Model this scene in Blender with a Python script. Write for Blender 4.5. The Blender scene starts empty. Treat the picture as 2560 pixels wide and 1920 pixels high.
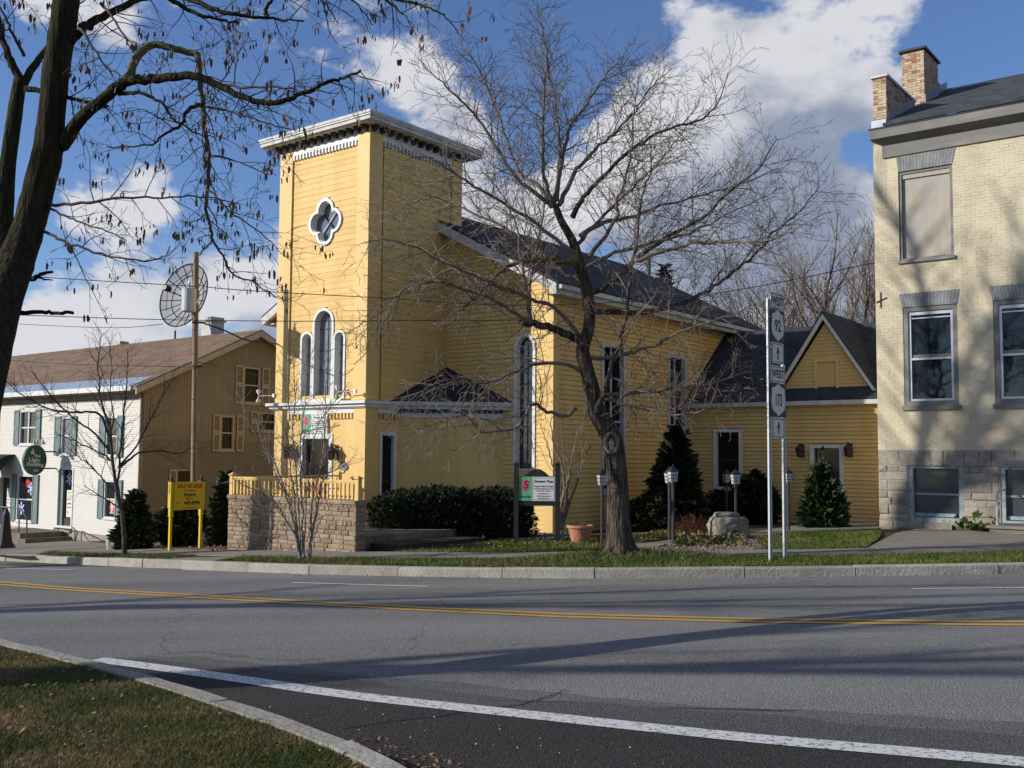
import bpy, bmesh, math, random
import numpy as np
from mathutils import Vector, Matrix
random.seed(7)
R = math.radians
SC = bpy.context.scene
COL = SC.collection

# ------------------------------------------------------------------ camera
CAMZ = 1.7
FPX, PIT, ROLL, AZ = 2540.0, R(3.93), R(0.44), R(52.4)
cam = bpy.data.cameras.new('camera')
cam.sensor_width = 36.0
cam.lens = FPX / 2560 * 36.0
cam.clip_end = 3000
camo = bpy.data.objects.new('camera', cam)
camo.matrix_world = Matrix.Translation((0, 0, CAMZ)) @ Matrix.Rotation(R(90) + PIT, 4, 'X') @ Matrix.Rotation(ROLL, 4, 'Z')
COL.objects.link(camo)
SC.camera = camo
# ------------------------------------------------------------------ light
SUN_AZ, SUN_EL = R(260), R(21.5)            # clockwise from +Y, behind the left shoulder
SUN_DIR = Vector((math.sin(SUN_AZ) * math.cos(SUN_EL), math.cos(SUN_AZ) * math.cos(SUN_EL), math.sin(SUN_EL)))
sun = bpy.data.lights.new('sun', 'SUN')
sun.energy = 5.0
sun.angle = R(0.45)
sun.color = (1.0, 0.965, 0.89)
suno = bpy.data.objects.new('sun', sun)
suno.rotation_euler = SUN_DIR.to_track_quat('Z', 'Y').to_euler()
suno.location = (-30, -20, 30)
COL.objects.link(suno)
SC.view_settings.view_transform = 'Standard'
SC.view_settings.look = 'None'
SC.view_settings.gamma = 1
SC.view_settings.exposure = 0.0
SC.view_settings.use_curve_mapping = False


def ray(px, py):
    """direction through a pixel of the 2560x1920 photograph (survey only)"""
    x, y = px - 1280, 960 - py
    c, s = math.cos(ROLL), math.sin(ROLL)
    x, y = c * x - s * y, s * x + c * y
    c, s = math.cos(PIT), math.sin(PIT)
    return Vector((x, c * FPX - s * y, s * FPX + c * y)) / FPX


def at(px, py, d):
    r = ray(px, py)
    return Vector((0, 0, CAMZ)) + r * (d / r.y)


dA = Vector((-math.sin(AZ), math.cos(AZ), 0))
dB = Vector((math.cos(AZ), math.sin(AZ), 0))
GU = [-60, -40, 0, 7, 17, 25, 35, 60, 140]
GZ = [1.2, .9, .12, -.13, -.5, -.95, -1.7, -3.3, -7]


def G(x, y):
    return float(np.interp(x * dA.x + y * dA.y, GU, GZ))


def onG(px, py, h=0.0):
    r = ray(px, py)
    z = -.3
    for i in range(50):
        p = Vector((0, 0, CAMZ)) + r * ((z - CAMZ) / r.z)
        z = .5 * z + .5 * (G(p.x, p.y) + h)
    return p


# ------------------------------------------------------------------ world: Nishita sky with clouds
world = bpy.data.worlds.new('World')
SC.world = world
world.use_nodes = True
nt = world.node_tree
nt.nodes.clear()


def nd(tree, t, **kw):
    n = tree.nodes.new(t)
    for k, v in kw.items():
        setattr(n, k, v)
    return n


def lk(tree, a, b):
    tree.links.new(a, b)


def mathn(tree, op, a, b=None, c=None, clamp=False):
    n = nd(tree, 'ShaderNodeMath', operation=op)
    n.use_clamp = clamp
    for i, v in enumerate((a, b, c)):
        if v is None:
            continue
        if isinstance(v, (int, float)):
            n.inputs[i].default_value = v
        else:
            lk(tree, v, n.inputs[i])
    return n.outputs[0]


def build_sky():
    sky = nd(nt, 'ShaderNodeTexSky')
    sky.sky_type = 'NISHITA'
    sky.sun_disc = False
    sky.sun_elevation = SUN_EL
    sky.sun_rotation = SUN_AZ
    sky.air_density = 1.0
    sky.dust_density = 0.15
    sky.ozone_density = 1.6
    tint = nd(nt, 'ShaderNodeMix', data_type='RGBA', blend_type='MULTIPLY')
    tint.inputs[0].default_value = 1.0
    lk(nt, sky.outputs[0], tint.inputs[6])
    tint.inputs[7].default_value = (1.06, 1.26, 1.72, 1)
    tc = nd(nt, 'ShaderNodeTexCoord')
    v0 = tc.outputs['Generated']

    def lobes(vec):
        tot = None
        for px, py, sx, amp in CLOUDS:
            d = ray(px, py).normalized()
            dot = nd(nt, 'ShaderNodeVectorMath', operation='DOT_PRODUCT')
            lk(nt, vec, dot.inputs[0])
            dot.inputs[1].default_value = d
            e = mathn(nt, 'EXPONENT', mathn(nt, 'MULTIPLY', mathn(nt, 'SUBTRACT', dot.outputs['Value'], 1.0), 2.0 / sx ** 2))
            t = mathn(nt, 'MULTIPLY', e, amp)
            tot = t if tot is None else mathn(nt, 'ADD', tot, t)
        return tot

    def dens(vec, detail):
        mp = nd(nt, 'ShaderNodeMapping')
        mp.inputs['Scale'].default_value = (1, 1, 1.5)
        lk(nt, vec, mp.inputs[0])
        n1 = nd(nt, 'ShaderNodeTexNoise')
        n1.inputs['Scale'].default_value = 8.0
        n1.inputs['Detail'].default_value = detail
        n1.inputs['Roughness'].default_value = .56
        lk(nt, mp.outputs[0], n1.inputs['Vector'])
        n2 = nd(nt, 'ShaderNodeTexNoise')
        n2.inputs['Scale'].default_value = 2.3
        n2.inputs['Detail'].default_value = 2
        lk(nt, mp.outputs[0], n2.inputs['Vector'])
        a = mathn(nt, 'MULTIPLY', mathn(nt, 'SUBTRACT', n1.outputs['Fac'], .5), 1.3)
        b = mathn(nt, 'MULTIPLY', mathn(nt, 'SUBTRACT', n2.outputs['Fac'], .55), .55)
        return mathn(nt, 'ADD', mathn(nt, 'ADD', a, b), lobes(vec))

    d0 = dens(v0, 10.0)
    off = nd(nt, 'ShaderNodeVectorMath', operation='ADD')
    lk(nt, v0, off.inputs[0])
    off.inputs[1].default_value = (-.04, -.005, .05)
    onrm = nd(nt, 'ShaderNodeVectorMath', operation='NORMALIZE')
    lk(nt, off.outputs[0], onrm.inputs[0])
    d1 = dens(onrm.outputs[0], 5.0)
    mask = nd(nt, 'ShaderNodeMapRange', interpolation_type='SMOOTHSTEP')
    lk(nt, d0, mask.inputs[0])
    mask.inputs[1].default_value = .02
    mask.inputs[2].default_value = .145
    # self-shading: how much cloud lies towards the sun
    shade = nd(nt, 'ShaderNodeMapRange', interpolation_type='SMOOTHSTEP')
    lk(nt, d1, shade.inputs[0])
    shade.inputs[1].default_value = .04
    shade.inputs[2].default_value = .40
    ramp = nd(nt, 'ShaderNodeMix', data_type='RGBA')
    lk(nt, shade.outputs[0], ramp.inputs[0])
    ramp.inputs[6].default_value = (9.3, 9.3, 9.7, 1)
    ramp.inputs[7].default_value = (3.5, 4.1, 5.5, 1)
    mix = nd(nt, 'ShaderNodeMix', data_type='RGBA')
    lk(nt, mathn(nt, 'MULTIPLY', mask.outputs[0], .95), mix.inputs[0])
    lk(nt, tint.outputs[2], mix.inputs[6])
    lk(nt, ramp.outputs[2], mix.inputs[7])
    bg = nd(nt, 'ShaderNodeBackground')
    bg.inputs[1].default_value = 0.078
    lk(nt, mix.outputs[2], bg.inputs[0])
    out = nd(nt, 'ShaderNodeOutputWorld')
    lk(nt, bg.outputs[0], out.inputs[0])


CLOUDS = ((1850, 330, .17, .13), (1640, 190, .08, .13), (2080, 520, .14, .15), (1720, 590, .16, .14), (1400, 560, .12, .10), (1050, 245, .06, .32), (1180, 310, .06, .22), (2500, 200, .08, .10), (2250, 150, .06, .06),
          (230, 830, .10, .11), (150, 400, .09, -.12), (300, 330, .09, -.10), (600, 690, .06, .19), (60, 880, .12, .15), (440, 890, .14, .10), (385, 440, .04, .16), (260, 500, .05, .08), (120, 160, .12, .06), (900, 50, .05, .12), (870, 250, .05, .08), (1400, 10, .04, .08),
          (1480, 60, .09, -.22), (2430, 330, .07, -.18), (2430, 40, .1, -.16), (500, 600, .05, -.22), (780, 330, .08, -.16), (560, 330, .08, -.22), (110, 640, .06, -.24), (1330, 290, .04, -.20), (700, 470, .06, -.14), (1150, 90, .08, -.2), (2130, 400, .03, -.10), (480, 120, .08, -.12))


build_sky()

# ------------------------------------------------------------------ materials
MATS = {}


def mat(name, col, rough=.7, var=.15, scale=3.0, col2=None, bump=0.0, bscale=40.0, spec=.3, stretch=None, thr=(.35, .65), detail=5, metal=0.0, perobj=0.0, fine=0.0, bdist=.02):
    """procedural paint/earth material: two-tone noise, fine bump, small per-object tint"""
    if name in MATS:
        return MATS[name]
    m = bpy.data.materials.new(name)
    m.use_nodes = True
    t = m.node_tree
    b = t.nodes['Principled BSDF']
    b.inputs['Roughness'].default_value = rough
    b.inputs['Specular IOR Level'].default_value = spec
    b.inputs['Metallic'].default_value = metal
    tc = nd(t, 'ShaderNodeTexCoord')
    mp = nd(t, 'ShaderNodeMapping')
    if stretch:
        mp.inputs['Scale'].default_value = stretch
    lk(t, tc.outputs['Object'], mp.inputs[0])
    n = nd(t, 'ShaderNodeTexNoise')
    n.inputs['Scale'].default_value = scale
    n.inputs['Detail'].default_value = detail
    n.inputs['Roughness'].default_value = .6
    lk(t, mp.outputs[0], n.inputs['Vector'])
    mr = nd(t, 'ShaderNodeMapRange')
    lk(t, n.outputs['Fac'], mr.inputs[0])
    mr.inputs[1].default_value, mr.inputs[2].default_value = thr
    mx = nd(t, 'ShaderNodeMix', data_type='RGBA')
    lk(t, mr.outputs[0], mx.inputs[0])
    c2 = col2 if col2 else tuple(c * (1 - var) for c in col)
    mx.inputs[6].default_value = (*col, 1)
    mx.inputs[7].default_value = (*c2, 1)
    outc = mx.outputs[2]
    if fine:
        nf = nd(t, 'ShaderNodeTexNoise')
        nf.inputs['Scale'].default_value = bscale * 2.2
        nf.inputs['Detail'].default_value = 3
        lk(t, mp.outputs[0], nf.inputs['Vector'])
        fr = nd(t, 'ShaderNodeMapRange')
        lk(t, nf.outputs['Fac'], fr.inputs[0])
        fr.inputs[1].default_value, fr.inputs[2].default_value = .3, .7
        fr.inputs[3].default_value, fr.inputs[4].default_value = 1 - fine, 1 + fine
        vm = nd(t, 'ShaderNodeVectorMath', operation='SCALE')
        lk(t, outc, vm.inputs[0])
        lk(t, fr.outputs[0], vm.inputs['Scale'])
        outc = vm.outputs[0]
    if perobj:
        oi = nd(t, 'ShaderNodeObjectInfo')
        fr = nd(t, 'ShaderNodeMapRange')
        lk(t, oi.outputs['Random'], fr.inputs[0])
        fr.inputs[3].default_value, fr.inputs[4].default_value = 1 - perobj, 1 + perobj
        vm = nd(t, 'ShaderNodeVectorMath', operation='SCALE')
        lk(t, outc, vm.inputs[0])
        lk(t, fr.outputs[0], vm.inputs['Scale'])
        outc = vm.outputs[0]
    lk(t, outc, b.inputs['Base Color'])
    if bump:
        n2 = nd(t, 'ShaderNodeTexNoise')
        n2.inputs['Scale'].default_value = bscale
        n2.inputs['Detail'].default_value = 4
        lk(t, mp.outputs[0], n2.inputs['Vector'])
        bp = nd(t, 'ShaderNodeBump')
        bp.inputs['Strength'].default_value = bump
        bp.inputs['Distance'].default_value = bdist
        lk(t, n2.outputs['Fac'], bp.inputs['Height'])
        lk(t, bp.outputs[0], b.inputs['Normal'])
    MATS[name] = m
    return m


def shingles(name, col, col2, course, width, along='Y', slope=.5, rough=.9):
    m = bpy.data.materials.new(name)
    m.use_nodes = True
    t = m.node_tree
    b = t.nodes['Principled BSDF']
    b.inputs['Roughness'].default_value = rough
    b.inputs['Specular IOR Level'].default_value = .2
    tc = nd(t, 'ShaderNodeTexCoord')
    sp = nd(t, 'ShaderNodeSeparateXYZ')
    lk(t, tc.outputs['Object'], sp.inputs[0])
    cb = nd(t, 'ShaderNodeCombineXYZ')
    lk(t, sp.outputs[along], cb.inputs[0])
    lk(t, mathn(t, 'MULTIPLY', sp.outputs['Z'], math.sqrt(1 + slope ** 2) / slope), cb.inputs[1])
    br = nd(t, 'ShaderNodeTexBrick')
    lk(t, cb.outputs[0], br.inputs['Vector'])
    br.inputs['Scale'].default_value = 1.0
    br.inputs['Brick Width'].default_value = width
    br.inputs['Row Height'].default_value = course
    br.inputs['Mortar Size'].default_value = .012
    br.inputs['Mortar Smooth'].default_value = .6
    br.inputs['Color1'].default_value = (*col, 1)
    br.inputs['Color2'].default_value = (*col2, 1)
    br.inputs['Mortar'].default_value = tuple(c * .75 for c in col) + (1,)
    n = nd(t, 'ShaderNodeTexNoise')
    n.inputs['Scale'].default_value = 2.2
    n.inputs['Detail'].default_value = 8
    lk(t, tc.outputs['Object'], n.inputs['Vector'])
    mr = nd(t, 'ShaderNodeMapRange')
    lk(t, n.outputs['Fac'], mr.inputs[0])
    mr.inputs[1].default_value, mr.inputs[2].default_value, mr.inputs[3].default_value, mr.inputs[4].default_value = .3, .7, .75, 1.25
    vm = nd(t, 'ShaderNodeVectorMath', operation='SCALE')
    lk(t, br.outputs['Color'], vm.inputs[0])
    lk(t, mr.outputs[0], vm.inputs['Scale'])
    lk(t, vm.outputs[0], b.inputs['Base Color'])
    bp = nd(t, 'ShaderNodeBump')
    bp.inputs['Strength'].default_value = .6
    bp.inputs['Distance'].default_value = .01
    bp.invert = True
    lk(t, br.outputs['Fac'], bp.inputs['Height'])
    lk(t, bp.outputs[0], b.inputs['Normal'])
    MATS[name] = m
    return m


def leafmat(name, col, col2, rough=.6):
    m = mat(name, col, rough, scale=6.5, col2=col2, thr=(.42, .62), detail=8, spec=.25, fine=.3, bscale=20)
    return m


def glassmat(name, tint, rough=.04, spec=.6):
    m = bpy.data.materials.new(name)
    m.use_nodes = True
    t = m.node_tree
    b = t.nodes['Principled BSDF']
    b.inputs['Base Color'].default_value = (*tint, 1)
    b.inputs['Roughness'].default_value = rough
    b.inputs['Specular IOR Level'].default_value = spec
    b.inputs['IOR'].default_value = 1.6
    tc = nd(t, 'ShaderNodeTexCoord')
    n = nd(t, 'ShaderNodeTexNoise')
    n.inputs['Scale'].default_value = 1.6
    lk(t, tc.outputs['Object'], n.inputs['Vector'])
    bp = nd(t, 'ShaderNodeBump')
    bp.inputs['Strength'].default_value = .08
    bp.inputs['Distance'].default_value = .05
    lk(t, n.outputs['Fac'], bp.inputs['Height'])
    lk(t, bp.outputs[0], b.inputs['Normal'])
    MATS[name] = m
    return m


YEL = mat('yellow_paint', (.715, .478, .175), .6, scale=1.6, col2=(.60, .378, .112), thr=(.42, .78), stretch=(1, 1, .3), detail=9, bump=.1, bscale=30, spec=.2, perobj=.06, fine=.05)
YEL2 = mat('yellow_trim_paint', (.725, .488, .18), .55, scale=1.5, col2=(.64, .41, .126), thr=(.4, .75), stretch=(1, 1, .3), detail=8, fine=.04, bscale=20, spec=.3)
WHT = mat('white_paint', (.68, .67, .64), .5, scale=2, var=.10, spec=.35)
WHTW = mat('weathered_white_paint', (.58, .57, .54), .6, scale=3, var=.28, spec=.3)
DKB = mat('dark_paint_and_dentil_shade', (.035, .028, .024), .6, spec=.3)
ROOFK = shingles('charcoal_shingles', (.028, .031, .038), (.04, .043, .05), .14, .3, 'X', .54)
ROOFK2 = shingles('charcoal_shingles_annex', (.032, .036, .044), (.045, .05, .058), .14, .3, 'Y', .9)
ROOFB = shingles('brown_shingles', (.185, .12, .078), (.23, .15, .10), .14, .35, 'Y', .47)
ROOFG = shingles('grey_shingles', (.05, .055, .062), (.075, .08, .088), .14, .3, 'Y', .42)
GLASS = glassmat('window_glass', (.012, .014, .018))
GLASSK = glassmat('dark_window_glass', (.006, .006, .007), .08, .22)
GLASSG = glassmat('greyish_storm_glass', (.05, .06, .07), .12, .5)
STAIN = glassmat('grey_church_glass', (.16, .18, .21), .18, .6)
INT = mat('dark_interior', (.02, .018, .016), .9)
WSID = mat('cream_vinyl_siding', (.60, .56, .50), .55, scale=1.0, var=.05, spec=.3)
TANS = mat('tan_siding', (.33, .275, .175), .7, scale=1.2, var=.15, spec=.2)
TANS2 = mat('tan_clapboard', (.25, .21, .135), .7, scale=1.2, var=.15, spec=.2)
TANSH = mat('tan_shutter_paint', (.26, .19, .10), .6)
CREAMT = mat('cream_trim_paint', (.50, .44, .32), .6, scale=2, var=.12)
SHUT = mat('grey_green_shutter', (.16, .21, .21), .55, scale=4, var=.12)
CBRICK = mat('cream_painted_brick', (.60, .52, .37), .8, scale=.75, col2=(.43, .35, .235), thr=(.46, .78), detail=10, bump=.35, bscale=26, spec=.15, fine=.10)
CBR1 = mat('bare_red_brick', (.34, .155, .095), .85, scale=7, col2=(.44, .30, .20), thr=(.42, .62), bump=.4, bscale=50, spec=.15, perobj=.2)
CBR2 = mat('flaking_cream_brick', (.52, .42, .28), .85, scale=9, col2=(.40, .24, .15), thr=(.52, .66), bump=.4, bscale=50, spec=.15, perobj=.12)
MORT = mat('mortar', (.48, .40, .28), .9, scale=8, bump=.3)
STONE = mat('foundation_stone', (.36, .315, .25), .9, scale=2.6, col2=(.22, .19, .155), bump=.6, bscale=14, spec=.15, perobj=.2, fine=.2)
STONEM = mat('foundation_mortar', (.33, .29, .235), .95, scale=6, bump=.5)
GREYW = mat('weathered_grey_wood', (.19, .18, .165), .75, scale=2.5, col2=(.30, .28, .26), thr=(.48, .75), stretch=(1, .25, 1), spec=.25)
GREYL = mat('grey_painted_lintel', (.27, .275, .27), .8, scale=4, var=.35, bump=.5, bscale=25)
PLY = mat('weathered_plywood', (.46, .38, .26), .85, scale=4, col2=(.37, .345, .31), thr=(.3, .6), stretch=(1, 2.2, .4), spec=.15)
OLDW = mat('peeling_window_paint', (.30, .34, .35), .7, scale=9, col2=(.12, .13, .13), thr=(.5, .7))
ALUM = mat('aluminium', (.62, .64, .66), .35, scale=6, var=.1, spec=.5, metal=.5)
BLOCK = mat('retaining_block', (.32, .24, .17), .95, scale=5, col2=(.24, .175, .125), bump=.7, bscale=30, spec=.1, perobj=.22, fine=.12)
ASPH = None
GRAN = mat('granite_kerb', (.36, .335, .285), .85, scale=3, col2=(.27, .245, .2), bump=.6, bscale=22, spec=.2, perobj=.12, fine=.15)
CONC = mat('pavement_concrete', (.255, .225, .185), .9, scale=1.8, col2=(.20, .175, .14), bump=.25, bscale=40, spec=.15, perobj=.06, fine=.08)
CONCD = mat('mossy_concrete', (.24, .20, .145), .9, scale=3, col2=(.12, .105, .075), bump=.4, bscale=22, spec=.15)
SOIL = mat('garden_soil', (.085, .06, .038), 1, scale=5, col2=(.15, .11, .07), bump=.8, bscale=25, spec=.05, fine=.4)
LITTER = mat('leaf_litter', (.12, .085, .045), 1, scale=9, col2=(.055, .05, .022), bump=.8, bscale=35, spec=.05, fine=.4)
TURF = mat('turf_soil', (.055, .065, .02), 1, scale=3.0, col2=(.10, .075, .035), thr=(.42, .66), bump=.8, bscale=40, spec=.05, fine=.4)
BARK = mat('grey_brown_bark', (.042, .032, .024), .95, scale=7, col2=(.115, .09, .068), thr=(.4, .6), stretch=(2.6, 2.6, .38), bump=1.0, bscale=9, spec=.1, fine=.35, bdist=.06)
TWIG = mat('twig_bark', (.135, .10, .078), .8, scale=6, col2=(.225, .18, .145), spec=.2)
BARKD = mat('dark_furrowed_bark', (.024, .018, .012), .95, scale=8, col2=(.045, .04, .02), stretch=(2.4, 2.4, .35), bump=1.0, bscale=9, spec=.08, fine=.35, bdist=.05)
TWIGD = mat('dark_twig_bark', (.055, .042, .034), .85, scale=6, col2=(.10, .08, .065), spec=.15)
BIRCH = mat('pale_birch_bark', (.30, .26, .22), .7, scale=8, col2=(.11, .085, .07), thr=(.42, .65), spec=.2)
POD = mat('dry_seed_pod', (.10, .055, .03), .8, scale=12, col2=(.17, .10, .06))
MOSS = mat('mossy_bark', (.13, .12, .03), .95, scale=6, col2=(.09, .07, .05), bump=.8, bscale=14)
BLACKP = mat('black_paint', (.018, .019, .02), .5, spec=.4)
BRONZE = mat('bronze_lamp_metal', (.03, .024, .018), .45, spec=.4)
LAMPG = mat('frosted_lamp_glass', (.72, .72, .70), .3, spec=.5)
GALV = mat('galvanised_steel', (.55, .56, .57), .45, scale=14, var=.12, spec=.4, metal=.3)
SIGNW = mat('faded_sign_white', (.66, .62, .52), .5, scale=5, var=.07)
SIGNK = mat('sign_black', (.03, .03, .03), .5)
TERRA = mat('terracotta', (.47, .21, .12), .8, scale=5, var=.18, bump=.2)
ROCK = mat('field_boulder', (.28, .25, .205), .95, scale=3, col2=(.16, .145, .12), bump=.9, bscale=7, spec=.1, fine=.2)
ROCKW = mat('pale_limestone', (.42, .385, .33), .95, scale=4, col2=(.27, .24, .20), bump=.8, bscale=8)
NEEDLE = leafmat('dark_yew_needles', (.010, .019, .006), (.034, .046, .015))
NEEDLE2 = leafmat('juniper_needles', (.02, .035, .012), (.045, .058, .02))
GREEN = mat('shop_sign_green', (.012, .075, .04), .4, spec=.4)
AWN = mat('dark_green_awning', (.008, .03, .02), .7)
POLEW = mat('utility_pole_wood', (.20, .12, .065), .85, scale=5, col2=(.32, .24, .17), stretch=(3, 3, .3), spec=.15)
WIREM = mat('wire_black', (.015, .015, .016), .6)
YSIGN = mat('sign_yellow', (.68, .46, .02), .5, scale=3, var=.06)
RED = mat('sign_red', (.45, .02, .015), .5)
REDTW = mat('red_brown_twig', (.20, .085, .05), .8)
DRYL = mat('dry_leaf', (.32, .16, .07), .9, scale=8, col2=(.20, .12, .06))
SHOPL = mat('poster_white', (.75, .74, .72), .6)
BLUEF = mat('snowflake_blue', (.45, .52, .85), .5)
METALR = mat('bare_metal_roof_edge', (.50, .54, .58), .35, scale=5, col2=(.32, .36, .42), metal=.3, spec=.5)
PINK = mat('sign_pink', (.62, .10, .17), .5)
SGRN = mat('sign_leaf_green', (.07, .33, .15), .5, scale=4, col2=(.16, .47, .26), stretch=(6, 6, .4))


# ------------------------------------------------------------------ mesh builder
class Plane:
    def __init__(s, o, ax, n):
        s.o, s.ax, s.n = Vector(o), Vector(ax).normalized(), Vector(n).normalized()
        s.right = (-s.n).cross(Vector((0, 0, 1)))

    def pt(s, a, t, d=0.0):
        return s.o + s.ax * a + Vector((0, 0, t)) + s.n * d


class MB:
    def __init__(s):
        s.v, s.f = [], []

    def add(s, vs, fs):
        o = len(s.v)
        s.v.extend([tuple(p) for p in vs])
        s.f.extend([tuple(i + o for i in q) for q in fs])
        return s

    def hexa(s, p):
        return s.add(p, [(0, 3, 2, 1), (4, 5, 6, 7), (0, 1, 5, 4), (1, 2, 6, 5), (2, 3, 7, 6), (3, 0, 4, 7)])

    def box(s, x0, x1, y0, y1, z0, z1):
        return s.hexa([(x0, y0, z0), (x1, y0, z0), (x1, y1, z0), (x0, y1, z0), (x0, y0, z1), (x1, y0, z1), (x1, y1, z1), (x0, y1, z1)])

    def pbox(s, pl, s0, s1, t0, t1, d0, d1):
        return s.hexa([pl.pt(s0, t0, d0), pl.pt(s1, t0, d0), pl.pt(s1, t0, d1), pl.pt(s0, t0, d1), pl.pt(s0, t1, d0), pl.pt(s1, t1, d0), pl.pt(s1, t1, d1), pl.pt(s0, t1, d1)])

    def prism(s, pl, poly, d0, d1):
        n = len(poly)
        vs = [pl.pt(a, t, d0) for a, t in poly] + [pl.pt(a, t, d1) for a, t in poly]
        fs = [tuple(range(n)), tuple(range(2 * n - 1, n - 1, -1))] + [(i, (i + 1) % n, n + (i + 1) % n, n + i) for i in range(n)]
        return s.add(vs, fs)

    def ring(s, pl, outer, inner, d0, d1):
        n = len(outer)
        vs = [pl.pt(a, t, d) for d in (d0, d1) for L in (outer, inner) for a, t in L]
        fs = []
        for i in range(n):
            j = (i + 1) % n
            o0, o1, i0, i1 = i, j, n + i, n + j
            fs += [(o0, o1, i1, i0), (2 * n + o0, 2 * n + i0, 2 * n + i1, 2 * n + o1), (o0, 2 * n + o0, 2 * n + o1, o1), (i0, i1, 2 * n + i1, 2 * n + i0)]
        return s.add(vs, fs)

    def tube(s, pts, rad, n=5, cap=True):
        pts = [Vector(p) for p in pts]
        m = len(pts)
        if m < 2:
            return s
        if not hasattr(rad, '__len__'):
            rad = [rad] * m
        t = (pts[1] - pts[0]).normalized()
        a = t.cross(Vector((.31, .17, .93)))
        if a.length < 1e-4:
            a = t.cross(Vector((1, 0, 0)))
        a.normalize()
        vs, fs = [], []
        for i in range(m):
            if i == 0:
                t = pts[1] - pts[0]
            elif i == m - 1:
                t = pts[-1] - pts[-2]
            else:
                t = pts[i + 1] - pts[i - 1]
            if t.length < 1e-9:
                t = Vector((0, 0, 1))
            t.normalize()
            a = a - t * a.dot(t)
            if a.length < 1e-6:
                a = t.orthogonal()
            a.normalize()
            b = t.cross(a)
            for k in range(n):
                w = 2 * math.pi * k / n
                vs.append(pts[i] + (a * math.cos(w) + b * math.sin(w)) * rad[i])
        for i in range(m - 1):
            for k in range(n):
                k2 = (k + 1) % n
                fs.append((i * n + k, i * n + k2, (i + 1) * n + k2, (i + 1) * n + k))
        if cap:
            fs.append(tuple(range(n - 1, -1, -1)))
            fs.append(tuple((m - 1) * n + k for k in range(n)))
        return s.add(vs, fs)

    def lathe(s, prof, c=(0, 0, 0), n=12):
        c = Vector(c)
        m = len(prof)
        vs = [c + Vector((r * math.cos(2 * math.pi * k / n), r * math.sin(2 * math.pi * k / n), z)) for r, z in prof for k in range(n)]
        fs = [(i * n + k, i * n + (k + 1) % n, (i + 1) * n + (k + 1) % n, (i + 1) * n + k) for i in range(m - 1) for k in range(n)]
        fs += [tuple(range(n - 1, -1, -1)), tuple((m - 1) * n + k for k in range(n))]
        return s.add(vs, fs)

    def build(s, name, m, parent=None, smooth=False, kind=None, fix=None):
        me = bpy.data.meshes.new(name)
        me.from_pydata(s.v, [], s.f)
        if fix is None:
            fix = len(s.f) < 4000
        if fix and not smooth:
            bm = bmesh.new()
            bm.from_mesh(me)
            bmesh.ops.recalc_face_normals(bm, faces=bm.faces)
            bm.to_mesh(me)
            bm.free()
        if smooth:
            me.polygons.foreach_set('use_smooth', [True] * len(me.polygons))
        me.materials.append(m)
        o = bpy.data.objects.new(name, me)
        COL.objects.link(o)
        if parent:
            o.parent = parent
        if kind:
            o['kind'] = kind
        return o


def tag(o, label, cat, group=None):
    o['label'] = label
    o['category'] = cat
    if group:
        o['group'] = group
    return o


def thing(name, label, cat, loc=(0, 0, 0), rz=0.0, group=None):
    o = bpy.data.objects.new(name, None)
    o.empty_display_size = .3
    o.location = loc
    o.rotation_euler = (0, 0, rz)
    COL.objects.link(o)
    return tag(o, label, cat, group)


def inst(src, name, parent, loc=(0, 0, 0), rot=(0, 0, 0), scale=(1, 1, 1)):
    o = bpy.data.objects.new(name, src.data)
    COL.objects.link(o)
    o.parent = parent
    o.location, o.rotation_euler, o.scale = loc, rot, scale
    return o


def text(body, pl, a, t, size, m, parent, name='lettering', d=.004, sx=1.0, bold=0.0, rot=0.0, shear=0.0, spacing=1.0):
    cu = bpy.data.curves.new('txt', 'FONT')
    cu.body = body
    cu.size = size
    cu.align_x = 'CENTER'
    cu.align_y = 'CENTER'
    cu.extrude = .0015
    cu.offset = bold
    cu.shear = shear
    cu.resolution_u = 3
    cu.space_character = spacing
    ob = bpy.data.objects.new('txt', cu)
    COL.objects.link(ob)
    dg = bpy.context.evaluated_depsgraph_get()
    me = bpy.data.meshes.new_from_object(ob.evaluated_get(dg))
    bpy.data.objects.remove(ob)
    c, s = math.cos(rot), math.sin(rot)
    base = pl.pt(a, t, d)
    for v in me.vertices:
        x, y = v.co.x * sx, v.co.y
        x, y = c * x - s * y, s * x + c * y
        v.co = base + pl.right * x + Vector((0, 0, y)) + pl.n * v.co.z
    me.materials.clear()
    me.materials.append(m)
    me.name = name
    o = bpy.data.objects.new(name, me)
    COL.objects.link(o)
    o.parent = parent
    return o


def struct(name, mb, m, parent=None, **kw):
    o = mb.build(name, m, parent, **kw)
    o['kind'] = 'structure'
    return o


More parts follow.
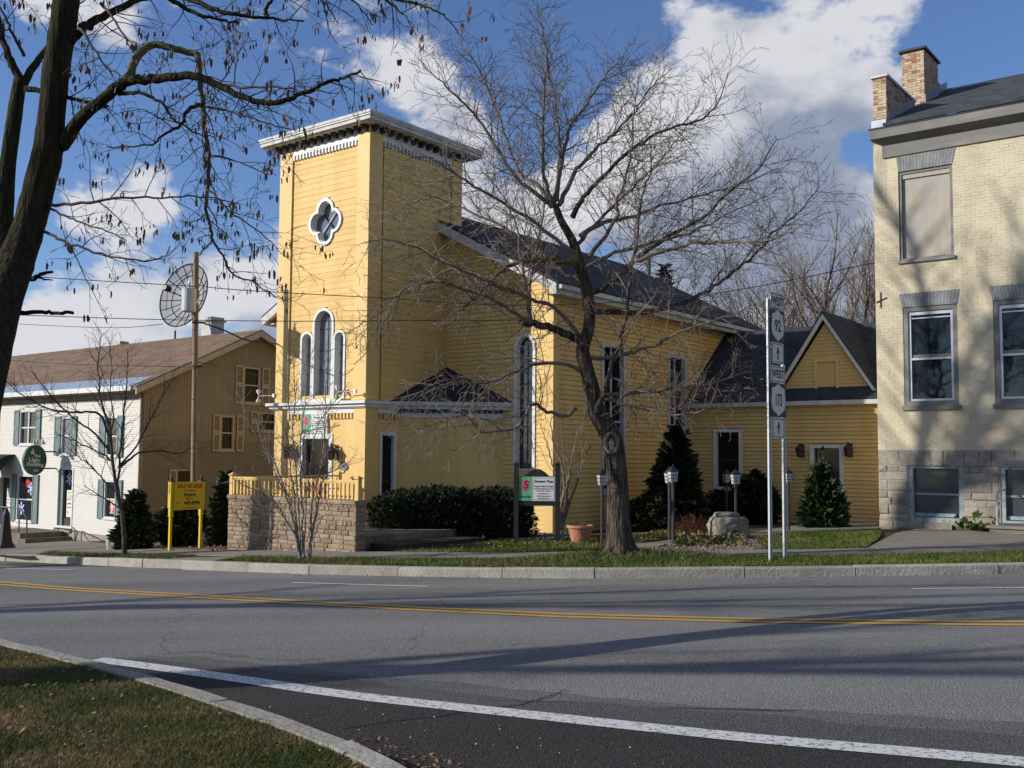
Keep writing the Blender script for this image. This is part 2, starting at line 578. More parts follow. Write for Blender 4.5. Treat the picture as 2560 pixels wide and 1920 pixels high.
def boards(pl, t0, t1, h, span, openings, m, parent, name='siding_board', thick=.022, lip=.012, single=True, d=0.0, gap=-.004):
    """horizontal clapboards on a plane; span(t)->(s0,s1); openings: callables t->(s0,s1)|None"""
    allb = MB()
    rows = int(math.ceil((t1 - t0) / h))
    for r in range(rows):
        a = t0 + r * h
        b = min(a + h, t1)
        if b - a < .02:
            continue
        s0, s1 = span((a + b) / 2)
        segs = [(s0, s1)]
        for op in openings:
            q = op((a + b) / 2)
            if q is None:
                continue
            ns = []
            for u0, u1 in segs:
                if q[1] <= u0 or q[0] >= u1:
                    ns.append((u0, u1))
                else:
                    if q[0] - u0 > .02:
                        ns.append((u0, q[0]))
                    if u1 - q[1] > .02:
                        ns.append((q[1], u1))
            segs = ns
        for u0, u1 in segs:
            if u1 - u0 < .03:
                continue
            mb = MB() if single else allb
            j = random.uniform(-.002, .002)
            mb.hexa([pl.pt(u0, a, d), pl.pt(u1, a, d), pl.pt(u1, a, d + thick + j), pl.pt(u0, a, d + thick + j),
                     pl.pt(u0, b - gap, d), pl.pt(u1, b - gap, d), pl.pt(u1, b - gap, d + thick - lip + j), pl.pt(u0, b - gap, d + thick - lip + j)])
            if single:
                mb.build(name, m, parent)
    if not single:
        allb.build('siding', m, parent, kind='stuff')


def rect_op(s0, s1, t0, t1):
    return lambda t: (s0, s1) if t0 <= t <= t1 else None


def arch_op(sc, w, t0, ts):
    def fn(t):
        if t < t0 or t > ts + w:
            return None
        k = w if t <= ts else math.sqrt(max(0, w * w - (t - ts) ** 2))
        return (sc - k, sc + k)
    return fn


def arch_loop(sc, w, t0, ts, n=14):
    L = [(sc - w, t0), (sc + w, t0)]
    for i in range(n + 1):
        a = math.pi * i / n
        L.append((sc + w * math.cos(a), ts + w * math.sin(a)))
    return L


def arch_window(par, pl, sc, w, t0, ts, fr=.11, glass=STAIN, deep=.13, mull=True, bars=()):
    """arched window: frame ring proud of the wall, dark reveal, leaded pane, mullion"""
    outer, inner = arch_loop(sc, w, t0 - .02, ts), arch_loop(sc, w - fr, t0 + .02, ts)
    f = MB().ring(pl, outer, inner, -deep, .045).build('window_frame', WHT, par)
    g = arch_loop(sc, w - fr + .005, t0 + .02, ts)
    MB().prism(pl, g, -deep - .012, -deep + .004).build('pane', glass, f)
    k = MB()
    if mull:
        k.pbox(pl, sc - .012, sc + .012, t0 + .03, ts + w - fr, -deep + .004, -deep + .02)
    for b in bars:
        k.pbox(pl, sc - w + fr, sc + w - fr, b - .012, b + .012, -deep + .006, -deep + .024)
    if k.v:
        k.build('mullion', DKB, f)
    return f


def win(par, pl, s0, s1, t0, t1, fr=.09, frm=WHT, glass=GLASSK, deep=.07, proud=.035, bars=(), vbar=False, barm=None, sill=True, name='window'):
    """rectangular sash window: frame ring, panes, rails"""
    o = [(s0, t0), (s1, t0), (s1, t1), (s0, t1)]
    i = [(s0 + fr, t0 + fr), (s1 - fr, t0 + fr), (s1 - fr, t1 - fr), (s0 + fr, t1 - fr)]
    f = MB().ring(pl, o, i, -deep, proud).build(name, frm, par)
    MB().pbox(pl, s0 + fr - .004, s1 - fr + .004, t0 + fr - .004, t1 - fr + .004, -deep - .01, -deep + .006).build('pane', glass, f)
    k = MB()
    for b in bars:
        k.pbox(pl, s0 + fr, s1 - fr, b - .025, b + .025, -deep + .006, -deep + .035)
    if vbar:
        c = (s0 + s1) / 2
        k.pbox(pl, c - .035, c + .035, t0 + fr, t1 - fr, -deep + .008, -deep + .045)
    if k.v:
        k.build('sash_rail', barm or frm, f)
    if sill:
        MB().pbox(pl, s0 - .04, s1 + .04, t0 - .05, t0 - .003, -.02, proud + .03).build('sill', frm, f)
    return f

# ================================================================== GROUND
def resample(P, n):
    P = [Vector((p[0], p[1], 0)) for p in P]
    L = [0.0]
    for a, b in zip(P, P[1:]):
        L.append(L[-1] + (b - a).length)
    xs = np.linspace(0, L[-1], n)
    X = np.interp(xs, L, [p.x for p in P])
    Y = np.interp(xs, L, [p.y for p in P])
    return [Vector((x, y, 0)) for x, y in zip(X, Y)]


def smooth_line(P, it=2):
    for _ in range(it):
        Q = [P[0]]
        for a, b in zip(P, P[1:]):
            a, b = Vector((a[0], a[1], 0)), Vector((b[0], b[1], 0))
            Q += [a * .75 + b * .25, a * .25 + b * .75]
        Q.append(P[-1])
        P = Q
    return [Vector((p[0], p[1], 0)) for p in P]


def offset(P, d):
    Q = []
    for i, p in enumerate(P):
        t = (P[min(i + 1, len(P) - 1)] - P[max(i - 1, 0)]).normalized()
        Q.append(p + Vector((-t.y, t.x, 0)) * d)
    return Q


def loft(A, B, m, h, mb=None):
    """sheet between two polylines of equal length, draped on the terrain"""
    mb = mb or MB()
    vs, fs = [], []
    for a, b in zip(A, B):
        for k in range(m + 1):
            p = a.lerp(b, k / m)
            vs.append((p.x, p.y, G(p.x, p.y) + h))
    for i in range(len(A) - 1):
        for k in range(m):
            o = i * (m + 1) + k
            fs.append((o, o + 1, o + m + 2, o + m + 1))
    return mb.add(vs, fs)


# far kerb line, near kerb line (left -> right)
FK = smooth_line([(-110, 120), (-60, 68), (-30, 41), (-16, 27.8), (-12.05, 24.22), (-8.52, 21.01), (-6.51, 19.3), (-4.11, 17.79), (-2.52, 16.99), (-.23, 16.05), (1.59, 15.57), (3.37, 15.33), (5.51, 15.12), (7.51, 15.02), (12, 15.2), (22, 16.5), (60, 24), (120, 40)])
NK = smooth_line([(-100, 100), (-52, 54), (-25, 29), (-13, 17.2), (-8, 12.6), (-4.75, 9.85), (-3.95, 9.1), (-3.03, 8.23), (-2.38, 7.57), (-1.75, 6.86), (-1.27, 6.31), (-.92, 5.9), (-.49, 5.26), (.2, 4.1), (1.1, 2.2), (2.2, -1), (4, -8), (9, -30)])
N = 160
FKr, NKr = resample(FK, N), resample(NK, N)

# terrain sheet out to the horizon
mb = MB()
xs = sorted(set(list(np.linspace(-900, -60, 12)) + list(np.linspace(-60, 60, 81)) + list(np.linspace(60, 900, 12))))
vs = [(x, y, G(x, y) - .14 - (.0 if -60 <= x <= 60 and -60 <= y <= 60 else .3)) for y in xs for x in xs]
n = len(xs)
mb.add(vs, [(i * n + j, i * n + j + 1, (i + 1) * n + j + 1, (i + 1) * n + j) for i in range(n - 1) for j in range(n - 1)])
struct('ground', mb, LITTER, fix=False)


def asphalt(name, c1, c2, c3, bands=True):
    m = bpy.data.materials.new(name)
    m.use_nodes = True
    t = m.node_tree
    b = t.nodes['Principled BSDF']
    b.inputs['Roughness'].default_value = .82
    b.inputs['Specular IOR Level'].default_value = .18
    tc = nd(t, 'ShaderNodeTexCoord')
    big = nd(t, 'ShaderNodeTexNoise')
    big.inputs['Scale'].default_value = .35
    big.inputs['Detail'].default_value = 7
    mp = nd(t, 'ShaderNodeMapping')
    mp.inputs['Rotation'].default_value = (0, 0, R(12))
    mp.inputs['Scale'].default_value = (.28, 1.5, 1)
    lk(t, tc.outputs['Object'], mp.inputs[0])
    lk(t, mp.outputs[0], big.inputs['Vector'])
    mr = nd(t, 'ShaderNodeMapRange')
    lk(t, big.outputs['Fac'], mr.inputs[0])
    mr.inputs[1].default_value, mr.inputs[2].default_value = .3, .68
    mx = nd(t, 'ShaderNodeMix', data_type='RGBA')
    lk(t, mr.outputs[0], mx.inputs[0])
    mx.inputs[6].default_value, mx.inputs[7].default_value = (*c1, 1), (*c2, 1)
    sp = nd(t, 'ShaderNodeTexVoronoi')
    sp.inputs['Scale'].default_value = 70
    lk(t, tc.outputs['Object'], sp.inputs['Vector'])
    agg = nd(t, 'ShaderNodeMix', data_type='RGBA')
    sr = nd(t, 'ShaderNodeMapRange')
    lk(t, sp.outputs['Color'], sr.inputs[0])
    sr.inputs[1].default_value, sr.inputs[2].default_value, sr.inputs[3].default_value, sr.inputs[4].default_value = .45, 1, 0, .75
    lk(t, sr.outputs[0], agg.inputs[0])
    lk(t, mx.outputs[2], agg.inputs[6])
    agg.inputs[7].default_value = (*c3, 1)
    # hairline cracks
    vo = nd(t, 'ShaderNodeTexVoronoi', feature='DISTANCE_TO_EDGE')
    vo.inputs['Scale'].default_value = .17
    wn = nd(t, 'ShaderNodeTexNoise')
    wn.inputs['Scale'].default_value = 1.7
    wn.inputs['Detail'].default_value = 6
    lk(t, tc.outputs['Object'], wn.inputs['Vector'])
    av = nd(t, 'ShaderNodeVectorMath', operation='MULTIPLY_ADD')
    lk(t, wn.outputs['Color'], av.inputs[0])
    av.inputs[1].default_value = (.9, .9, 0)
    lk(t, tc.outputs['Object'], av.inputs[2])
    lk(t, av.outputs[0], vo.inputs['Vector'])
    cr = nd(t, 'ShaderNodeMapRange')
    lk(t, vo.outputs['Distance'], cr.inputs[0])
    cr.inputs[1].default_value, cr.inputs[2].default_value, cr.inputs[3].default_value, cr.inputs[4].default_value = .0008, .003, .72, 1
    vm = nd(t, 'ShaderNodeVectorMath', operation='SCALE')
    lk(t, agg.outputs[2], vm.inputs[0])
    lk(t, cr.outputs[0], vm.inputs['Scale'])
    lk(t, vm.outputs[0], b.inputs['Base Color'])
    bp = nd(t, 'ShaderNodeBump')
    bp.inputs['Strength'].default_value = .7
    bp.inputs['Distance'].default_value = .008
    lk(t, sp.outputs['Distance'], bp.inputs['Height'])
    lk(t, bp.outputs[0], b.inputs['Normal'])
    return m


ASPH = asphalt('worn_asphalt', (.112, .107, .10), (.205, .194, .182), (.32, .305, .285))
ASPHD = asphalt('dark_sealed_asphalt', (.027, .0245, .022), (.042, .038, .034), (.08, .075, .068))
struct('road', loft(NKr, FKr, 14, 0.0), ASPH, fix=False)
# dark resurfaced strip along the near side
DK = smooth_line([(-4.0, 9.35), (-3.3, 9.45), (-2.6, 9.25), (-1.9, 8.85), (-1.2, 8.35), (0.05, 7.68), (.75, 7.3), (1.5, 6.95), (2.45, 6.6), (3.4, 6.25), (6, 5.2), (12, 2.6), (20, -2)])
DKr = [p + Vector((random.gauss(0, .01), random.gauss(0, .010) + .02 * math.sin(i * .23), 0)) for i, p in enumerate(resample(DK, 150))]
NKd = resample(smooth_line([(-3.95, 9.1), (-3.03, 8.23), (-2.38, 7.57), (-1.75, 6.86), (-1.27, 6.31), (-.92, 5.9), (-.49, 5.26), (.2, 4.1), (1.1, 2.2), (2.2, -1), (4, -8)]), 150)
WL = [(-3.75, 9.33), (-3.3, 9.05), (-2.23, 8.32), (-1.18, 7.55), (.02, 6.9), (.82, 6.45), (1.5, 6.09), (2.09, 5.83), (2.74, 5.53), (5, 4.4), (9, 2.2)]
WLr = resample(smooth_line(WL), 150)
NKw = resample(smooth_line([(-3.75, 9.0), (-3.03, 8.23), (-2.38, 7.57), (-1.75, 6.86), (-1.27, 6.31), (-.92, 5.9), (-.49, 5.26), (.2, 4.1), (1.1, 2.2), (2.2, -1), (4, -8)]), 150)
ASPHM = asphalt('aged_dark_asphalt', (.062, .058, .053), (.10, .094, .087), (.16, .152, .142))
ASPHM2 = asphalt('greyed_dark_asphalt', (.088, .083, .077), (.14, .132, .123), (.22, .21, .2))
wig = lambda P, k, s0: [p + Vector((0, k * math.sin(i * .31 + s0) + k * .6 * math.sin(i * .83 + s0 * 2) + random.gauss(0, k * .35), 0)) for i, p in enumerate(P)]
struct('road_shoulder', loft(WLr, wig([w.lerp(d, 1.0) for w, d in zip(WLr, DKr)], .05, 1), 8, 0.004), ASPHM2, fix=False)
struct('road_shoulder', loft(WLr, wig([w.lerp(d, .62) for w, d in zip(WLr, DKr)], .05, 2), 6, 0.0055), ASPHM, fix=False)
struct('road_shoulder', loft(NKw, WLr, 10, 0.007), ASPHD, fix=False)


def paint(name, col, wear):
    m = bpy.data.materials.new(name)
    m.use_nodes = True
    t = m.node_tree
    b = t.nodes['Principled BSDF']
    b.inputs['Roughness'].default_value = .7
    tc = nd(t, 'ShaderNodeTexCoord')
    n = nd(t, 'ShaderNodeTexNoise')
    n.inputs['Scale'].default_value = 28
    n.inputs['Detail'].default_value = 8
    n.inputs['Roughness'].default_value = .75
    lk(t, tc.outputs['Object'], n.inputs['Vector'])
    mr = nd(t, 'ShaderNodeMapRange')
    lk(t, n.outputs['Fac'], mr.inputs[0])
    mr.inputs[1].default_value, mr.inputs[2].default_value = wear, wear + .08
    mx = nd(t, 'ShaderNodeMix', data_type='RGBA')
    lk(t, mr.outputs[0], mx.inputs[0])
    mx.inputs[6].default_value, mx.inputs[7].default_value = (*col, 1), (.09, .088, .085, 1)
    lk(t, mx.outputs[2], b.inputs['Base Color'])
    return m


PW, PY = paint('road_white_paint', (.60, .59, .555), .52), paint('road_yellow_paint', (.58, .32, .035), .54)


def line(P, w, m, h, off=0.0, it=2):
    L = resample(smooth_line(P, it), 80)
    return struct('road_marking', loft(offset(L, off - w / 2), offset(L, off + w / 2), 1, h), m, fix=False)


YL = [(-90, 98), (-40, 46), (-18, 25.8), (-8.25, 16.65), (-5.79, 15.2), (-3.09, 13.6), (0.02, 11.83), (1.41, 11.27), (2.7, 10.86), (5.13, 10.3), (9, 9.6), (16, 8.8), (40, 7)]
line(YL, .11, PY, .006, .11)
line(YL, .11, PY, .006, -.11)
line(WL, .2, PW, .011)
for P in ([(-10.4, 21.1), (-8.4, 19.75)], [(-3.4, 16.02), (-2.3, 15.5), (-1.2, 15.0)], [(5.25, 13.44), (8.2, 13.15)], [(-18, 28.5), (-15.5, 26)]):
    line(P, .09, PW, .006, 0, 0)

# kerbs: granite stones laid one by one
def kerb(name, L, width, h, side, i0, i1, ln, jit):
    root = MB()
    P = resample(L, 900)
    cum = [0]
    for a, b in zip(P, P[1:]):
        cum.append(cum[-1] + (b - a).length)
    root = bpy.data.objects.new(name, None)
    COL.objects.link(root)
    root['kind'] = 'structure'
    rest = MB()
    s = i0
    xs, ys = [p.x for p in P], [p.y for p in P]
    while s < i1:
        l = ln * random.uniform(1 - jit, 1 + jit)
        e = s + l - .014
        vs = []
        k = 5
        hh = h + random.uniform(-.008, .008)
        tw = random.uniform(-.008, .008)
        for q in range(k):
            c = s + (e - s) * q / (k - 1)
            p = Vector((float(np.interp(c, cum, xs)), float(np.interp(c, cum, ys)), 0))
            p2 = Vector((float(np.interp(c + .05, cum, xs)), float(np.interp(c + .05, cum, ys)), 0))
            t = (p2 - p).normalized()
            nrm = Vector((-t.y, t.x, 0)) * side
            z = G(p.x, p.y)
            r1, r2 = random.uniform(-.006, .006), random.uniform(-.006, .006)
            for (o, zz) in ((tw + r1, -.1), (tw + r1, hh - .02), (tw + .02, hh + r2), (width, hh), (width, -.1)):
                pp = p + nrm * o
                vs.append((pp.x, pp.y, z + zz))
        fs = [(0, 1, 2, 3, 4), tuple((k - 1) * 5 + i for i in (4, 3, 2, 1, 0))]
        for q in range(k - 1):
            for i in range(5):
                j = (i + 1) % 5
                fs.append((q * 5 + i, q * 5 + j, (q + 1) * 5 + j, (q + 1) * 5 + i))
        MB().add(vs, fs).build('kerb_stone', GRAN, root)
        s += l
    return P, cum


def arclen(L, pt):
    P = resample(L, 900)
    c, best, bd = 0, 0, 1e9
    for a, b in zip(P, P[1:]):
        d = (a - Vector((pt[0], pt[1], 0))).length
        if d < bd:
            bd, best = d, c
        c += (b - a).length
    return best


kerb('far_kerb', FK, .17, .15, 1, arclen(FK, (-24, 35)), arclen(FK, (20, 16.2)), 1.75, .3)
kerb('near_kerb', NK, .15, .12, -1, arclen(NK, (-14, 18.2)), arclen(NK, (2.5, -2)), 1.6, .25)


def sheet(name, px, h, m, world=False, kind='structure', sub=0):
    """flat patch of ground given by its outline, draped on the terrain"""
    pts = [Vector(p).to_2d() for p in px] if world else [onG(x, y, h).to_2d() for x, y in px]
    bm = bmesh.new()
    f = bm.faces.new([bm.verts.new((p.x, p.y, 0)) for p in pts])
    bmesh.ops.triangulate(bm, faces=[f])
    bmesh.ops.subdivide_edges(bm, edges=bm.edges, cuts=3, use_grid_fill=True)
    for v in bm.verts:
        v.co.z = G(v.co.x, v.co.y) + h
    bmesh.ops.recalc_face_normals(bm, faces=bm.faces)
    if bm.faces and sum(f.normal.z for f in bm.faces) < 0:
        bmesh.ops.reverse_faces(bm, faces=bm.faces)
    me = bpy.data.meshes.new(name)
    bm.to_mesh(me)
    bm.free()
    me.materials.append(m)
    o = bpy.data.objects.new(name, me)
    COL.objects.link(o)
    o['kind'] = kind
    return o, pts


# verge (between far kerb and sidewalk), sidewalk, lot
SWF = smooth_line([(-60, 73), (-30, 45.5), (-16.5, 30.2), (-11.46, 24.9), (-8.0, 21.9), (-5.3, 19.95), (-2.31, 18.65), (.16, 17.95), (1.4, 17.9), (2.6, 17.75), (4.2, 17.3), (5.9, 17.14), (8.57, 17.11), (14, 17.6), (24, 19.2), (60, 27)])
SWB = smooth_line([(-58, 75.5), (-29, 47.5), (-15.2, 31.7), (-10.3, 26.2), (-7.0, 23.2), (-4.9, 21.35), (-2.0, 19.98), (.4, 19.25), (1.6, 19.2), (2.9, 19.1), (4.6, 18.7), (6.2, 18.55), (8.7, 18.55), (14, 19.1), (24, 20.7), (60, 28.5)])
M2 = 240
FKb = resample(offset(resample(FK, 400), .17), 400)
SWFr, SWBr = resample(SWF, M2), resample(SWB, M2)


def nearest(P, q):
    return min(P, key=lambda p: (p - q).length_squared)


vA = [p for p in SWFr if -26 < p.x < 30]
vB = [nearest(FKb, p) for p in vA]
struct('verge_lawn', loft(vB, vA, 4, .135), TURF, fix=False)
# pavement pieces that cross the verge
sheet('driveway_apron', [(420, 1396), (470, 1394), (560, 1392), (610, 1391), (560, 1398), (515, 1403), (470, 1402), (430, 1400)], .150, CONC)
sheet('driveway_apron', [(-120, 1385), (-120, 1372), (150, 1378), (110, 1385), (75, 1391), (40, 1390)], .150, CONC)
# sidewalk slabs
sw = bpy.data.objects.new('sidewalk', None)
COL.objects.link(sw)
sw['kind'] = 'structure'
P = resample(SWF, 600)
Q = resample(SWB, 600)
acc, last = 0, 0
for i in range(1, 600):
    if not (-26 < P[i].x < 30):
        last = i
        acc = 0
        continue
    acc += (P[i] - P[i - 1]).length
    if acc > 1.5:
        mbs = MB()
        idx = [last, (last + i) // 2, i]
        vs = []
        dz = random.uniform(-.006, .006)
        for c, j in enumerate(idx):
            a, b = P[j], nearest(Q, P[j])
            sft = (P[min(j + 1, 599)] - P[j - 1]).normalized() * (.006 if c == 0 else (-.006 if c == 2 else 0))
            for w in (0, .5, 1):
                p = a.lerp(b, w) + sft
                vs.append((p.x, p.y, G(p.x, p.y) + .152 + dz))
            for w in (0, .5, 1):
                p = a.lerp(b, w) + sft
                vs.append((p.x, p.y, G(p.x, p.y) + .05))
        fs = []
        for c in range(2):
            o = c * 6
            fs += [(o, o + 1, o + 7, o + 6), (o + 1, o + 2, o + 8, o + 7), (o, o + 6, o + 9, o + 3), (o + 2, o + 5, o + 11, o + 8)]
        fs += [(0, 3, 4, 1), (1, 4, 5, 2), (12, 13, 16, 15), (13, 14, 17, 16)]
        mbs.add(vs, fs).build('slab', CONC, sw)
        acc, last = 0, i

# lot surfaces behind the sidewalk
lotA = [p for p in SWBr if -24 < p.x < 30]
lotB = [p + (dB * .8 + Vector((0, .6, 0))) * 24 for p in lotA]
struct('lot_ground', loft(lotA, lotB, 16, .11), LITTER, fix=False)
shop_pave = [(-40, 1300), (150, 1340), (300, 1362), (345, 1362), (350, 1374), (250, 1376), (60, 1376), (-120, 1374)]
sheet('shop_pavement', shop_pave, .140, CONC)
lawn1, lawn1p = sheet('front_lawn', [(985, 1380), (1100, 1362), (1250, 1349), (1330, 1350), (1420, 1352), (1500, 1346), (1525, 1352), (1540, 1372), (1380, 1381), (1200, 1381), (1060, 1382)], .140, TURF)
lawn1b, lawn1bp = sheet('front_lawn', [(1590, 1340), (1660, 1326), (1740, 1325), (1750, 1338), (1690, 1346), (1600, 1354)], .140, TURF)
lawn2, lawn2p = sheet('side_lawn', [(1882, 1346), (1960, 1335), (2080, 1328), (2200, 1326), (2205, 1338), (2165, 1370), (2000, 1374), (1900, 1374)], .140, TURF)
sheet('garden_path', [(1590, 1370), (1585, 1359), (1640, 1354), (1690, 1348), (1760, 1338), (1880, 1331), (1990, 1312), (2060, 1306), (2195, 1305), (2198, 1322), (2080, 1327), (1960, 1333), (1880, 1342), (1760, 1348), (1680, 1358), (1640, 1366), (1620, 1372)], .146, CONC)
bed1, bedp = sheet('gravel_bed', [(1618, 1377), (1650, 1366), (1700, 1354), (1780, 1346), (1880, 1346), (1915, 1356), (1930, 1368), (1880, 1376), (1760, 1380)], .150, SOIL)
bed2, bed2p = sheet('gravel_bed', [(1270, 1349), (1330, 1330), (1400, 1318), (1450, 1328), (1430, 1346), (1340, 1349)], .146, SOIL)
bed3, bed3p = sheet('planting_bed', [(330, 1374), (330, 1356), (450, 1345), (570, 1345), (568, 1380), (450, 1379)], .146, SOIL)
sheet('corner_apron', [(2168, 1369), (2240, 1332), (2290, 1322), (2420, 1326), (2580, 1338), (2700, 1345), (2700, 1372), (2560, 1366), (2300, 1371)], .146, CONC)
# near green on which the photographer stands
gA = [p for p in resample(offset(resample(NK, 400), -.14), 400) if p.y > -20 and p.x > -30]
gB = [Vector((p.x - 26 - .5 * abs(p.y), p.y - 22, 0)) for p in gA]
struct('near_lawn', loft(gA, gB, 26, .10), TURF, fix=False)


# ------------------------------------------------------------------ grass (nobody could count it)
def inpoly(x, y, P):
    c = False
    j = len(P) - 1
    for i in range(len(P)):
        if (P[i].y > y) != (P[j].y > y) and x < (P[j].x - P[i].x) * (y - P[i].y) / (P[j].y - P[i].y) + P[i].x:
            c = not c
        j = i
    return c


def grass(name, pts, h0, hgt, wid, m, seed=1, flat=1.0):
    rng = np.random.default_rng(seed)
    n = len(pts)
    P = np.array(pts)
    ang = rng.uniform(0, 2 * np.pi, n)
    hh = hgt * rng.uniform(.45, 1.35, n)
    lean = rng.uniform(.2, 1.4, n) * hh * flat
    la = rng.uniform(0, 2 * np.pi, n)
    z = np.interp(P[:, 0] * dA.x + P[:, 1] * dA.y, GU, GZ) + h0
    V = np.zeros((n, 3, 3))
    V[:, 0, 0], V[:, 0, 1], V[:, 0, 2] = P[:, 0] - np.cos(ang) * wid, P[:, 1] - np.sin(ang) * wid, z - .01
    V[:, 1, 0], V[:, 1, 1], V[:, 1, 2] = P[:, 0] + np.cos(ang) * wid, P[:, 1] + np.sin(ang) * wid, z - .01
    V[:, 2, 0], V[:, 2, 1], V[:, 2, 2] = P[:, 0] + np.cos(la) * lean, P[:, 1] + np.sin(la) * lean, z + hh
    me = bpy.data.meshes.new(name)
    me.vertices.add(3 * n)
    me.vertices.foreach_set('co', V.reshape(-1))
    me.loops.add(3 * n)
    me.loops.foreach_set('vertex_index', np.arange(3 * n))
    me.polygons.add(n)
    me.polygons.foreach_set('loop_start', np.arange(0, 3 * n, 3))
    me.polygons.foreach_set('loop_total', np.full(n, 3))
    me.update()
    me.materials.append(m)
    o = bpy.data.objects.new(name, me)
    COL.objects.link(o)
    o['kind'] = 'stuff'
    return o


def grassmat(name, a, b, c):
    m = bpy.data.materials.new(name)
    m.use_nodes = True
    t = m.node_tree
    bs = t.nodes['Principled BSDF']
    bs.inputs['Roughness'].default_value = .6
    bs.inputs['Specular IOR Level'].default_value = .15
    tc = nd(t, 'ShaderNodeTexCoord')
    n1 = nd(t, 'ShaderNodeTexNoise')
    n1.inputs['Scale'].default_value = 1.3
    n1.inputs['Detail'].default_value = 6
    lk(t, tc.outputs['Object'], n1.inputs['Vector'])
    n2 = nd(t, 'ShaderNodeTexNoise')
    n2.inputs['Scale'].default_value = 45
    lk(t, tc.outputs['Object'], n2.inputs['Vector'])
    s = mathn(t, 'ADD', mathn(t, 'MULTIPLY', n1.outputs['Fac'], .75), mathn(t, 'MULTIPLY', n2.outputs['Fac'], .55))
    cr = nd(t, 'ShaderNodeValToRGB')
    cr.color_ramp.elements[0].position, cr.color_ramp.elements[0].color = .52, (*a, 1)
    cr.color_ramp.elements[1].position, cr.color_ramp.elements[1].color = .80, (*c, 1)
    e = cr.color_ramp.elements.new(.66)
    e.color = (*b, 1)
    lk(t, s, cr.inputs[0])
    lk(t, cr.outputs[0], bs.inputs['Base Color'])
    return m


GR = grassmat('winter_grass', (.05, .075, .014), (.125, .108, .034), (.29, .20, .10))
GRG = grassmat('green_verge_grass', (.055, .095, .014), (.08, .11, .02), (.19, .16, .06))
rng = random.Random(3)
near_poly = [p for p in gA if p.y > 1] + [Vector((-2.2, 1, 0)), Vector((-12, 10, 0)), Vector((-9, 14, 0))]
pts = []
while len(pts) < 120000:
    y = rng.uniform(4.2, 10.6)
    x = rng.uniform(-.56 * y - .2, 0.3)
    from_noise = math.sin(x * 3.1 + 1.7 * math.sin(y * 2.3)) * math.sin(y * 3.7 + 1.3 * math.sin(x * 1.9))
    if inpoly(x, y, near_poly) and rng.random() < (7.0 / y) ** 1.2 * (.62 + .38 * from_noise):
        pts.append((x, y))
grass('near_lawn_grass', pts, .10, .026, .0030, GR, 1, flat=1.7)
vp = [p for p in vA] + [p for p in reversed(vB)]
driveL = [onG(x, y, .14) for x, y in ((395, 1410), (440, 1395), (500, 1388), (620, 1388), (560, 1402), (500, 1412))]
driveW = [onG(x, y, .14) for x, y in ((-300, 1410), (-300, 1370), (150, 1376), (90, 1388), (55, 1402))]
pts = []
while len(pts) < 42000:
    y = rng.uniform(14.5, 27)
    x = rng.uniform(-.56 * y, .55 * y)
    if inpoly(x, y, vp) and not inpoly(x, y, driveL) and not inpoly(x, y, driveW):
        if rng.random() < .9:
            pts.append((x, y))
grass('verge_grass', pts, .135, .06, .007, GRG, 2)
pts = []
for poly, cnt in ((lawn1p, 9000), (lawn2p, 13000), (lawn1bp, 3000)):
    x0, x1, y0, y1 = min(p.x for p in poly), max(p.x for p in poly), min(p.y for p in poly), max(p.y for p in poly)
    k = 0
    while k < cnt:
        x, y = rng.uniform(x0, x1), rng.uniform(y0, y1)
        if inpoly(x, y, [Vector((p.x, p.y, 0)) for p in poly]):
            pts.append((x, y))
            k += 1
grass('lot_grass', pts, .14, .055, .008, GRG, 3)


def scatter(name, polys, cnt, h, size, m, seed, flat=.5, pebble=False):
    rg = random.Random(seed)
    mbl = MB()
    for poly in polys:
        x0, x1, y0, y1 = min(p[0] for p in poly), max(p[0] for p in poly), min(p[1] for p in poly), max(p[1] for p in poly)
        PP = [Vector((p[0], p[1], 0)) for p in poly]
        k = 0
        while k < cnt:
            x, y = rg.uniform(x0, x1), rg.uniform(y0, y1)
            if not inpoly(x, y, PP):
                continue
            k += 1
            s = size * rg.uniform(.5, 1.4)
            a = rg.uniform(0, 6.28)
            z = G(x, y) + h
            if pebble:
                c = [(x + s * math.cos(a + q * 1.571) * rg.uniform(.6, 1), y + s * math.sin(a + q * 1.571) * rg.uniform(.6, 1), z) for q in range(4)]
                mbl.add(c + [(x, y, z + s * rg.uniform(.6, 1))], [(0, 1, 4), (1, 2, 4), (2, 3, 4), (3, 0, 4)])
            else:
                t = rg.uniform(-flat, flat)
                d1, d2 = Vector((math.cos(a), math.sin(a), t)) * s, Vector((-math.sin(a), math.cos(a), rg.uniform(-flat, flat))) * s * .55
                o = Vector((x, y, z + s * .3))
                mbl.add([o - d1, o - d2, o + d1, o + d2], [(0, 1, 2), (0, 2, 3)])
    return mbl.build(name, m, kind='stuff', fix=False)


scatter('bed_gravel', [bedp, bed2p], 1100, .15, .032, mat('bed_pebble', (.25, .22, .19), .95, scale=18, col2=(.10, .09, .075)), 5, pebble=True)
scatter('fallen_leaves', [bedp, lawn1p, lawn1bp], 260, .17, .035, DRYL, 6, flat=.7)
scatter('fallen_leaves', [[(p.x, p.y) for p in near_poly]], 2600, .118, .019, mat('dry_straw_leaf', (.26, .17, .085), .9, scale=5, col2=(.12, .07, .04), thr=(.45, .55)), 7, flat=.6)
scatter('road_grit', [[(-2.3, 7.4), (-.3, 5.0), (2.5, 1.5), (4.5, 3.4), (-1.0, 7.2)]], 170, .012, .008, mat('pale_grit', (.45, .42, .38), .9), 8, pebble=True)
scatter('bed_leaves', [bed3p], 260, .16, .05, DRYL, 9, flat=.6)

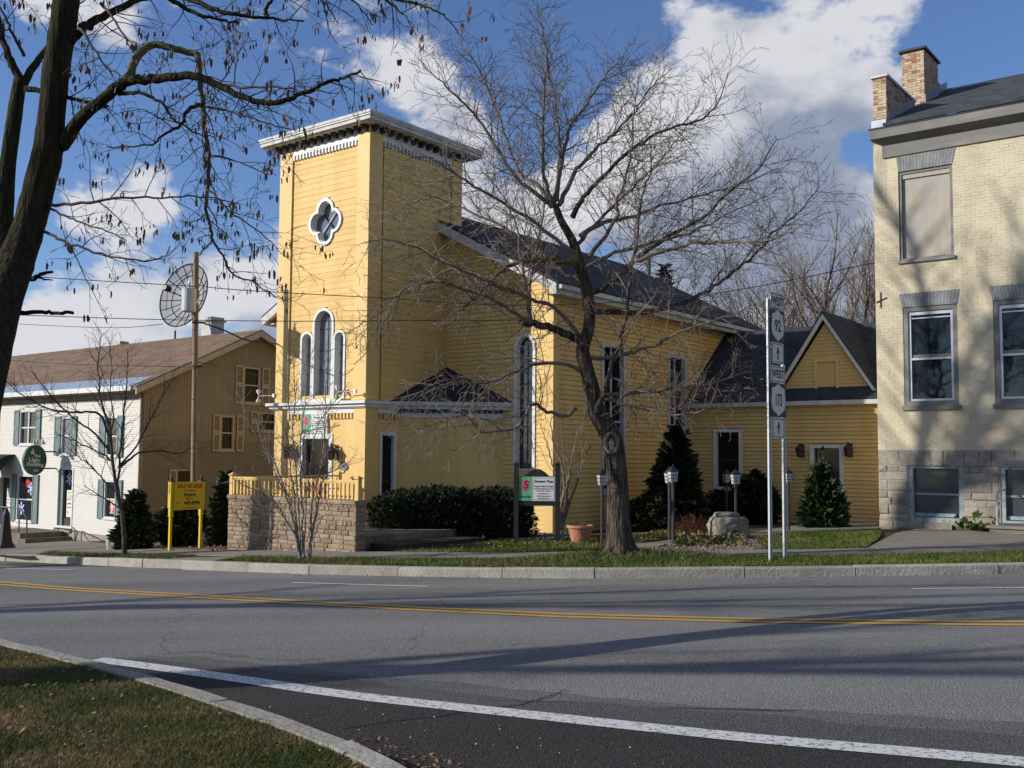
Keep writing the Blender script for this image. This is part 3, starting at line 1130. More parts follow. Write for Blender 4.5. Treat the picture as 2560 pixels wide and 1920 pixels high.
scatter('gutter_leaves', [[(-1.05, 6.3), (-.35, 5.3), (.35, 4.1), (.75, 4.2), (.0, 5.35), (-.75, 6.3)]], 700, .010, .013, DRYL, 17, flat=.7)
scatter('gutter_leaves', [[(-3.9, 17.5), (1.6, 15.4), (6, 14.95), (6, 14.7), (1.5, 15.15), (-4.1, 17.2)]], 150, .008, .02, DRYL, 18, flat=.6)
CK = [Vector((-1.05, 6.55, 0)), Vector((-.75, 6.75, 0)), Vector((-.48, 6.82, 0)), Vector((-.2, 7.05, 0)), Vector((.05, 7.12, 0)), Vector((.3, 7.4, 0)), Vector((.42, 7.62, 0))]
ck2 = resample(CK, 60)
ck2 = [p + Vector((random.gauss(0, .008), random.gauss(0, .008), 0)) for p in ck2]
struct('pavement_crack', loft(offset(ck2, -.006), offset(ck2, .006), 1, .0105), mat('crack_tar', (.012, .011, .010), .9), fix=False)

# ================================================================== THE YELLOW CHURCH
CV, CU = 17.82, 18.33
CH = thing('yellow_church', 'yellow clapboard former church with square bell tower and charcoal roofs', 'church', dB * CV + dA * CU, AZ)
FP = Plane((0, 0, 0), (0, 1, 0), (-1, 0, 0))
SP = Plane((0, 0, 0), (1, 0, 0), (0, -1, 0))
NF = Plane((3.04, 0, 0), (0, 1, 0), (-1, 0, 0))
NS = Plane((0, -3.57, 0), (1, 0, 0), (0, -1, 0))
AF = Plane((10.1, 0, 0), (0, 1, 0), (-1, 0, 0))
GF = Plane((10.32, 0, 0), (0, 1, 0), (-1, 0, 0))
LS = Plane((0, 3.4, 0), (1, 0, 0), (0, 1, 0))
TW, TD = 3.4, 3.54

# tower shell
MB().box(.26, TD - .26, .26, TW - .26, -.5, 10.05).box(.0, TD, TW - .02, TW, -.5, 9.9).box(TD - .02, TD, 0.02, TW - .02, -.5, 9.9).build('tower_core', YEL, CH)


def quat_loop(sc, tc, c, r, n=8):
    L = []
    # four foils: right, top, left, bottom
    ha = math.acos(max(-1, min(1, -c / (math.sqrt(2) * r) * 0))) if False else None
    # junction of neighbouring foils lies on the diagonal
    k = (c + math.sqrt(max(0, 2 * r * r - c * c))) / 2
    phi = math.atan2(k, k - c)
    for q in range(4):
        base = q * math.pi / 2
        for i in range(n):
            a = -phi + 2 * phi * i / n
            x, y = c + r * math.cos(a), r * math.sin(a)
            L.append((sc + x * math.cos(base) - y * math.sin(base), tc + x * math.sin(base) + y * math.cos(base)))
    return L


QC, QT = 1.58, 7.72


def quat_op(t):
    dy = t - QT
    best = 0
    c, r = .30, .31
    for cx, cy in ((c, 0), (-c, 0), (0, c), (0, -c)):
        q = r * r - (dy - cy) ** 2
        if q > 0:
            best = max(best, abs(cx) + math.sqrt(q))
    return (QC - best, QC + best) if best > 0 else None


boards(FP, 3.02, 9.56, .1525, lambda t: (.40, 2.90), [quat_op, arch_op(1.57, .37, 3.1, 5.04), arch_op(.955, .2, 3.1, 4.60), arch_op(2.2, .22, 3.1, 4.62)], YEL, CH, thick=.02, lip=.006, gap=.003)
boards(SP, 3.02, 9.56, .1525, lambda t: (.50, 3.10), [], YEL, CH, thick=.02, lip=.006, gap=.003)
pil = MB()
for a, b in ((0, .38), (2.90, 3.4)):
    pil.pbox(FP, a + (.0 if a else -.06), b, 3.02, 9.84, -.26, .06).pbox(FP, a + (.0 if a else -.06), b, -.5, 2.82, -.26, .05)
pil.build('corner_pilaster', YEL2, CH)
pil = MB()
for a, b in ((0.0, .42), (3.12, 3.54)):
    pil.pbox(SP, a + .003, b, 3.02, 9.837, -.25, .057).pbox(SP, a + .003, b, -.5, 2.817, -.25, .047)
pil.build('corner_pilaster', YEL2, CH)
# plain boarded lower stage
MB().pbox(FP, .385, 1.13, -.5, 2.55, -.2, .02).build('wall_panel', YEL2, CH)
MB().pbox(FP, 2.40, 2.895, -.5, 2.55, -.2, .02).build('wall_panel', YEL2, CH)
MB().pbox(FP, 1.13, 2.40, 2.18, 2.55, -.2, .019).build('wall_panel', YEL2, CH)
MB().pbox(SP, .425, 3.0, 2.23, 2.55, -.2, .018).pbox(SP, 1.10, 3.0, -.5, 2.23, -.2, .018).pbox(SP, .425, .49, -.5, 2.23, -.2, .018).build('wall_panel', YEL2, CH)
# friezes, dentils, brackets
for pl, L, a, b in ((FP, TW, .385, 2.895), (SP, TD, .425, 3.115)):
    MB().pbox(pl, a, b, 9.69, 9.84, -.2, .05).build('frieze_board', WHT, CH)
    MB().pbox(pl, -.07 if pl is FP else .0, L, 9.842, 10.0, -.2, .075).build('frieze_board', WHT, CH)
    nn = 20
    first = None
    for i in range(nn):
        s = a + (i + .5) * (b - a) / nn
        w = (b - a) / nn * .22
        if first is None:
            first = MB().pbox(pl, s - w, s + w, 9.55, 9.69, .0, .075).build('dentil', WHT, CH)
        else:
            inst(first, 'dentil', CH, pl.ax * (i * (b - a) / nn))
    MB().pbox(pl, a, b, 9.55, 9.69, -.2, .012).build('dentil_band', DKB, CH)  # dark band paints in the shadow seen between the dentils
    nb = 13
    for i in range(nb):
        s = .03 + i * (L - .06) / (nb - 1)
        MB().hexa([pl.pt(s - .045, 9.84, .07), pl.pt(s + .045, 9.84, .07), pl.pt(s + .045, 9.84, .16), pl.pt(s - .045, 9.84, .16),
                   pl.pt(s - .07, 9.972, .07), pl.pt(s + .07, 9.972, .07), pl.pt(s + .07, 9.972, .26), pl.pt(s - .07, 9.972, .26)]).build('bracket', DKB, CH)
# cornice with stepped gutter and low roof
def eave_band(v0, v1, u0, u1, z0, z1):
    return MB().box(v0, v1, u0, u1, z0, z1)


o = .46
MB().box(-o + .1, TD + o - .1, -o + .1, TW + o - .1, 9.975, 10.03).build('soffit', WHTW, CH)
MB().box(-o + .04, TD + o - .04, -o + .04, TW + o - .04, 10.0, 10.09).build('cornice', WHTW, CH)
MB().box(-o + .015, TD + o - .015, -o + .015, TW + o - .015, 10.093, 10.14).build('cornice', WHTW, CH)
MB().box(-o, TD + o, -o, TW + o, 10.143, 10.215).build('gutter', WHTW, CH)
MB().add([(-o + .05, -o + .05, 10.2), (TD + o - .05, -o + .05, 10.2), (TD + o - .05, TW + o - .05, 10.2), (-o + .05, TW + o - .05, 10.2), (TD / 2, TW / 2, 10.5)], [(0, 1, 4), (1, 2, 4), (2, 3, 4), (3, 0, 4), (3, 2, 1, 0)]).build('tower_roof', ROOFK, CH)
# belt course
MB().box(-.22, 3.0, -.2, TW + .2, 2.925, 3.0).build('belt_course', WHT, CH)
MB().box(-.14, 3.0, -.13, TW + .13, 2.85, 2.924).build('belt_course', WHT, CH)
MB().box(-.09, 3.0, -.085, TW + .085, 2.818, 2.849).build('belt_course', WHT, CH)
for pl, a, b, nn in ((FP, .385, 2.895, 20), (SP, .425, 1.1, 5)):
    MB().pbox(pl, a, b, 2.70, 2.817, -.2, .045).build('frieze_board', WHT, CH)
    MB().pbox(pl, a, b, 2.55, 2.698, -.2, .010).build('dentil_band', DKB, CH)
    for i in range(nn):
        s = a + (i + .5) * (b - a) / nn
        MB().pbox(pl, s - .03, s + .03, 2.555, 2.698, .0, .07).build('dentil', YEL2, CH)
# quatrefoil window
qf = MB().ring(FP, quat_loop(QC, QT, .305, .33), quat_loop(QC, QT, .29, .258), -.15, .06).build('quatrefoil_window', WHT, CH)
MB().ring(FP, quat_loop(QC, QT, .295, .264), quat_loop(QC, QT, .285, .236), -.14, .02).build('frame', WHT, qf)
MB().prism(FP, quat_loop(QC, QT, .288, .25), -.165, -.15).build('pane', glassmat('quatrefoil_glass', (.10, .12, .15), .06, .9), qf)
for sg in (1, -1):
    k = .40
    p0, p1 = FP.pt(QC - k, QT - k * sg, -.12), FP.pt(QC + k, QT + k * sg, -.12)
    MB().tube([p0, p1], .025, 4).build('mullion', WHT if sg < 0 else DKB, qf)
# triple arched window
arch_window(CH, FP, 1.57, .40, 3.06, 5.05, .075, STAIN, .16, True, (3.85, 4.35, 4.92))
arch_window(CH, FP, .955, .225, 3.06, 4.61, .065, STAIN, .16, False, (3.75, 4.25))
arch_window(CH, FP, 2.2, .245, 3.06, 4.63, .065, STAIN, .16, False, (3.75, 4.25))
MB().pbox(FP, .68, 2.50, 2.995, 3.06, -.1, .12).build('sill', WHT, CH)
# tower door
dr = win(CH, FP, 1.13, 2.40, -.05, 2.18, .13, WHT, GLASSK, .12, .045, sill=False, name='entrance_door')
MB().pbox(FP, 1.28, 2.25, .0, .28, -.118, -.10).pbox(FP, 1.27, 1.33, .08, 2.05, -.119, -.09).pbox(FP, 2.20, 2.26, .08, 2.05, -.119, -.09).build('door_leaf', BLACKP, dr)
MB().pbox(FP, 1.62, 1.86, .62, .95, -.113, -.106).build('poster', mat('orange_poster', (.55, .13, .04), .6, scale=8, col2=(.2, .1, .06), thr=(.5, .55)), dr)
win(CH, SP, .49, 1.09, .1, 2.23, .09, WHT, GLASSK, .07, .04, bars=(1.0,), barm=BLACKP, sill=False)

# nave walls
def nf_span(t):
    if t < 6.05:
        return (-3.33, 0.0)
    return (max(-3.33, 1.7 - (8.80 - t) / .52), 0.0)


boards(NF, -.3, 8.0, .115, nf_span, [arch_op(-2.7, .29, 1.32, 4.45)], YEL, CH, thick=.022, lip=.014, single=False, gap=.008)
boards(Plane((3.04, 0, 0), (0, 1, 0), (-1, 0, 0)), -.3, 7.9, .115, lambda t: (3.4, 6.97) if t < 6.05 else (3.4, max(3.45, 1.7 + (8.8 - t) / .52)), [], YEL, CH, thick=.02, lip=.014, single=False)
MB().box(3.28, 15.0, -3.33, 6.73, -.5, 6.0).prism(Plane((3.28, 0, 0), (0, 1, 0), (-1, 0, 0)), [(-3.4, 6.0), (6.8, 6.0), (1.7, 8.68)], 0, -11.6).box(3.06, 15, 6.74, 6.97, -.5, 6).build('nave_core', YEL, CH)
MB().pbox(NF, -3.6, -3.33, -.5, 6.0, -.2, .035).build('corner_board', YEL2, CH)
MB().pbox(NS, 3.06, 3.26, -.5, 6.0, -.2, .032).build('corner_board', YEL2, CH)
boards(NS, -.3, 5.9, .126, lambda t: (3.26, 15.0), [rect_op(5.28, 6.48, .67, 4.72), rect_op(8.94, 10.06, .67, 4.72)], YEL, CH, thick=.026, lip=.018, gap=.009)
arch_window(CH, NF, -2.7, .34, 1.30, 4.45, .085, GLASS, .12, True, (2.4, 3.5))
win(CH, NS, 5.26, 6.50, .66, 4.74, .12, WHTW, GLASSK, .1, .045, bars=(2.6,), vbar=True)
win(CH, NS, 8.92, 10.08, .66, 4.74, .12, WHTW, GLASSK, .1, .045, bars=(2.6,), vbar=True)
# nave roof
SL = .52
def slope_slab(u0, z0, u1, z1, v0, v1, th):
    return MB().hexa([(v0, u0, z0 - th), (v1, u0, z0 - th), (v1, u1, z1 - th), (v0, u1, z1 - th), (v0, u0, z0), (v1, u0, z0), (v1, u1, z1), (v0, u1, z1)])


slope_slab(-4.02, 8.95 - 5.72 * SL, 1.7, 8.95, 2.62, 15.5, .06).build('roof', ROOFK, CH)
slope_slab(7.42, 8.95 - 5.72 * SL, 1.7, 8.95, 2.62, 15.5, .06).build('roof', ROOFK, CH)
for sg, nm in ((-1, 0), (1, 0)):
    e = 1.7 + sg * 5.66
    ze = 8.88 - 5.66 * SL
    MB().hexa([(2.60, e, ze - .25), (2.72, e, ze - .25), (2.72, 1.7, 8.63), (2.60, 1.7, 8.63), (2.60, e, ze), (2.72, e, ze), (2.72, 1.7, 8.88), (2.60, 1.7, 8.88)]).build('rake_board', WHTW, CH)
    MB().hexa([(2.72, e, ze - .06), (3.05, e, ze - .06), (3.05, 1.7, 8.82), (2.72, 1.7, 8.82), (2.72, e, ze - .01), (3.05, e, ze - .01), (3.05, 1.7, 8.87), (2.72, 1.7, 8.87)]).build('soffit', WHTW, CH)
    MB().box(2.72, 15.45, min(e, e - sg * .42), max(e, e - sg * .42), ze - .24, ze - .2).build('soffit', WHTW, CH)
    MB().box(2.725, 15.47, min(e - sg * .02, e + sg * .02), max(e - sg * .02, e + sg * .02), ze - .26, ze - .02).build('fascia', WHTW, CH)
    MB().box(2.66, 15.5, min(e + sg * .02, e + sg * .13), max(e + sg * .02, e + sg * .13), ze - .14, ze - .03).build('gutter', WHTW, CH)
MB().pbox(NS, 3.28, 15.0, 5.62, 5.80, -.1, .035).build('frieze_board', YEL2, CH)
MB().tube([(14.6, .3, 8.0), (14.6, .3, 9.05)], .06, 8).build('vent_pipe', BLACKP, CH)
MB().tube([(14.6, .3, 9.02), (14.6, .3, 9.12)], .1, 8).build('vent_cap', BLACKP, CH)

# corner vestibule between tower and nave
D0, D1 = Vector((1.16, 0, 0)), Vector((3.04, -1.98, 0))
dx = (D1 - D0).normalized()
DP = Plane(D0, dx, (dx.y, -dx.x, 0))
DL = (D1 - D0).length
for i in range(7):
    a, b = DL * i / 7, DL * (i + 1) / 7
    MB().pbox(DP, a + .0015, b - .0015, -.5, 2.62, -.1, .0).build('wall_board', YEL2, CH)
MB().pbox(DP, .0, DL, -.5, 2.9, -.2, -.05).build('vestibule_core', YEL, CH)
MB().pbox(DP, -.06, DL + .06, 2.62, 2.73, -.1, .03).build('frieze_board', WHT, CH)
MB().pbox(DP, -.06, DL + .06, 2.73, 2.83, -.1, .028).build('frieze_board', WHT, CH)
for i in range(19):
    s = .05 + i * (DL - .1) / 18
    MB().hexa([DP.pt(s - .035, 2.735, .03), DP.pt(s + .035, 2.735, .03), DP.pt(s + .035, 2.735, .07), DP.pt(s - .035, 2.735, .07), DP.pt(s - .045, 2.827, .03), DP.pt(s + .045, 2.827, .03), DP.pt(s + .045, 2.827, .15), DP.pt(s - .045, 2.827, .15)]).build('bracket', DKB, CH)
MB().pbox(DP, -.22, DL + .26, 2.83, 2.92, -.1, .20).build('cornice', WHTW, CH)
MB().pbox(DP, -.24, DL + .28, 2.923, 3.02, -.1, .27).build('gutter', WHTW, CH)
e0, e1 = DP.pt(-.26, 3.03, .25), DP.pt(DL + .3, 3.03, .25)
ap = Vector((3.03, 0, 4.06))
MB().add([e0, e1, (3.03, e1.y, 3.03), ap, (e0.x, 0, 3.03), e0 - Vector((0, 0, .04)), e1 - Vector((0, 0, .04))], [(0, 1, 3), (1, 2, 3), (3, 4, 0), (0, 5, 6, 1)]).build('vestibule_roof', shingles('charcoal_shingles_corner', (.028, .031, .038), (.04, .043, .05), .14, .3, 'X', .5), CH)

# annex
MB().box(10.35, 15.4, -9.86, -3.6, -.5, 3.2).build('annex_core', YEL, CH)
boards(AF, -.3, 3.16, .1125, lambda t: (-9.9, -3.60), [rect_op(-8.40, -7.50, -.2, 2.02), rect_op(-5.40, -4.52, .68, 2.47)], YEL, CH, thick=.026, lip=.018, gap=.009)
MB().box(10.1, 15.4, -9.95, -9.88, -.5, 3.2).build('annex_side_wall', YEL2, CH)
win(CH, AF, -5.42, -4.50, .67, 2.49, .10, WHT, GLASSK, .08, .045, bars=(1.56,), barm=BLACKP)
dd = win(CH, AF, -8.42, -7.48, -.1, 2.03, .10, WHT, GLASSK, .10, .05, sill=False, name='annex_door')
MB().pbox(AF, -8.32, -7.58, -.05, .35, -.098, -.085).pbox(AF, -8.32, -7.58, .95, 1.05, -.098, -.085).build('door_rail', BLACKP, dd)
MB().lathe([(.001, -.03), (.03, -.02), (.03, .02), (.001, .03)], AF.pt(-7.66, .95, -.05), 8).build('handle', ALUM, dd)
AS = .80
zr = 3.30 + AS * 3.05
MB().hexa([(9.88, -10.1, 3.22), (9.88, -3.58, 3.22), (12.85, -3.58, zr - .06), (12.85, -10.1, zr - .06), (9.88, -10.1, 3.28), (9.88, -3.58, 3.28), (12.85, -3.58, zr), (12.85, -10.1, zr)]).build('annex_roof', ROOFK2, CH)
MB().hexa([(15.8, -10.1, 3.22), (15.8, -3.58, 3.22), (12.85, -3.58, zr - .06), (12.85, -10.1, zr - .06), (15.8, -10.1, 3.28), (15.8, -3.58, 3.28), (12.85, -3.58, zr), (12.85, -10.1, zr)]).build('annex_roof', ROOFK2, CH)
MB().prism(Plane((0, -9.9, 0), (1, 0, 0), (0, -1, 0)), [(10.1, 3.2), (15.4, 3.2), (12.85, zr - .12)], -.2, .0).build('annex_gable_wall', YEL, CH)
MB().box(9.86, 9.92, -10.1, -3.62, 3.13, 3.25).build('fascia', WHTW, CH)
MB().box(9.92, 10.1, -10.1, -3.62, 3.15, 3.18).build('soffit', WHTW, CH)
# cross gable
GC, GW, GZ0, GZ1 = -7.86, 1.42, 3.42, 5.50
k = (GZ1 - GZ0) / GW
MB().prism(GF, [(GC - GW, GZ0 - .2), (GC + GW, GZ0 - .2), (GC + GW, GZ0), (GC, GZ1), (GC - GW, GZ0)], -.3, -.02).build('gable_core', YEL, CH)
boards(GF, 3.42, 5.45, .105, lambda t: (GC - max(.02, (GZ1 - t) / k - .04), GC + max(.02, (GZ1 - t) / k - .04)), [rect_op(GC - .38, GC + .30, 3.5, 4.45)], YEL, CH, thick=.022, lip=.014, d=-.02, single=False, gap=.008)
vf = MB().ring(GF, [(GC - .40, 3.55), (GC + .32, 3.55), (GC + .32, 4.47), (GC - .40, 4.47)], [(GC - .31, 3.62), (GC + .23, 3.62), (GC + .23, 4.37), (GC - .31, 4.37)], -.1, .03).build('blind_window', YEL2, CH)
MB().pbox(GF, GC - .32, GC + .24, 3.61, 4.38, -.1, -.03).build('panel', YEL2, vf)
for sg in (-1, 1):
    eu, ez = GC + sg * (GW + .16), GZ0 - .16 * k
    th = .15
    MB().hexa([GF.pt(eu, ez, .10), GF.pt(eu, ez, .17), GF.pt(GC, GZ1 + .08, .17), GF.pt(GC, GZ1 + .08, .10), GF.pt(eu, ez + .22, .10), GF.pt(eu, ez + .22, .17), GF.pt(GC, GZ1 + .30, .17), GF.pt(GC, GZ1 + .30, .10)]).build('rake_board', WHT, CH)
    MB().hexa([GF.pt(eu, ez + .17, -2.6), GF.pt(eu, ez + .17, .20), GF.pt(GC, GZ1 + .25, .20), GF.pt(GC, GZ1 + .25, -2.6), GF.pt(eu, ez + .23, -2.6), GF.pt(eu, ez + .23, .20), GF.pt(GC, GZ1 + .31, .20), GF.pt(GC, GZ1 + .31, -2.6)]).build('gable_roof', shingles('charcoal_shingles_gable', (.032, .036, .044), (.045, .05, .058), .14, .3, 'X', 1.46), CH)
    MB().hexa([GF.pt(eu, ez + .12, -.02), GF.pt(eu, ez + .12, .10), GF.pt(GC, GZ1 + .2, .10), GF.pt(GC, GZ1 + .2, -.02), GF.pt(eu, ez + .16, -.02), GF.pt(eu, ez + .16, .10), GF.pt(GC, GZ1 + .24, .10), GF.pt(GC, GZ1 + .24, -.02)]).build('soffit', YEL2, CH)


def chw(v, u, z=0.0):
    """church-local point in world coordinates"""
    return dB * (CV + v) + dA * (CU + u) + Vector((0, 0, z))


# porch wall of split-face blocks
PWL = thing('porch_wall', 'tan split-face block retaining wall below the church porch', 'retaining wall', chw(-3.58, 0, 0), AZ)
WP = Plane((0, 0, 0), (0, 1, 0), (-1, 0, 0))
def chunk(pl, s0, s1, t0, t1, d0, d1, j=.008, inset=.012):
    """split-face block: chamfered, slightly irregular"""
    rj = lambda q=1.0: random.uniform(-j, j) * q
    A = [(s0, t0), (s1, t0), (s1, t1), (s0, t1)]
    B = [(s0 + inset, t0 + inset), (s1 - inset, t0 + inset), (s1 - inset, t1 - inset), (s0 + inset, t1 - inset)]
    vs = [pl.pt(a, t, d0) for a, t in A] + [pl.pt(a, t, d1 - .012) for a, t in A] + [pl.pt(a + rj(.6), t + rj(.6), d1 + rj()) for a, t in B] + [pl.pt((s0 + s1) / 2 + rj(), (t0 + t1) / 2 + rj(.5), d1 + abs(rj(1.6)))]
    fs = []
    for i in range(4):
        k = (i + 1) % 4
        fs += [(i, k, 4 + k, 4 + i), (4 + i, 4 + k, 8 + k, 8 + i), (8 + i, 8 + k, 12)]
    return MB().add(vs, fs)


random.seed(11)
t = -.62
row = 0
while t < .66:
    h = .094
    s = -3.46
    while s < .60:
        w = random.choice((.12, .2, .2, .28, .3, .34))
        e = min(s + w, .62)
        if .62 - e < .08:
            e = .62
        hh = h * (2 if random.random() < .13 and t + 2 * h < .66 and False else 1)
        chunk(WP, s + .004, e - .004, t + .003, t + hh - .003, -.25, random.uniform(-.004, .008)).build('block', BLOCK, PWL)
        s = e
    t += h
    row += 1
MB().box(.02, .28, -3.45, .61, -.62, .655).build('wall_core', MORT, PWL)
s = -3.48
while s < .6:
    e = min(s + .42, .64)
    chunk(WP, s + .004, e - .004, .656, .745, -.3, .03).build('cap_stone', BLOCK, PWL)
    s = e
EP = Plane((0, -3.46, 0), (1, 0, 0), (0, -1, 0))
t = -.62
while t < .65:
    chunk(EP, .0, .27, t + .003, t + .091, -.1, .012).build('block', BLOCK, PWL)
    t += .094
# porch deck and left return
MB().box(-3.28, -.08, -3.1, .6, -.3, -.02).build('porch_deck', CONCD, None)
o = bpy.data.objects['porch_deck']
o.location, o.rotation_euler = chw(0, 0, 0), (0, 0, AZ)
tag(o, 'low concrete porch floor behind the block wall', 'porch floor')
# railing
RL = thing('porch_railing', 'cream baluster railing on top of the block porch wall', 'railing', chw(-3.5, 0, .745), AZ)
MB().box(-.035, .035, -3.40, .56, .36, .40).build('top_rail', YEL2, RL)
MB().box(-.02, .02, -3.40, .56, .325, .36).build('top_rail', YEL2, RL)
MB().box(-.02, .02, -3.40, .56, .05, .085).build('bottom_rail', YEL2, RL)
bal = None
for i in range(32):
    u = -3.33 + i * .1225
    if bal is None:
        bal = MB().box(-.019, .019, -.019, .019, .0, .325).build('baluster', YEL2, RL)
        bal.location = (-.04, u, .012)
    else:
        inst(bal, 'baluster', RL, (-.04, u, .012))
for i in range(24):
    inst(bal, 'baluster', RL, (.1 + i * .13, .56, .012))
MB().box(.04, 3.2, .525, .595, .36, .40).box(.04, 3.2, .54, .58, .05, .085).build('side_rail', YEL2, RL)
for u, v in ((-3.44, 0), (.58, 0), (.58, 3.2)):
    p = MB().box(v - .05, v + .05, u - .05, u + .05, .0, .43).build('post', YEL2, RL)
    MB().box(v - .075, v + .075, u - .075, u + .075, .43, .455).add([(v - .06, u - .06, .456), (v + .06, u - .06, .456), (v + .06, u + .06, .456), (v - .06, u + .06, .456), (v, u, .50)], [(0, 1, 4), (1, 2, 4), (2, 3, 4), (3, 0, 4)]).build('cap', YEL2, p)
# side steps
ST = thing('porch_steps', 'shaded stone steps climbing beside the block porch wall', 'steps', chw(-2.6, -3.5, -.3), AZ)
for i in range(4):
    MB().box(-.3, 2.3, -1.5 + i * .32, .3, -.2 + i * .09, -.115 + i * .09).build('step', mat('shade_dark_step', (.06, .05, .035), .95, scale=4, col2=(.035, .03, .02), bump=.4), ST)  # shade beside the wall is put into the dark step colour

# things on the church
def wall_lantern(pos, rz, label, grp, s=1.0):
    L = thing('wall_lantern', label, 'wall lamp', pos, rz, grp)
    MB().box(-.01, .02, -.05 * s, .05 * s, -.16 * s, .16 * s).build('back_plate', BRONZE, L)
    MB().tube([(-.0, 0, .10 * s), (-.10 * s, 0, .17 * s), (-.15 * s, 0, .12 * s)], .013 * s, 6).build('arm', BRONZE, L)
    c = Vector((-.15 * s, 0, 0))
    MB().lathe([(.02, -.17 * s), (.075 * s, -.14 * s), (.095 * s, .03 * s), (.085 * s, .035 * s)], c, 6).build('lantern_glass', BRONZE, L)
    MB().lathe([(.12 * s, .035 * s), (.11 * s, .06 * s), (.03 * s, .14 * s), (.012 * s, .2 * s)], c, 8).build('lantern_cap', BRONZE, L)
    return L


wall_lantern(chw(10.07, -7.25, 1.85), AZ, 'bronze wall lantern left of the annex door', 'lanterns beside the annex door', 1.15)
wall_lantern(chw(10.07, -8.62, 1.87), AZ, 'bronze wall lantern right of the annex door', 'lanterns beside the annex door', 1.15)
wall_lantern(chw(-.03, 2.68, 1.72), AZ, 'bronze wall lantern left of the tower entrance', 'lanterns beside the tower door', 1.2)
wall_lantern(chw(-.03, .98, 1.70), AZ, 'bronze wall lantern right of the tower entrance casting a shadow', 'lanterns beside the tower door', 1.2)
pq = thing('wall_plaque', 'small dark oval plaque on the tower wall', 'plaque', chw(-.03, .72, 1.34), AZ)
W0 = Plane((0, 0, 0), (0, 1, 0), (-1, 0, 0))
el = lambda a, b, n=20: [(a * math.cos(6.2832 * i / n), b * math.sin(6.2832 * i / n)) for i in range(n)]
MB().prism(W0, el(.17, .10), -.015, .02).build('plate', mat('pewter_plaque', (.14, .14, .15), .5, scale=20, col2=(.35, .35, .36), thr=(.55, .7)), pq)
MB().prism(W0, [(-.05, -.06), (.05, -.06), (.05, .13), (-.05, .13)], -.012, .016).build('back_plate', BRONZE, pq)
MB().prism(W0, [(-.045, -.10), (.045, -.10), (0, -.17)], -.012, .018).build('pendant', SIGNW, pq)


def floodlight(pos, rz, side, label):
    F = thing('floodlight', label, 'floodlight', pos, rz, 'twin floodlights on the tower')
    MB().tube([(0, 0, 0), (-.05, side * .62, .0)], .015, 6).build('arm', GALV, F)
    MB().box(-.05, .0, -.04, .04, -.05, .05).build('mount', GALV, F)
    for dz, r in ((.10, .5), (-.10, -.35)):
        h = MB().lathe([(.022, 0), (.03, .06), (.065, .13), (.068, .15)], (0, 0, 0), 10).build('lamp_head', WHTW, F)
        h.location = (-.05, side * .62, dz * .3)
        h.rotation_euler = (R(-30 * side), R(30 if dz > 0 else 150), 0)
    return F


floodlight(chw(-.06, 3.42, 3.22), AZ, 1, 'white twin floodlight reaching left off the tower corner')
floodlight(chw(-.22, .12, 3.22), AZ, 1, 'white twin floodlight on an arm above the belt course')


def scribble(pl, a, t, w, h, m, par, d):
    """a row of small print too fine to read: broken word-length strokes"""
    rgs = random.Random(int(abs(a * 971 + t * 733) * 100))
    mb = MB()
    x = -w / 2
    while x < w / 2:
        l = min(rgs.uniform(.5, 2.2) * h, w / 2 - x)
        mb.pbox(pl, a + x, a + x + l, t - h * rgs.uniform(.35, .5), t + h * rgs.uniform(.3, .5), d, d + .0015)
        x += l + h * rgs.uniform(.3, .6)
    mb.build('small_print', m, par)


def pea_sign_face(T, pl, w, h, prefix=True, t0=0.0):
    """green and white boutique sign face, centred on the plane origin"""
    g = w * .37
    L, Rr = -w / 2, w / 2
    sg = 1 if pl.right.dot(pl.ax) > 0 else -1
    X = lambda x: sg * x
    B = lambda x0, x1: (min(X(x0), X(x1)), max(X(x0), X(x1)))
    a, b = B(L, L + g)
    MB().pbox(pl, a, b, -h / 2, h / 2, 0, .012).build('green_panel', SGRN, T)
    a, b = B(L + g, Rr)
    MB().pbox(pl, a, b, -h / 2, h / 2, 0, .0125).build('white_panel', SHOPL, T)
    a, b = B(L + g + .015 * w, Rr - .02 * w)
    o = [(a, -h * .46), (b, -h * .46), (b, h * .46), (a, h * .46)]
    i = [(a + .007 * w, -h * .448), (b - .007 * w, -h * .448), (b - .007 * w, h * .448), (a + .007 * w, h * .448)]
    MB().ring(pl, o, i, .0125, .0145).build('border_line', SIGNK, T)
    cx = X(L + g * .48)
    MB().prism(pl, [(cx + x, h * .14 + y) for x, y in el(w * .11, h * .25)], .0125, .0145).build('pink_oval', PINK, T)
    text('S', pl, cx, h * .15, h * .46, SIGNK, T, d=.016, shear=.25)
    text('Sweet Pea', pl, cx, -h * .33, h * .15, SIGNK, T, d=.0135, sx=.7, shear=.2)
    rx = X(L + g + (w - g) / 2)
    text('Sweet Pea', pl, rx, h * .31, h * .16, SIGNK, T, d=.0135, sx=1.18, bold=.002)
    text("A unique Children's Boutique", pl, rx, h * .105, h * .1, SIGNK, T, d=.0135, sx=.68)
    for tt, ww in ((.0, .86), (-.085, .6), (-.20, .45), (-.30, .6), (-.40, .5)):
        scribble(pl, rx, h * tt, (w - g) * ww, h * .045, SIGNK, T, .0125)


SB = thing('shop_sign', 'green and white boutique sign board above the tower door', 'sign', chw(-.06, 1.80, 2.44), AZ)
pea_sign_face(SB, W0, 1.0, .5)
MB().pbox(W0, -.51, .51, -.26, .26, -.03, 0).build('back_board', WHT, SB)

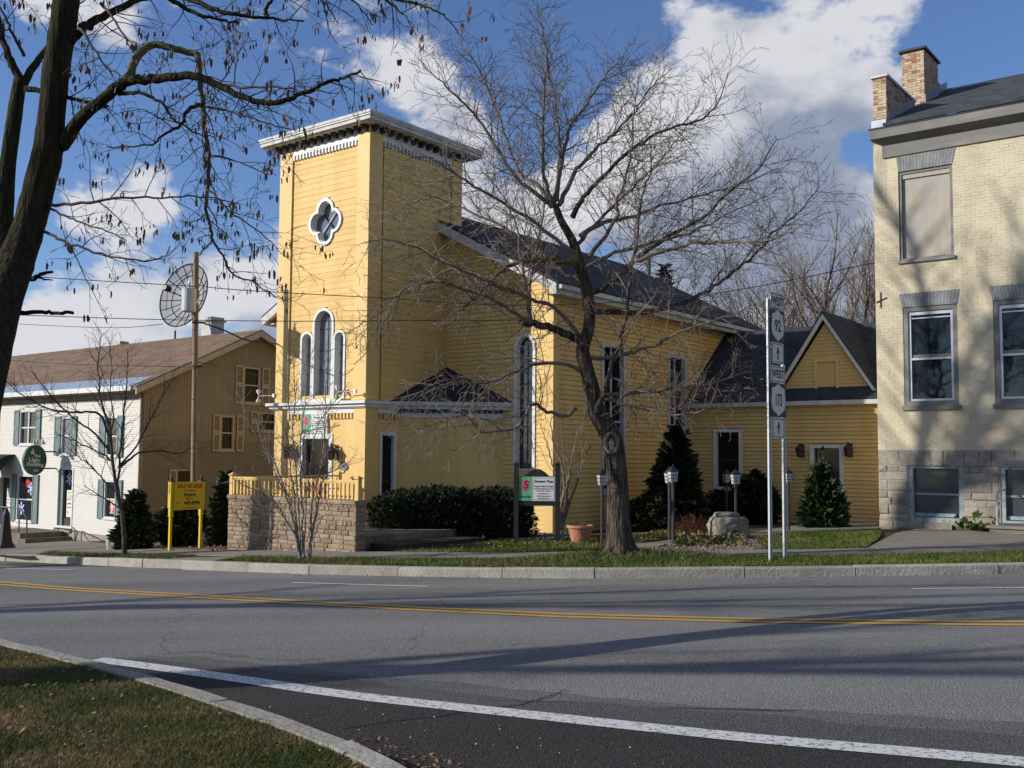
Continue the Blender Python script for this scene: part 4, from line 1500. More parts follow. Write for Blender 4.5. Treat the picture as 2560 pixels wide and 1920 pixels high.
# ================================================================== CREAM BRICK BUILDING (right)
BV, BU = 25.24, 8.10
BR = thing('brick_building', 'cream painted brick building with stone foundation and grey cornice', 'building', dB * BV + dA * BU, AZ)
BF = Plane((0, 0, 0), (0, 1, 0), (-1, 0, 0))
random.seed(21)
UL, UR = 0.0, -7.6
MB().box(.28, 10, UR, -.28, -.6, 9.5).box(.02, 10, -.3, -.02, -.6, 9.4).build('wall_core', CBRICK, BR)
ops = [rect_op(-1.86, -.60, 6.40, 8.68), rect_op(-1.90, -.65, 2.84, 5.32), rect_op(-3.93, -2.68, 2.84, 5.32), rect_op(-5.96, -4.71, 2.84, 5.32),
       rect_op(-5.92, -4.66, 6.40, 8.68)]
lint = [(-.56, -1.94, -.60, -1.86, 8.68, 9.06), (-.56, -1.96, -.65, -1.90, 5.32, 5.66), (-2.59, -3.99, -2.68, -3.93, 5.32, 5.66), (-4.62, -6.02, -4.71, -5.96, 5.32, 5.66), (-4.62, -5.98, -4.66, -5.92, 8.68, 9.06)]
for a, b, c, d, t0, t1 in lint:
    ops.append((lambda a, b, c, d, t0, t1: (lambda t: (d + (b - d) * (t - t0) / (t1 - t0), c + (a - c) * (t - t0) / (t1 - t0)) if t0 <= t <= t1 else None))(a, b, c, d, t0, t1))
bw = MB()
h, w = .0735, .215
z = 1.88
r = 0
while z < 9.2:
    s = UR + (0 if r % 2 else w / 2) - .02
    while s < UL:
        s0, s1 = max(s, UR), min(s + w - .006, UL - .003)
        s += w
        segs = [(s0, s1)]
        for op in ops:
            q = op(z + h / 2)
            if q is None:
                continue
            ns = []
            for a, b in segs:
                if q[1] <= a or q[0] >= b:
                    ns.append((a, b))
                else:
                    if q[0] - a > .03:
                        ns.append((a, q[0]))
                    if b - q[1] > .03:
                        ns.append((q[1], b))
            segs = ns
        for a, b in segs:
            if b - a < .02 or random.random() < .003:
                continue
            if random.random() < .04 and b - a > .1:
                b -= random.uniform(.015, .04)
            d = .008 + random.gauss(0, .0018)
            j = [random.uniform(-.0015, .0015) for _ in range(4)]
            bw.hexa([BF.pt(a, z, -.03), BF.pt(b, z, -.03), BF.pt(b, z + j[0], d), BF.pt(a, z + j[1], d + j[2]), BF.pt(a, z + h - .005, -.03), BF.pt(b, z + h - .005, -.03), BF.pt(b, z + h - .005 + j[3], d - .001), BF.pt(a, z + h - .005, d + j[0])])
    z += h
    r += 1
bw.build('brickwork', CBRICK, BR, kind='stuff', fix=False)
# mortar bed behind the bricks, leaving the openings free
def backing(pl, s0, s1, t0, t1, holes, d0, d1, m, par):
    ts = sorted({t0, t1} | {x for hgs in holes for x in hgs[2:4] if t0 < x < t1})
    mb = MB()
    for a, b in zip(ts, ts[1:]):
        mid = (a + b) / 2
        segs = [(s0, s1)]
        for p, q, r0, r1 in holes:
            if r0 < mid < r1:
                segs = [x for g in segs for x in ((g[0], min(g[1], p)), (max(g[0], q), g[1])) if x[1] - x[0] > 1e-4]
        for p, q in segs:
            mb.pbox(pl, p, q, a, b, d0, d1)
    return mb.build('mortar_bed', m, par)


holes = [(-1.86, -.60, 6.40, 8.68), (-1.90, -.65, 2.84, 5.32), (-3.93, -2.68, 2.84, 5.32), (-5.96, -4.71, 2.84, 5.32), (-5.92, -4.66, 6.40, 8.68), (-1.94, -.71, .17, 1.53), (-3.97, -2.74, .17, 1.53), (-6.0, -4.77, .17, 1.53)]
backing(BF, UR, -.004, 1.86, 9.45, holes, -.28, .004, CBRICK, BR)
backing(BF, UR, -.004, -.7, 1.86, holes, -.28, .002, STONEM, BR)
# flared lintels of soldier bricks
for a, b, c, d, t0, t1 in lint:
    nn = 17
    for i in range(nn):
        f0, f1 = i / nn, (i + 1) / nn
        p = [(c + (d - c) * f0 - .003, t0), (c + (d - c) * f1 + .003, t0), (a + (b - a) * f1 + .003, t1), (a + (b - a) * f0 - .003, t1)]
        MB().prism(BF, p, -.05, .022 + random.gauss(0, .0025)).build('lintel_brick', GREYL, BR)
# boarded upper openings
for s0, s1 in ((-1.86, -.60), (-5.92, -4.66)):
    f = win(BR, BF, s0, s1, 6.45, 8.68, .07, GREYW, PLY, .10, -.02, sill=False, name='boarded_window')
    MB().pbox(BF, s0 + .02, s1 - .02, 8.50, 8.61, -.085, -.05).build('header_board', PLY, f)
    MB().pbox(BF, s0 - .03, s1 + .03, 6.40, 6.47, -.1, .07).build('sill', GREYW, f)
# sash windows with storm frames
CURT = mat('white_curtain', (.5, .5, .5), .9, scale=20, var=.3, stretch=(1, 6, .2))
for q, (s0, s1) in enumerate(((-1.90, -.65), (-3.93, -2.68), (-5.96, -4.71))):
    f = win(BR, BF, s0, s1, 2.93, 5.32, .11, GREYW, GLASS, .14, -.01, sill=False)
    o_ = [(s0 + .11, 3.0), (s1 - .11, 3.0), (s1 - .11, 5.20), (s0 + .11, 5.20)]
    i_ = [(s0 + .17, 3.09), (s1 - .17, 3.09), (s1 - .17, 5.12), (s0 + .17, 5.12)]
    MB().ring(BF, o_, i_, -.13, -.05).build('storm_frame', ALUM, f)
    MB().pbox(BF, s0 + .16, s1 - .16, 4.03, 4.08, -.13, -.06).build('sash_rail', ALUM, f)
    MB().pbox(BF, s0 + .16, s1 - .16, 4.085, 4.16, -.132, -.085).build('sash_rail', GREYW, f)
    MB().pbox(BF, s0 + .16, s1 - .16, 5.03, 5.06, -.13, -.07).build('sash_rail', ALUM, f)
    MB().pbox(BF, s0 - .04, s1 + .04, 2.82, 2.93, -.12, .07).build('sill', GREYW, f)
# foundation stones
fo = [rect_op(-1.96, -.69, .1, 1.55), rect_op(-3.99, -2.72, .1, 1.66), rect_op(-6.0, -4.75, .1, 1.55)]
z = -.55
while z < 1.84:
    h = random.uniform(.12, .30)
    if z + h > 1.72:
        h = 1.86 - z
    s = UR
    while s < -.01:
        w = random.uniform(.18, .75)
        e = min(s + w, -.0)
        if -e < .12:
            e = 0.0
        segs = [(s, e)]
        for op in fo:
            q = op(z + h * .5)
            if q:
                segs = [g for a, b in segs for g in ((a, min(b, q[0])), (max(a, q[1]), b)) if g[1] - g[0] > .03]
        for a, b in segs:
            if b - a > .03:
                chunk(BF, a + .006, b - .006, z + .005, z + h - .005, -.05, random.uniform(.008, .035), .011, .02).build('stone', STONE, BR)
        s = e
    z += h
for s0, s1 in ((-1.94, -.71), (-3.97, -2.74), (-6.0, -4.77)):
    f = win(BR, BF, s0, s1, .17, 1.53, .10, OLDW, GLASSG, .16, -.02, bars=(.82,), sill=False, name='basement_window')
    MB().pbox(BF, s0 + .2, s1 - .1, .29, .37, -.15, -.10).build('bottom_rail', OLDW, f)
MB().pbox(BF, -4.0, -2.62, 1.535, 1.655, -.1, .045).build('wood_lintel', GREYW, BR)
# cornice
MB().box(-.32, .3, UR, -.02, 9.52, 9.75).build('cornice', GREYW, BR)
MB().box(-.34, .3, UR, -.0, 9.75, 9.79).build('drip_edge', BLACKP, BR)
MB().box(-.06, .3, UR, -.24, 9.08, 9.40).build('frieze_board', GREYW, BR)
MB().add([(-.06, -.24, 9.40), (-.06, UR, 9.40), (-.30, UR, 9.52), (-.30, -.05, 9.52), (.2, -.24, 9.40), (.2, UR, 9.4)], [(0, 1, 2, 3), (0, 3, 4)]).build('cornice_moulding', GREYW, BR)
# roof
rs = .4377
MB().hexa([(-.37, UR, 9.79), (-.37, -.36, 9.79), (5.75, -.36, 9.79 + 6.12 * rs - .0), (5.75, UR, 9.79 + 6.12 * rs), (-.37, UR, 9.86), (-.37, -.36, 9.86), (5.75, -.36, 9.86 + 6.12 * rs), (5.75, UR, 9.86 + 6.12 * rs)]).build('roof', ROOFG, BR)
MB().hexa([(11.9, UR, 9.79), (11.9, -.36, 9.79), (5.75, -.36, 9.79 + 6.12 * rs), (5.75, UR, 9.79 + 6.12 * rs), (11.9, UR, 9.86), (11.9, -.36, 9.86), (5.75, -.36, 9.86 + 6.12 * rs), (5.75, UR, 9.86 + 6.12 * rs)]).build('roof', ROOFG, BR)
# stepped parapet and chimney in bare brick
CHM = [(.0, 2.35, 9.4, 11.16, -.36, 0), (2.35, 2.85, 9.4, 11.0, -.33, -.02), (4.25, 5.75, 9.4, 12.38, -.33, -.02), (5.75, 10, 9.4, 10.9, -.33, -.02)]
for v0, v1, z0, z1, u0, u1 in CHM:
    MB().box(v0 + .03, v1, u0 + .03, u1 - .02, z0, z1).build('parapet_core', MORT, BR)
MB().box(-.02, 2.4, -.39, .03, 11.165, 11.225).build('coping', WHTW, BR)
MB().box(4.28, 5.8, -.36, .01, 12.385, 12.44).build('coping', WHTW, BR)
ch = MB().box(2.89, 4.22, -.47, .09, 9.4, 12.77).build('chimney', MORT, BR)
MB().box(2.81, 4.30, -.55, .17, 12.78, 12.84).build('chimney_cap', BLACKP, ch)
random.seed(5)


def brick_face(pl, s0, s1, t0, t1, par, name, single, depth=.02):
    h, w = .0735, .215
    rest = {CBR1: MB(), CBR2: MB()}
    z, r = t0, 0
    while z + h * .6 < t1:
        s = s0 - (w / 2 if r % 2 else 0)
        while s < s1 - .02:
            a, b = max(s, s0), min(s + w - .01, s1)
            s += w
            if b - a < .03:
                continue
            nz = math.sin(z * 5.1 + 1.3) + math.sin(a * 7 + z * 3.7) * .8
            m = CBR1 if random.random() < (.5 if nz > .2 else .14) else CBR2
            d = depth + random.gauss(0, .003)
            mb = MB() if single else rest[m]
            mb.pbox(pl, a, b, z, min(z + h - .009, t1), -.02, d)
            if single:
                mb.build('brick', m, par)
        z += h
        r += 1
    if not single:
        for m, mb in rest.items():
            if mb.v:
                mb.build('brickwork', m, par, kind='stuff', fix=False)


brick_face(Plane((0.03, 0, 0), (0, 1, 0), (-1, 0, 0)), -.34, -.02, 9.45, 11.15, BR, 'brick', True, .02)
brick_face(Plane((2.89, 0, 0), (0, 1, 0), (-1, 0, 0)), -.48, .10, 10.75, 12.77, ch, 'brick', True, .02)
brick_face(Plane((0, -.33, 0), (1, 0, 0), (0, -1, 0)), .02, 2.34, 9.9, 11.15, BR, 'brick', False, .02)
brick_face(Plane((0, -.30, 0), (1, 0, 0), (0, -1, 0)), 4.26, 5.7, 11.4, 12.37, BR, 'brick', False, .02)
brick_face(Plane((0, -.47, 0), (1, 0, 0), (0, -1, 0)), 2.89, 4.22, 11.0, 12.77, BR, 'brick', False, .02)
# flashing
for v0, v1, u in ((.05, 2.35, -.365), (2.87, 4.24, -.50), (4.3, 5.7, -.345)):
    z0, z1 = 9.86 + (v0 + .37) * rs, 9.86 + (v1 + .37) * rs
    MB().hexa([(v0, u - .012, z0 - .1), (v1, u - .012, z1 - .1), (v1, u + .02, z1 - .1), (v0, u + .02, z0 - .1), (v0, u - .012, z0 + .22), (v1, u - .012, z1 + .22), (v1, u + .02, z1 + .22), (v0, u + .02, z0 + .22)]).build('flashing', mat('lead_flashing', (.30, .31, .34), .6, scale=5, var=.2), BR)
MB().box(-.30, .02, -.42, -.06, 9.79, 9.98).build('flashing', METALR, BR)
# iron star anchor bolt
MB().tube([BF.pt(-.13, 5.35, .03), BF.pt(-.13, 5.75, .03)], .012, 5).tube([BF.pt(-.02, 5.5, .03), BF.pt(-.28, 5.6, .03)], .012, 5).build('wall_tie', BRONZE, BR)
# concrete step block with rail at the right edge of the view
CB = thing('concrete_stoop', 'concrete stoop block with a thin iron handrail against the stone foundation', 'stoop', dB * (BV - .03) + dA * (BU - 2.74), AZ)
MB().box(-1.1, -.02, -1.6, 0, -.35, .16).build('block', CONC, CB)
MB().box(-1.15, -.02, -1.6, .06, .16, .22).build('slab', CONC, CB)
MB().tube([(-.9, -.12, .2), (-.9, -.12, .95), (-.1, -.12, .98)], .022, 6).build('handrail', GALV, CB)

# ================================================================== WHITE SHOP (left)
LK = 1.09
LB = thing('white_shop', 'cream sided two-storey shop with brown shingle roof and tan gable side', 'shop', dB * (18.45 * LK) + dA * (29.15 * LK) + Vector((0, 0, CAMZ * (1 - LK))), AZ)
LB.scale = (LK, LK, LK)
LF = Plane((0, 0, 0), (0, 1, 0), (-1, 0, 0))
LG = Plane((0, 0, 0), (1, 0, 0), (0, -1, 0))
LEN = 21.0
MB().box(.25, 8.7, .25, LEN, -2.2, 3.6).prism(Plane((0, .25, 0), (1, 0, 0), (0, -1, 0)), [(.1, 3.6), (8.6, 3.6), (4.35, 5.6)], 0, -LEN + .3).build('wall_core', INT, LB)
wops = []
W = []
for s in (0, 5.5, 8.2):
    pass
up = [(6.53, 7.67, 1.9, 3.12), (4.08, 4.76, 1.56, 2.84), (1.25, 1.93, 1.53, 2.82), (9.2, 10.1, 1.9, 3.12), (11.5, 12.4, 1.9, 3.12)]
lo = [(6.54, 7.68, -.85, .80), (1.22, 1.92, -.5, .73), (3.86, 4.9, -.95, 1.11), (8.15, 9.05, -1.6, .75), (10.2, 12.2, -1.0, .8)]
boards(LF, -1.05, 3.40, .0715, lambda t: (.06, LEN), [rect_op(a, b, c, d) for a, b, c, d in up + lo], WSID, LB, thick=.016, lip=.012, single=False, gap=.003)
MB().pbox(LF, .0, LEN, -2.2, -1.05, -.2, .03).build('foundation', STONE, LB)
MB().pbox(LF, -.012, .06, -1.05, 3.4, -.1, .03).build('corner_board', WSID, LB)
MB().pbox(LG, .0, .07, -1.05, 3.55, -.1, .012).build('corner_board', mat('olive_trim', (.11, .105, .06), .6), LB)
MB().pbox(LF, .0, LEN, 3.40, 3.62, -.1, .02).build('frieze_board', mat('tan_soffit', (.30, .25, .19), .7), LB)
MB().pbox(LF, -.35, LEN, 3.58, 3.62, -.1, .36).build('soffit', mat('tan_soffit2', (.30, .25, .19), .7), LB)


def sash_with_shutters(pl, s0, s1, t0, t1, sl, sr, shm, frm, vbar=False, fr=.05, glass=GLASS, bar=None):
    f = win(LB, pl, s0, s1, t0, t1, fr, frm, glass, .05, .03, bars=(bar if bar is not None else (t0 + t1) / 2,), vbar=vbar)
    for a in (sl, sr):
        if a:
            q = MB().pbox(pl, a[0], a[1], t0 - .04, t1 + .03, .012, .05).build('shutter', shm, f)
            m_ = (t0 + t1) / 2
            b_ = .03
            mbx = MB()
            for u0, u1 in ((t0, m_ - .04), (m_ + .04, t1)):
                mbx.ring(pl, [(a[0], u0 - .03), (a[1], u0 - .03), (a[1], u1 + .03), (a[0], u1 + .03)], [(a[0] + b_ * 1.6, u0 + b_), (a[1] - b_ * 1.6, u0 + b_), (a[1] - b_ * 1.6, u1 - b_), (a[0] + b_ * 1.6, u1 - b_)], .05, .062)
            mbx.build('shutter_frame', CREAMT if shm is TANSH else shm, f)
    return f


sash_with_shutters(LF, 6.53, 7.67, 1.9, 3.12, (7.68, 8.05), (6.17, 6.52), SHUT, WHT, True)
sash_with_shutters(LF, 4.08, 4.76, 1.56, 2.84, (4.77, 5.17), (3.75, 4.07), SHUT, WHT, glass=STAIN)
sash_with_shutters(LF, 1.25, 1.93, 1.53, 2.82, (1.94, 2.31), (.90, 1.24), SHUT, WHT)
g1 = sash_with_shutters(LF, 6.54, 7.68, -.85, .80, (7.72, 8.02), (6.15, 6.53), SHUT, WHT, bar=-.07)
w4 = sash_with_shutters(LF, 1.22, 1.92, -.5, .73, (1.93, 2.26), (.86, 1.21), SHUT, WHT)
sash_with_shutters(LF, 9.2, 10.1, 1.9, 3.12, None, None, SHUT, WHT)
sash_with_shutters(LF, 11.5, 12.4, 1.9, 3.12, None, None, SHUT, WHT)
sash_with_shutters(LF, 10.2, 12.2, -1.0, .8, None, None, SHUT, WHT)
dr = win(LB, LF, 3.86, 4.9, -.95, 1.11, .07, WHT, GLASSK, .12, .03, sill=False, name='shop_door')
MB().pbox(LF, 4.62, 4.84, -.88, 1.03, -.11, -.04).build('side_panel', SHUT, dr)
MB().pbox(LF, 3.93, 4.62, -.88, -.62, -.115, -.09).pbox(LF, 3.93, 4.0, -.62, 1.03, -.115, -.09).pbox(LF, 4.56, 4.62, -.62, 1.03, -.115, -.09).build('door_leaf', mat('brown_door', (.05, .035, .03), .5), dr)
dr2 = win(LB, LF, 8.15, 9.05, -1.6, .75, .07, WHT, GLASSK, .12, .03, sill=False, name='shop_door')
MB().pbox(LF, 3.86, 4.9, -1.08, -.955, -.05, .10).build('threshold', STONE, dr)


def flake(pl, s, t, r, par, d):
    mb = MB()
    for k in range(3):
        a = k * math.pi / 3 + .5
        dx_, dz_ = math.cos(a), math.sin(a)
        px_, pz_ = -dz_ * r * .13, dx_ * r * .13
        mb.prism(pl, [(s - dx_ * r + px_, t - dz_ * r + pz_), (s + dx_ * r + px_, t + dz_ * r + pz_), (s + dx_ * r - px_, t + dz_ * r - pz_), (s - dx_ * r - px_, t - dz_ * r - pz_)], d + k * .002, d + .004 + k * .002)
        for e in (-1, 1):
            c0, c1 = s + dx_ * r * .72 * e, t + dz_ * r * .72 * e
            mb.prism(pl, [(c0 + x * r * .24, c1 + y * r * .24) for x, y in el(1, 1, 6)], d + .006 + k * .001, d + .0085 + k * .001)
    return mb.build('snowflake', BLUEF, par)


flake(LF, 4.28, .72, .22, dr, -.085)
flake(LF, 6.78, .32, .24, g1, -.03)
flake(LF, 7.42, -.40, .24, g1, -.03)


def poster(pl, s0, s1, t0, t1, par, d):
    MB().pbox(pl, s0, s1, t0, t1, d, d + .006).build('poster', SHOPL, par)
    c = (s0 + s1) / 2
    w, h = s1 - s0, t1 - t0
    scribble(pl, c, t1 - h * .10, w * .8, h * .075, mat('poster_green', (.3, .5, .08), .6), par, d + .006)
    scribble(pl, c, t1 - h * .22, w * .7, h * .10, mat('poster_yellow', (.8, .55, .05), .6), par, d + .006)
    scribble(pl, c, t1 - h * .34, w * .75, h * .08, RED, par, d + .006)
    scribble(pl, c, t1 - h * .50, w * .75, h * .07, SIGNK, par, d + .006)
    scribble(pl, c, t1 - h * .64, w * .7, h * .06, RED, par, d + .006)
    MB().prism(pl, [(c + .09 + x * .05, t0 + h * .17 + y * .07) for x, y in el(1, 1, 8)], d + .006, d + .008).build('poster_spot', mat('poster_orange', (.75, .25, .05), .6), par)


poster(LF, 4.03, 4.42, -.58, .34, dr, -.085)
poster(LF, 8.32, 8.62, -.55, .30, dr2, -.085)
MB().prism(LF, [(7.02 + x * .2, .50 + y * .15) for x, y in el(1, 1, 9)], -.03, -.022).build('poster_spot', RED, g1)
MB().pbox(LF, 1.3, 1.62, -.35, .1, -.035, -.028).build('poster', mat('red_poster', (.5, .06, .04), .6, scale=9, col2=(.7, .66, .6), thr=(.5, .55)), w4)
# awning over the left door
aw = MB()
nA = 8
prof = [(-.95 * math.sin(i / nA * math.pi / 2), .62 + .92 * math.cos(i / nA * math.pi / 2)) for i in range(nA + 1)] + [(-.95, .45)]
vs = [(v - .02, u, z) for u in (7.95, 9.35) for v, z in prof]
m_ = len(prof)
aw.add(vs, [(i, i + 1, m_ + i + 1, m_ + i) for i in range(m_ - 1)] + [tuple(range(m_)) + (), tuple(m_ + i for i in range(m_ - 1, -1, -1))])
aw = aw.build('awning', AWN, LB)
APl = Plane((-.975, 0, 0), (0, 1, 0), (-1, 0, 0))
text('The Ugly Duckling', APl, 8.65, .535, .13, SIGNW, aw, d=.006, sx=.9)
# roof
rl = .475
zr_ = 3.72 + 4.8 * rl
def pitched(v0, z0, v1, z1, u0, u1, th):
    return MB().hexa([(v0, u0, z0 - th), (v0, u1, z0 - th), (v1, u1, z1 - th), (v1, u0, z1 - th), (v0, u0, z0), (v0, u1, z0), (v1, u1, z1), (v1, u0, z1)])


pitched(-.45, 3.73, 4.35, zr_, -.45, LEN, .05).build('roof', ROOFB, LB)
pitched(9.15, 3.73, 4.35, zr_, -.45, LEN, .05).build('roof', ROOFB, LB)
pitched(-.47, 3.745, .26, 3.745 + .73 * rl, -.18, LEN, .02).build('metal_roof_edge', METALR, LB)
MB().box(-.52, -.44, -.2, LEN, 3.60, 3.76).build('gutter', WHT, LB)
for v0, z0, v1, z1 in ((-.46, 3.68, 4.35, zr_ - .05), (9.16, 3.68, 4.35, zr_ - .05)):
    MB().hexa([(v0, -.46, z0 - .2), (v0, -.40, z0 - .2), (v1, -.40, z1 - .2), (v1, -.46, z1 - .2), (v0, -.46, z0), (v0, -.40, z0), (v1, -.40, z1), (v1, -.46, z1)]).build('rake_board', CREAMT, LB)
    MB().hexa([(v0, -.40, z0 - .06), (v0, .0, z0 - .06), (v1, .0, z1 - .06), (v1, -.40, z1 - .06), (v0, -.40, z0), (v0, .0, z0), (v1, .0, z1), (v1, -.40, z1)]).build('soffit', TANS2, LB)
# gable side: clapboard below, vertical boards above
gops = [(3.95, 4.67, 3.40, 4.68), (3.04, 3.60, 1.74, 2.94), (4.64, 5.42, 2.43, 3.11), (1.38, 2.1, .15, 1.08)]
boards(LG, -1.6, 2.09, .105, lambda t: (.07, 8.7), [rect_op(*g) for g in gops], TANS2, LB, thick=.02, lip=.014, single=False, gap=.007)
vb = MB()
s = .0
while s < 8.7:
    e = s + .112
    top = min(3.68 + (min(s, 8.7 - s) + .45) * rl - .10, zr_ - .2)
    lo_ = 2.09
    segs = [(lo_, top)]
    for a, b, c, d in gops:
        if a < (s + e) / 2 < b:
            segs = [g for p, q in segs for g in ((p, min(q, c)), (max(p, d), q)) if g[1] - g[0] > .02]
    for p, q in segs:
        vb.pbox(LG, s + .002, e - .008, p, q, -.02, .012)
    s = e
vb.build('siding', TANS, LB, kind='stuff')
backing(LG, .0, 8.7, -2.2, 3.6, gops, -.2, .002, TANS, LB)
MB().prism(LG, [(.0, 3.6), (8.7, 3.6), (4.35, 5.65)], -.3, -.075).build('gable_wall', TANS, LB)
sash_with_shutters(LG, 3.95, 4.67, 3.40, 4.68, (3.60, 3.93), (4.74, 5.08), TANSH, CREAMT, fr=.06, glass=GLASSK)
sash_with_shutters(LG, 3.04, 3.60, 1.74, 2.94, (2.72, 3.02), (3.70, 4.0), TANSH, CREAMT, fr=.06, glass=GLASSK)
sash_with_shutters(LG, 4.64, 5.42, 2.43, 3.11, (4.30, 4.62), None, TANSH, CREAMT, fr=.06, glass=GLASSK)
f = sash_with_shutters(LG, 1.38, 2.1, .15, 1.08, (1.08, 1.36), None, TANSH, CREAMT, fr=.03, glass=mat('brown_board', (.07, .035, .02), .7))
MB().pbox(LG, 2.86, 3.05, .55, .82, .0, .12).build('meter_box', GALV, LB)
cm = MB().box(5.3, 5.9, 3.8, 4.42, 5.3, 6.9).build('chimney', WHTW, LB)
MB().box(5.24, 5.96, 3.74, 4.48, 6.72, 6.80).build('chimney_band', WHTW, cm)
MB().tube([(4.5, 4.95, 5.9), (4.5, 4.95, 6.35)], .04, 6).build('vent_pipe', BLACKP, LB)
MB().box(4.4, 4.8, 8.6, 9.2, 5.95, 6.16).build('roof_vent', CREAMT, LB)


def lbw(v, u, z):
    p = dB * (18.45 * LK + v * LK) + dA * (29.15 * LK + u * LK)
    return Vector((p.x, p.y, CAMZ * (1 - LK) + z * LK))


# satellite dish on the roof
dpos = lbw(4.35, 3.55, 5.95)
SD = thing('satellite_dish', 'large mesh satellite dish on a pole on the brown roof', 'satellite dish', dpos)
ctr = at(459, 738, dpos.y + .1) - dpos
MB().tube([(0, 0, -.25), (0, 0, .9), tuple(ctr + Vector((.12, .2, -.25)))], .06, 8).build('mast', BLACKP, SD)
dn = Vector((-.50, -.84, .20)).normalized()
du = dn.cross(Vector((0, 0, 1))).normalized()
dv = du.cross(dn) * -1
RD = 1.36


def dpt(r, a, off=0.0):
    return ctr + du * (r * RD * math.cos(a)) + dv * (r * RD * math.sin(a)) + dn * (.42 * r * r - .42 + off)


dish = MB()
rings, segs = 6, 32
vs = [dpt(.02 + .98 * i / rings, 6.28319 * k / segs) for i in range(rings + 1) for k in range(segs)]
dish.add(vs, [(i * segs + k, i * segs + (k + 1) % segs, (i + 1) * segs + (k + 1) % segs, (i + 1) * segs + k) for i in range(rings) for k in range(segs)])
mm = bpy.data.materials.new('dish_mesh')
mm.use_nodes = True
tt = mm.node_tree
tr = nd(tt, 'ShaderNodeBsdfTransparent')
mxs = nd(tt, 'ShaderNodeMixShader')
tt.nodes['Principled BSDF'].inputs['Base Color'].default_value = (.03, .03, .04, 1)
mxs.inputs[0].default_value = .42
lk(tt, tr.outputs[0], mxs.inputs[1])
lk(tt, tt.nodes['Principled BSDF'].outputs[0], mxs.inputs[2])
lk(tt, mxs.outputs[0], tt.nodes['Material Output'].inputs[0])
dish.build('mesh_panel', mm, SD, smooth=True)
for k in range(18):
    a = 6.28319 * k / 18 + .1
    MB().tube([dpt(.03 + .97 * i / 5, a, .012) for i in range(6)], .02, 4).build('rib', BLACKP, SD)
for r_ in (.38, .68, 1.0):
    MB().tube([dpt(r_, 6.28319 * k / 40, .012) for k in range(41)],   .021 if r_ < 1 else .032, 4).build('hoop', BLACKP, SD)
feed = ctr + dn * .85
for k in range(3):
    MB().tube([dpt(.85, .5 + k * 2.094), feed], .013, 4).build('feed_strut', BLACKP, SD)
MB().tube([feed + dn * .15, feed - dn * .12], .12, 10).build('feed_horn', BLACKP, SD)

# hanging oval sign
hs = at(86, 1150, 38.0)
HS = thing('hanging_sign', 'green oval hanging shop sign with gooseneck lamps on the white shop', 'sign', hs, AZ)
HS.scale = (.70, .70, .70)
HP = Plane((0, 0, 0), (1, 0, 0), (0, -1, 0))
MB().prism(HP, el(.62, .80, 32), -.09, .09).build('oval_board', GREEN, HS)
MB().ring(HP, el(.62, .80, 32), el(.57, .75, 32), .09, .105).build('rim', GREEN, HS)
text('The', HP, .08, .22, .22, SIGNW, HS, d=.1, sx=1.1, bold=.006, rot=-.06)
text('Ugly', HP, -.05, .0, .30, SIGNW, HS, d=.1, sx=1.15, bold=.008, rot=-.06)
text('Duckling', HP, .0, -.24, .26, SIGNW, HS, d=.1, sx=1.0, bold=.008, rot=-.06)
text('309', HP, .05, -.58, .17, SIGNW, HS, d=.1, bold=.004)
MB().prism(HP, [(-.16 + x * .10, .40 + y * .09) for x, y in el(1, 1, 9)] , .09, .1).build('duck_body', SIGNW, HS)
MB().tube([HP.pt(-.10, .44, .095), HP.pt(-.14, .58, .095), HP.pt(-.20, .60, .095)], .02, 5).build('duck_neck', SIGNW, HS)
for tt_ in (.45, -.45):
    MB().tube([(.35, 0, tt_), (1.27, 0, tt_)], .04, 6).build('bracket_arm', GREEN, HS)
for k, (xx, yy) in enumerate(((-.22, -.35), (.25, -.35), (.3, .35))):
    g_ = MB().tube([(xx, yy * .2, .72), (xx, yy * .25, 1.05), (xx, yy * .6, 1.18), (xx, yy, 1.05)], .022, 6).build('gooseneck', CREAMT, HS)
    MB().lathe([(.04, .1), (.06, .0), (.15, -.14)], (xx, yy, .98), 10).build('lamp_shade', CREAMT, g_)

# front steps with handrail
FS = thing('entrance_steps', 'concrete entrance steps with iron handrail before the white shop', 'steps', lbw(0, 4.35, -1.1), AZ)
MB().box(-1.75, -.03, -.15, 2.35, -.5, .06).build('landing', CONCD, FS)
for i in range(2):
    MB().box(-1.75, -.03, -.55 - i * .4, -.15 - i * .4 - .002, -.5, -.12 - i * .18).build('step', CONCD, FS)
hr = MB()
for pth in ([(-1.62, 2.2, -.3), (-1.62, 2.2, .55), (-1.62, 1.85, .95), (-1.62, .1, .93), (-1.62, -.35, .60), (-1.62, -.4, -.3)], [(-1.62, 1.65, .06), (-1.62, 1.65, .94)], [(-1.62, .2, .06), (-1.62, .2, .93)]):
    hr.tube(pth, .028, 6)
hr.build('handrail', mat('grey_iron', (.12, .13, .14), .5), FS)
LR = thing('low_handrail', 'low iron rail beside the stone footing of the white shop', 'handrail', lbw(-.5, 2.6, -1.2), AZ)
MB().tube([(.3, .9, .35), (-.3, -.5, .30), (-.5, -.75, .05), (-.5, -.8, -.3)], .022, 6).tube([(-.25, -.25, -.3), (-.25, -.25, .30)], .022, 6).build('rail', BLACKP, LR)
BC = thing('black_planter_cone', 'black flared bollard on a base beside the big trunk at far left', 'bollard', onG(12, 1372, .14))
MB().lathe([(.30, 0), (.28, .08), (.2, .2), (.14, .6), (.1, 1.0), (.05, 1.15), (.01, 1.2)], (0, 0, 0), 12).build('cone', BLACKP, BC)
MB().box(-.4, .4, -.4, .4, -.3, .0).build('plinth', CONCD, BC)

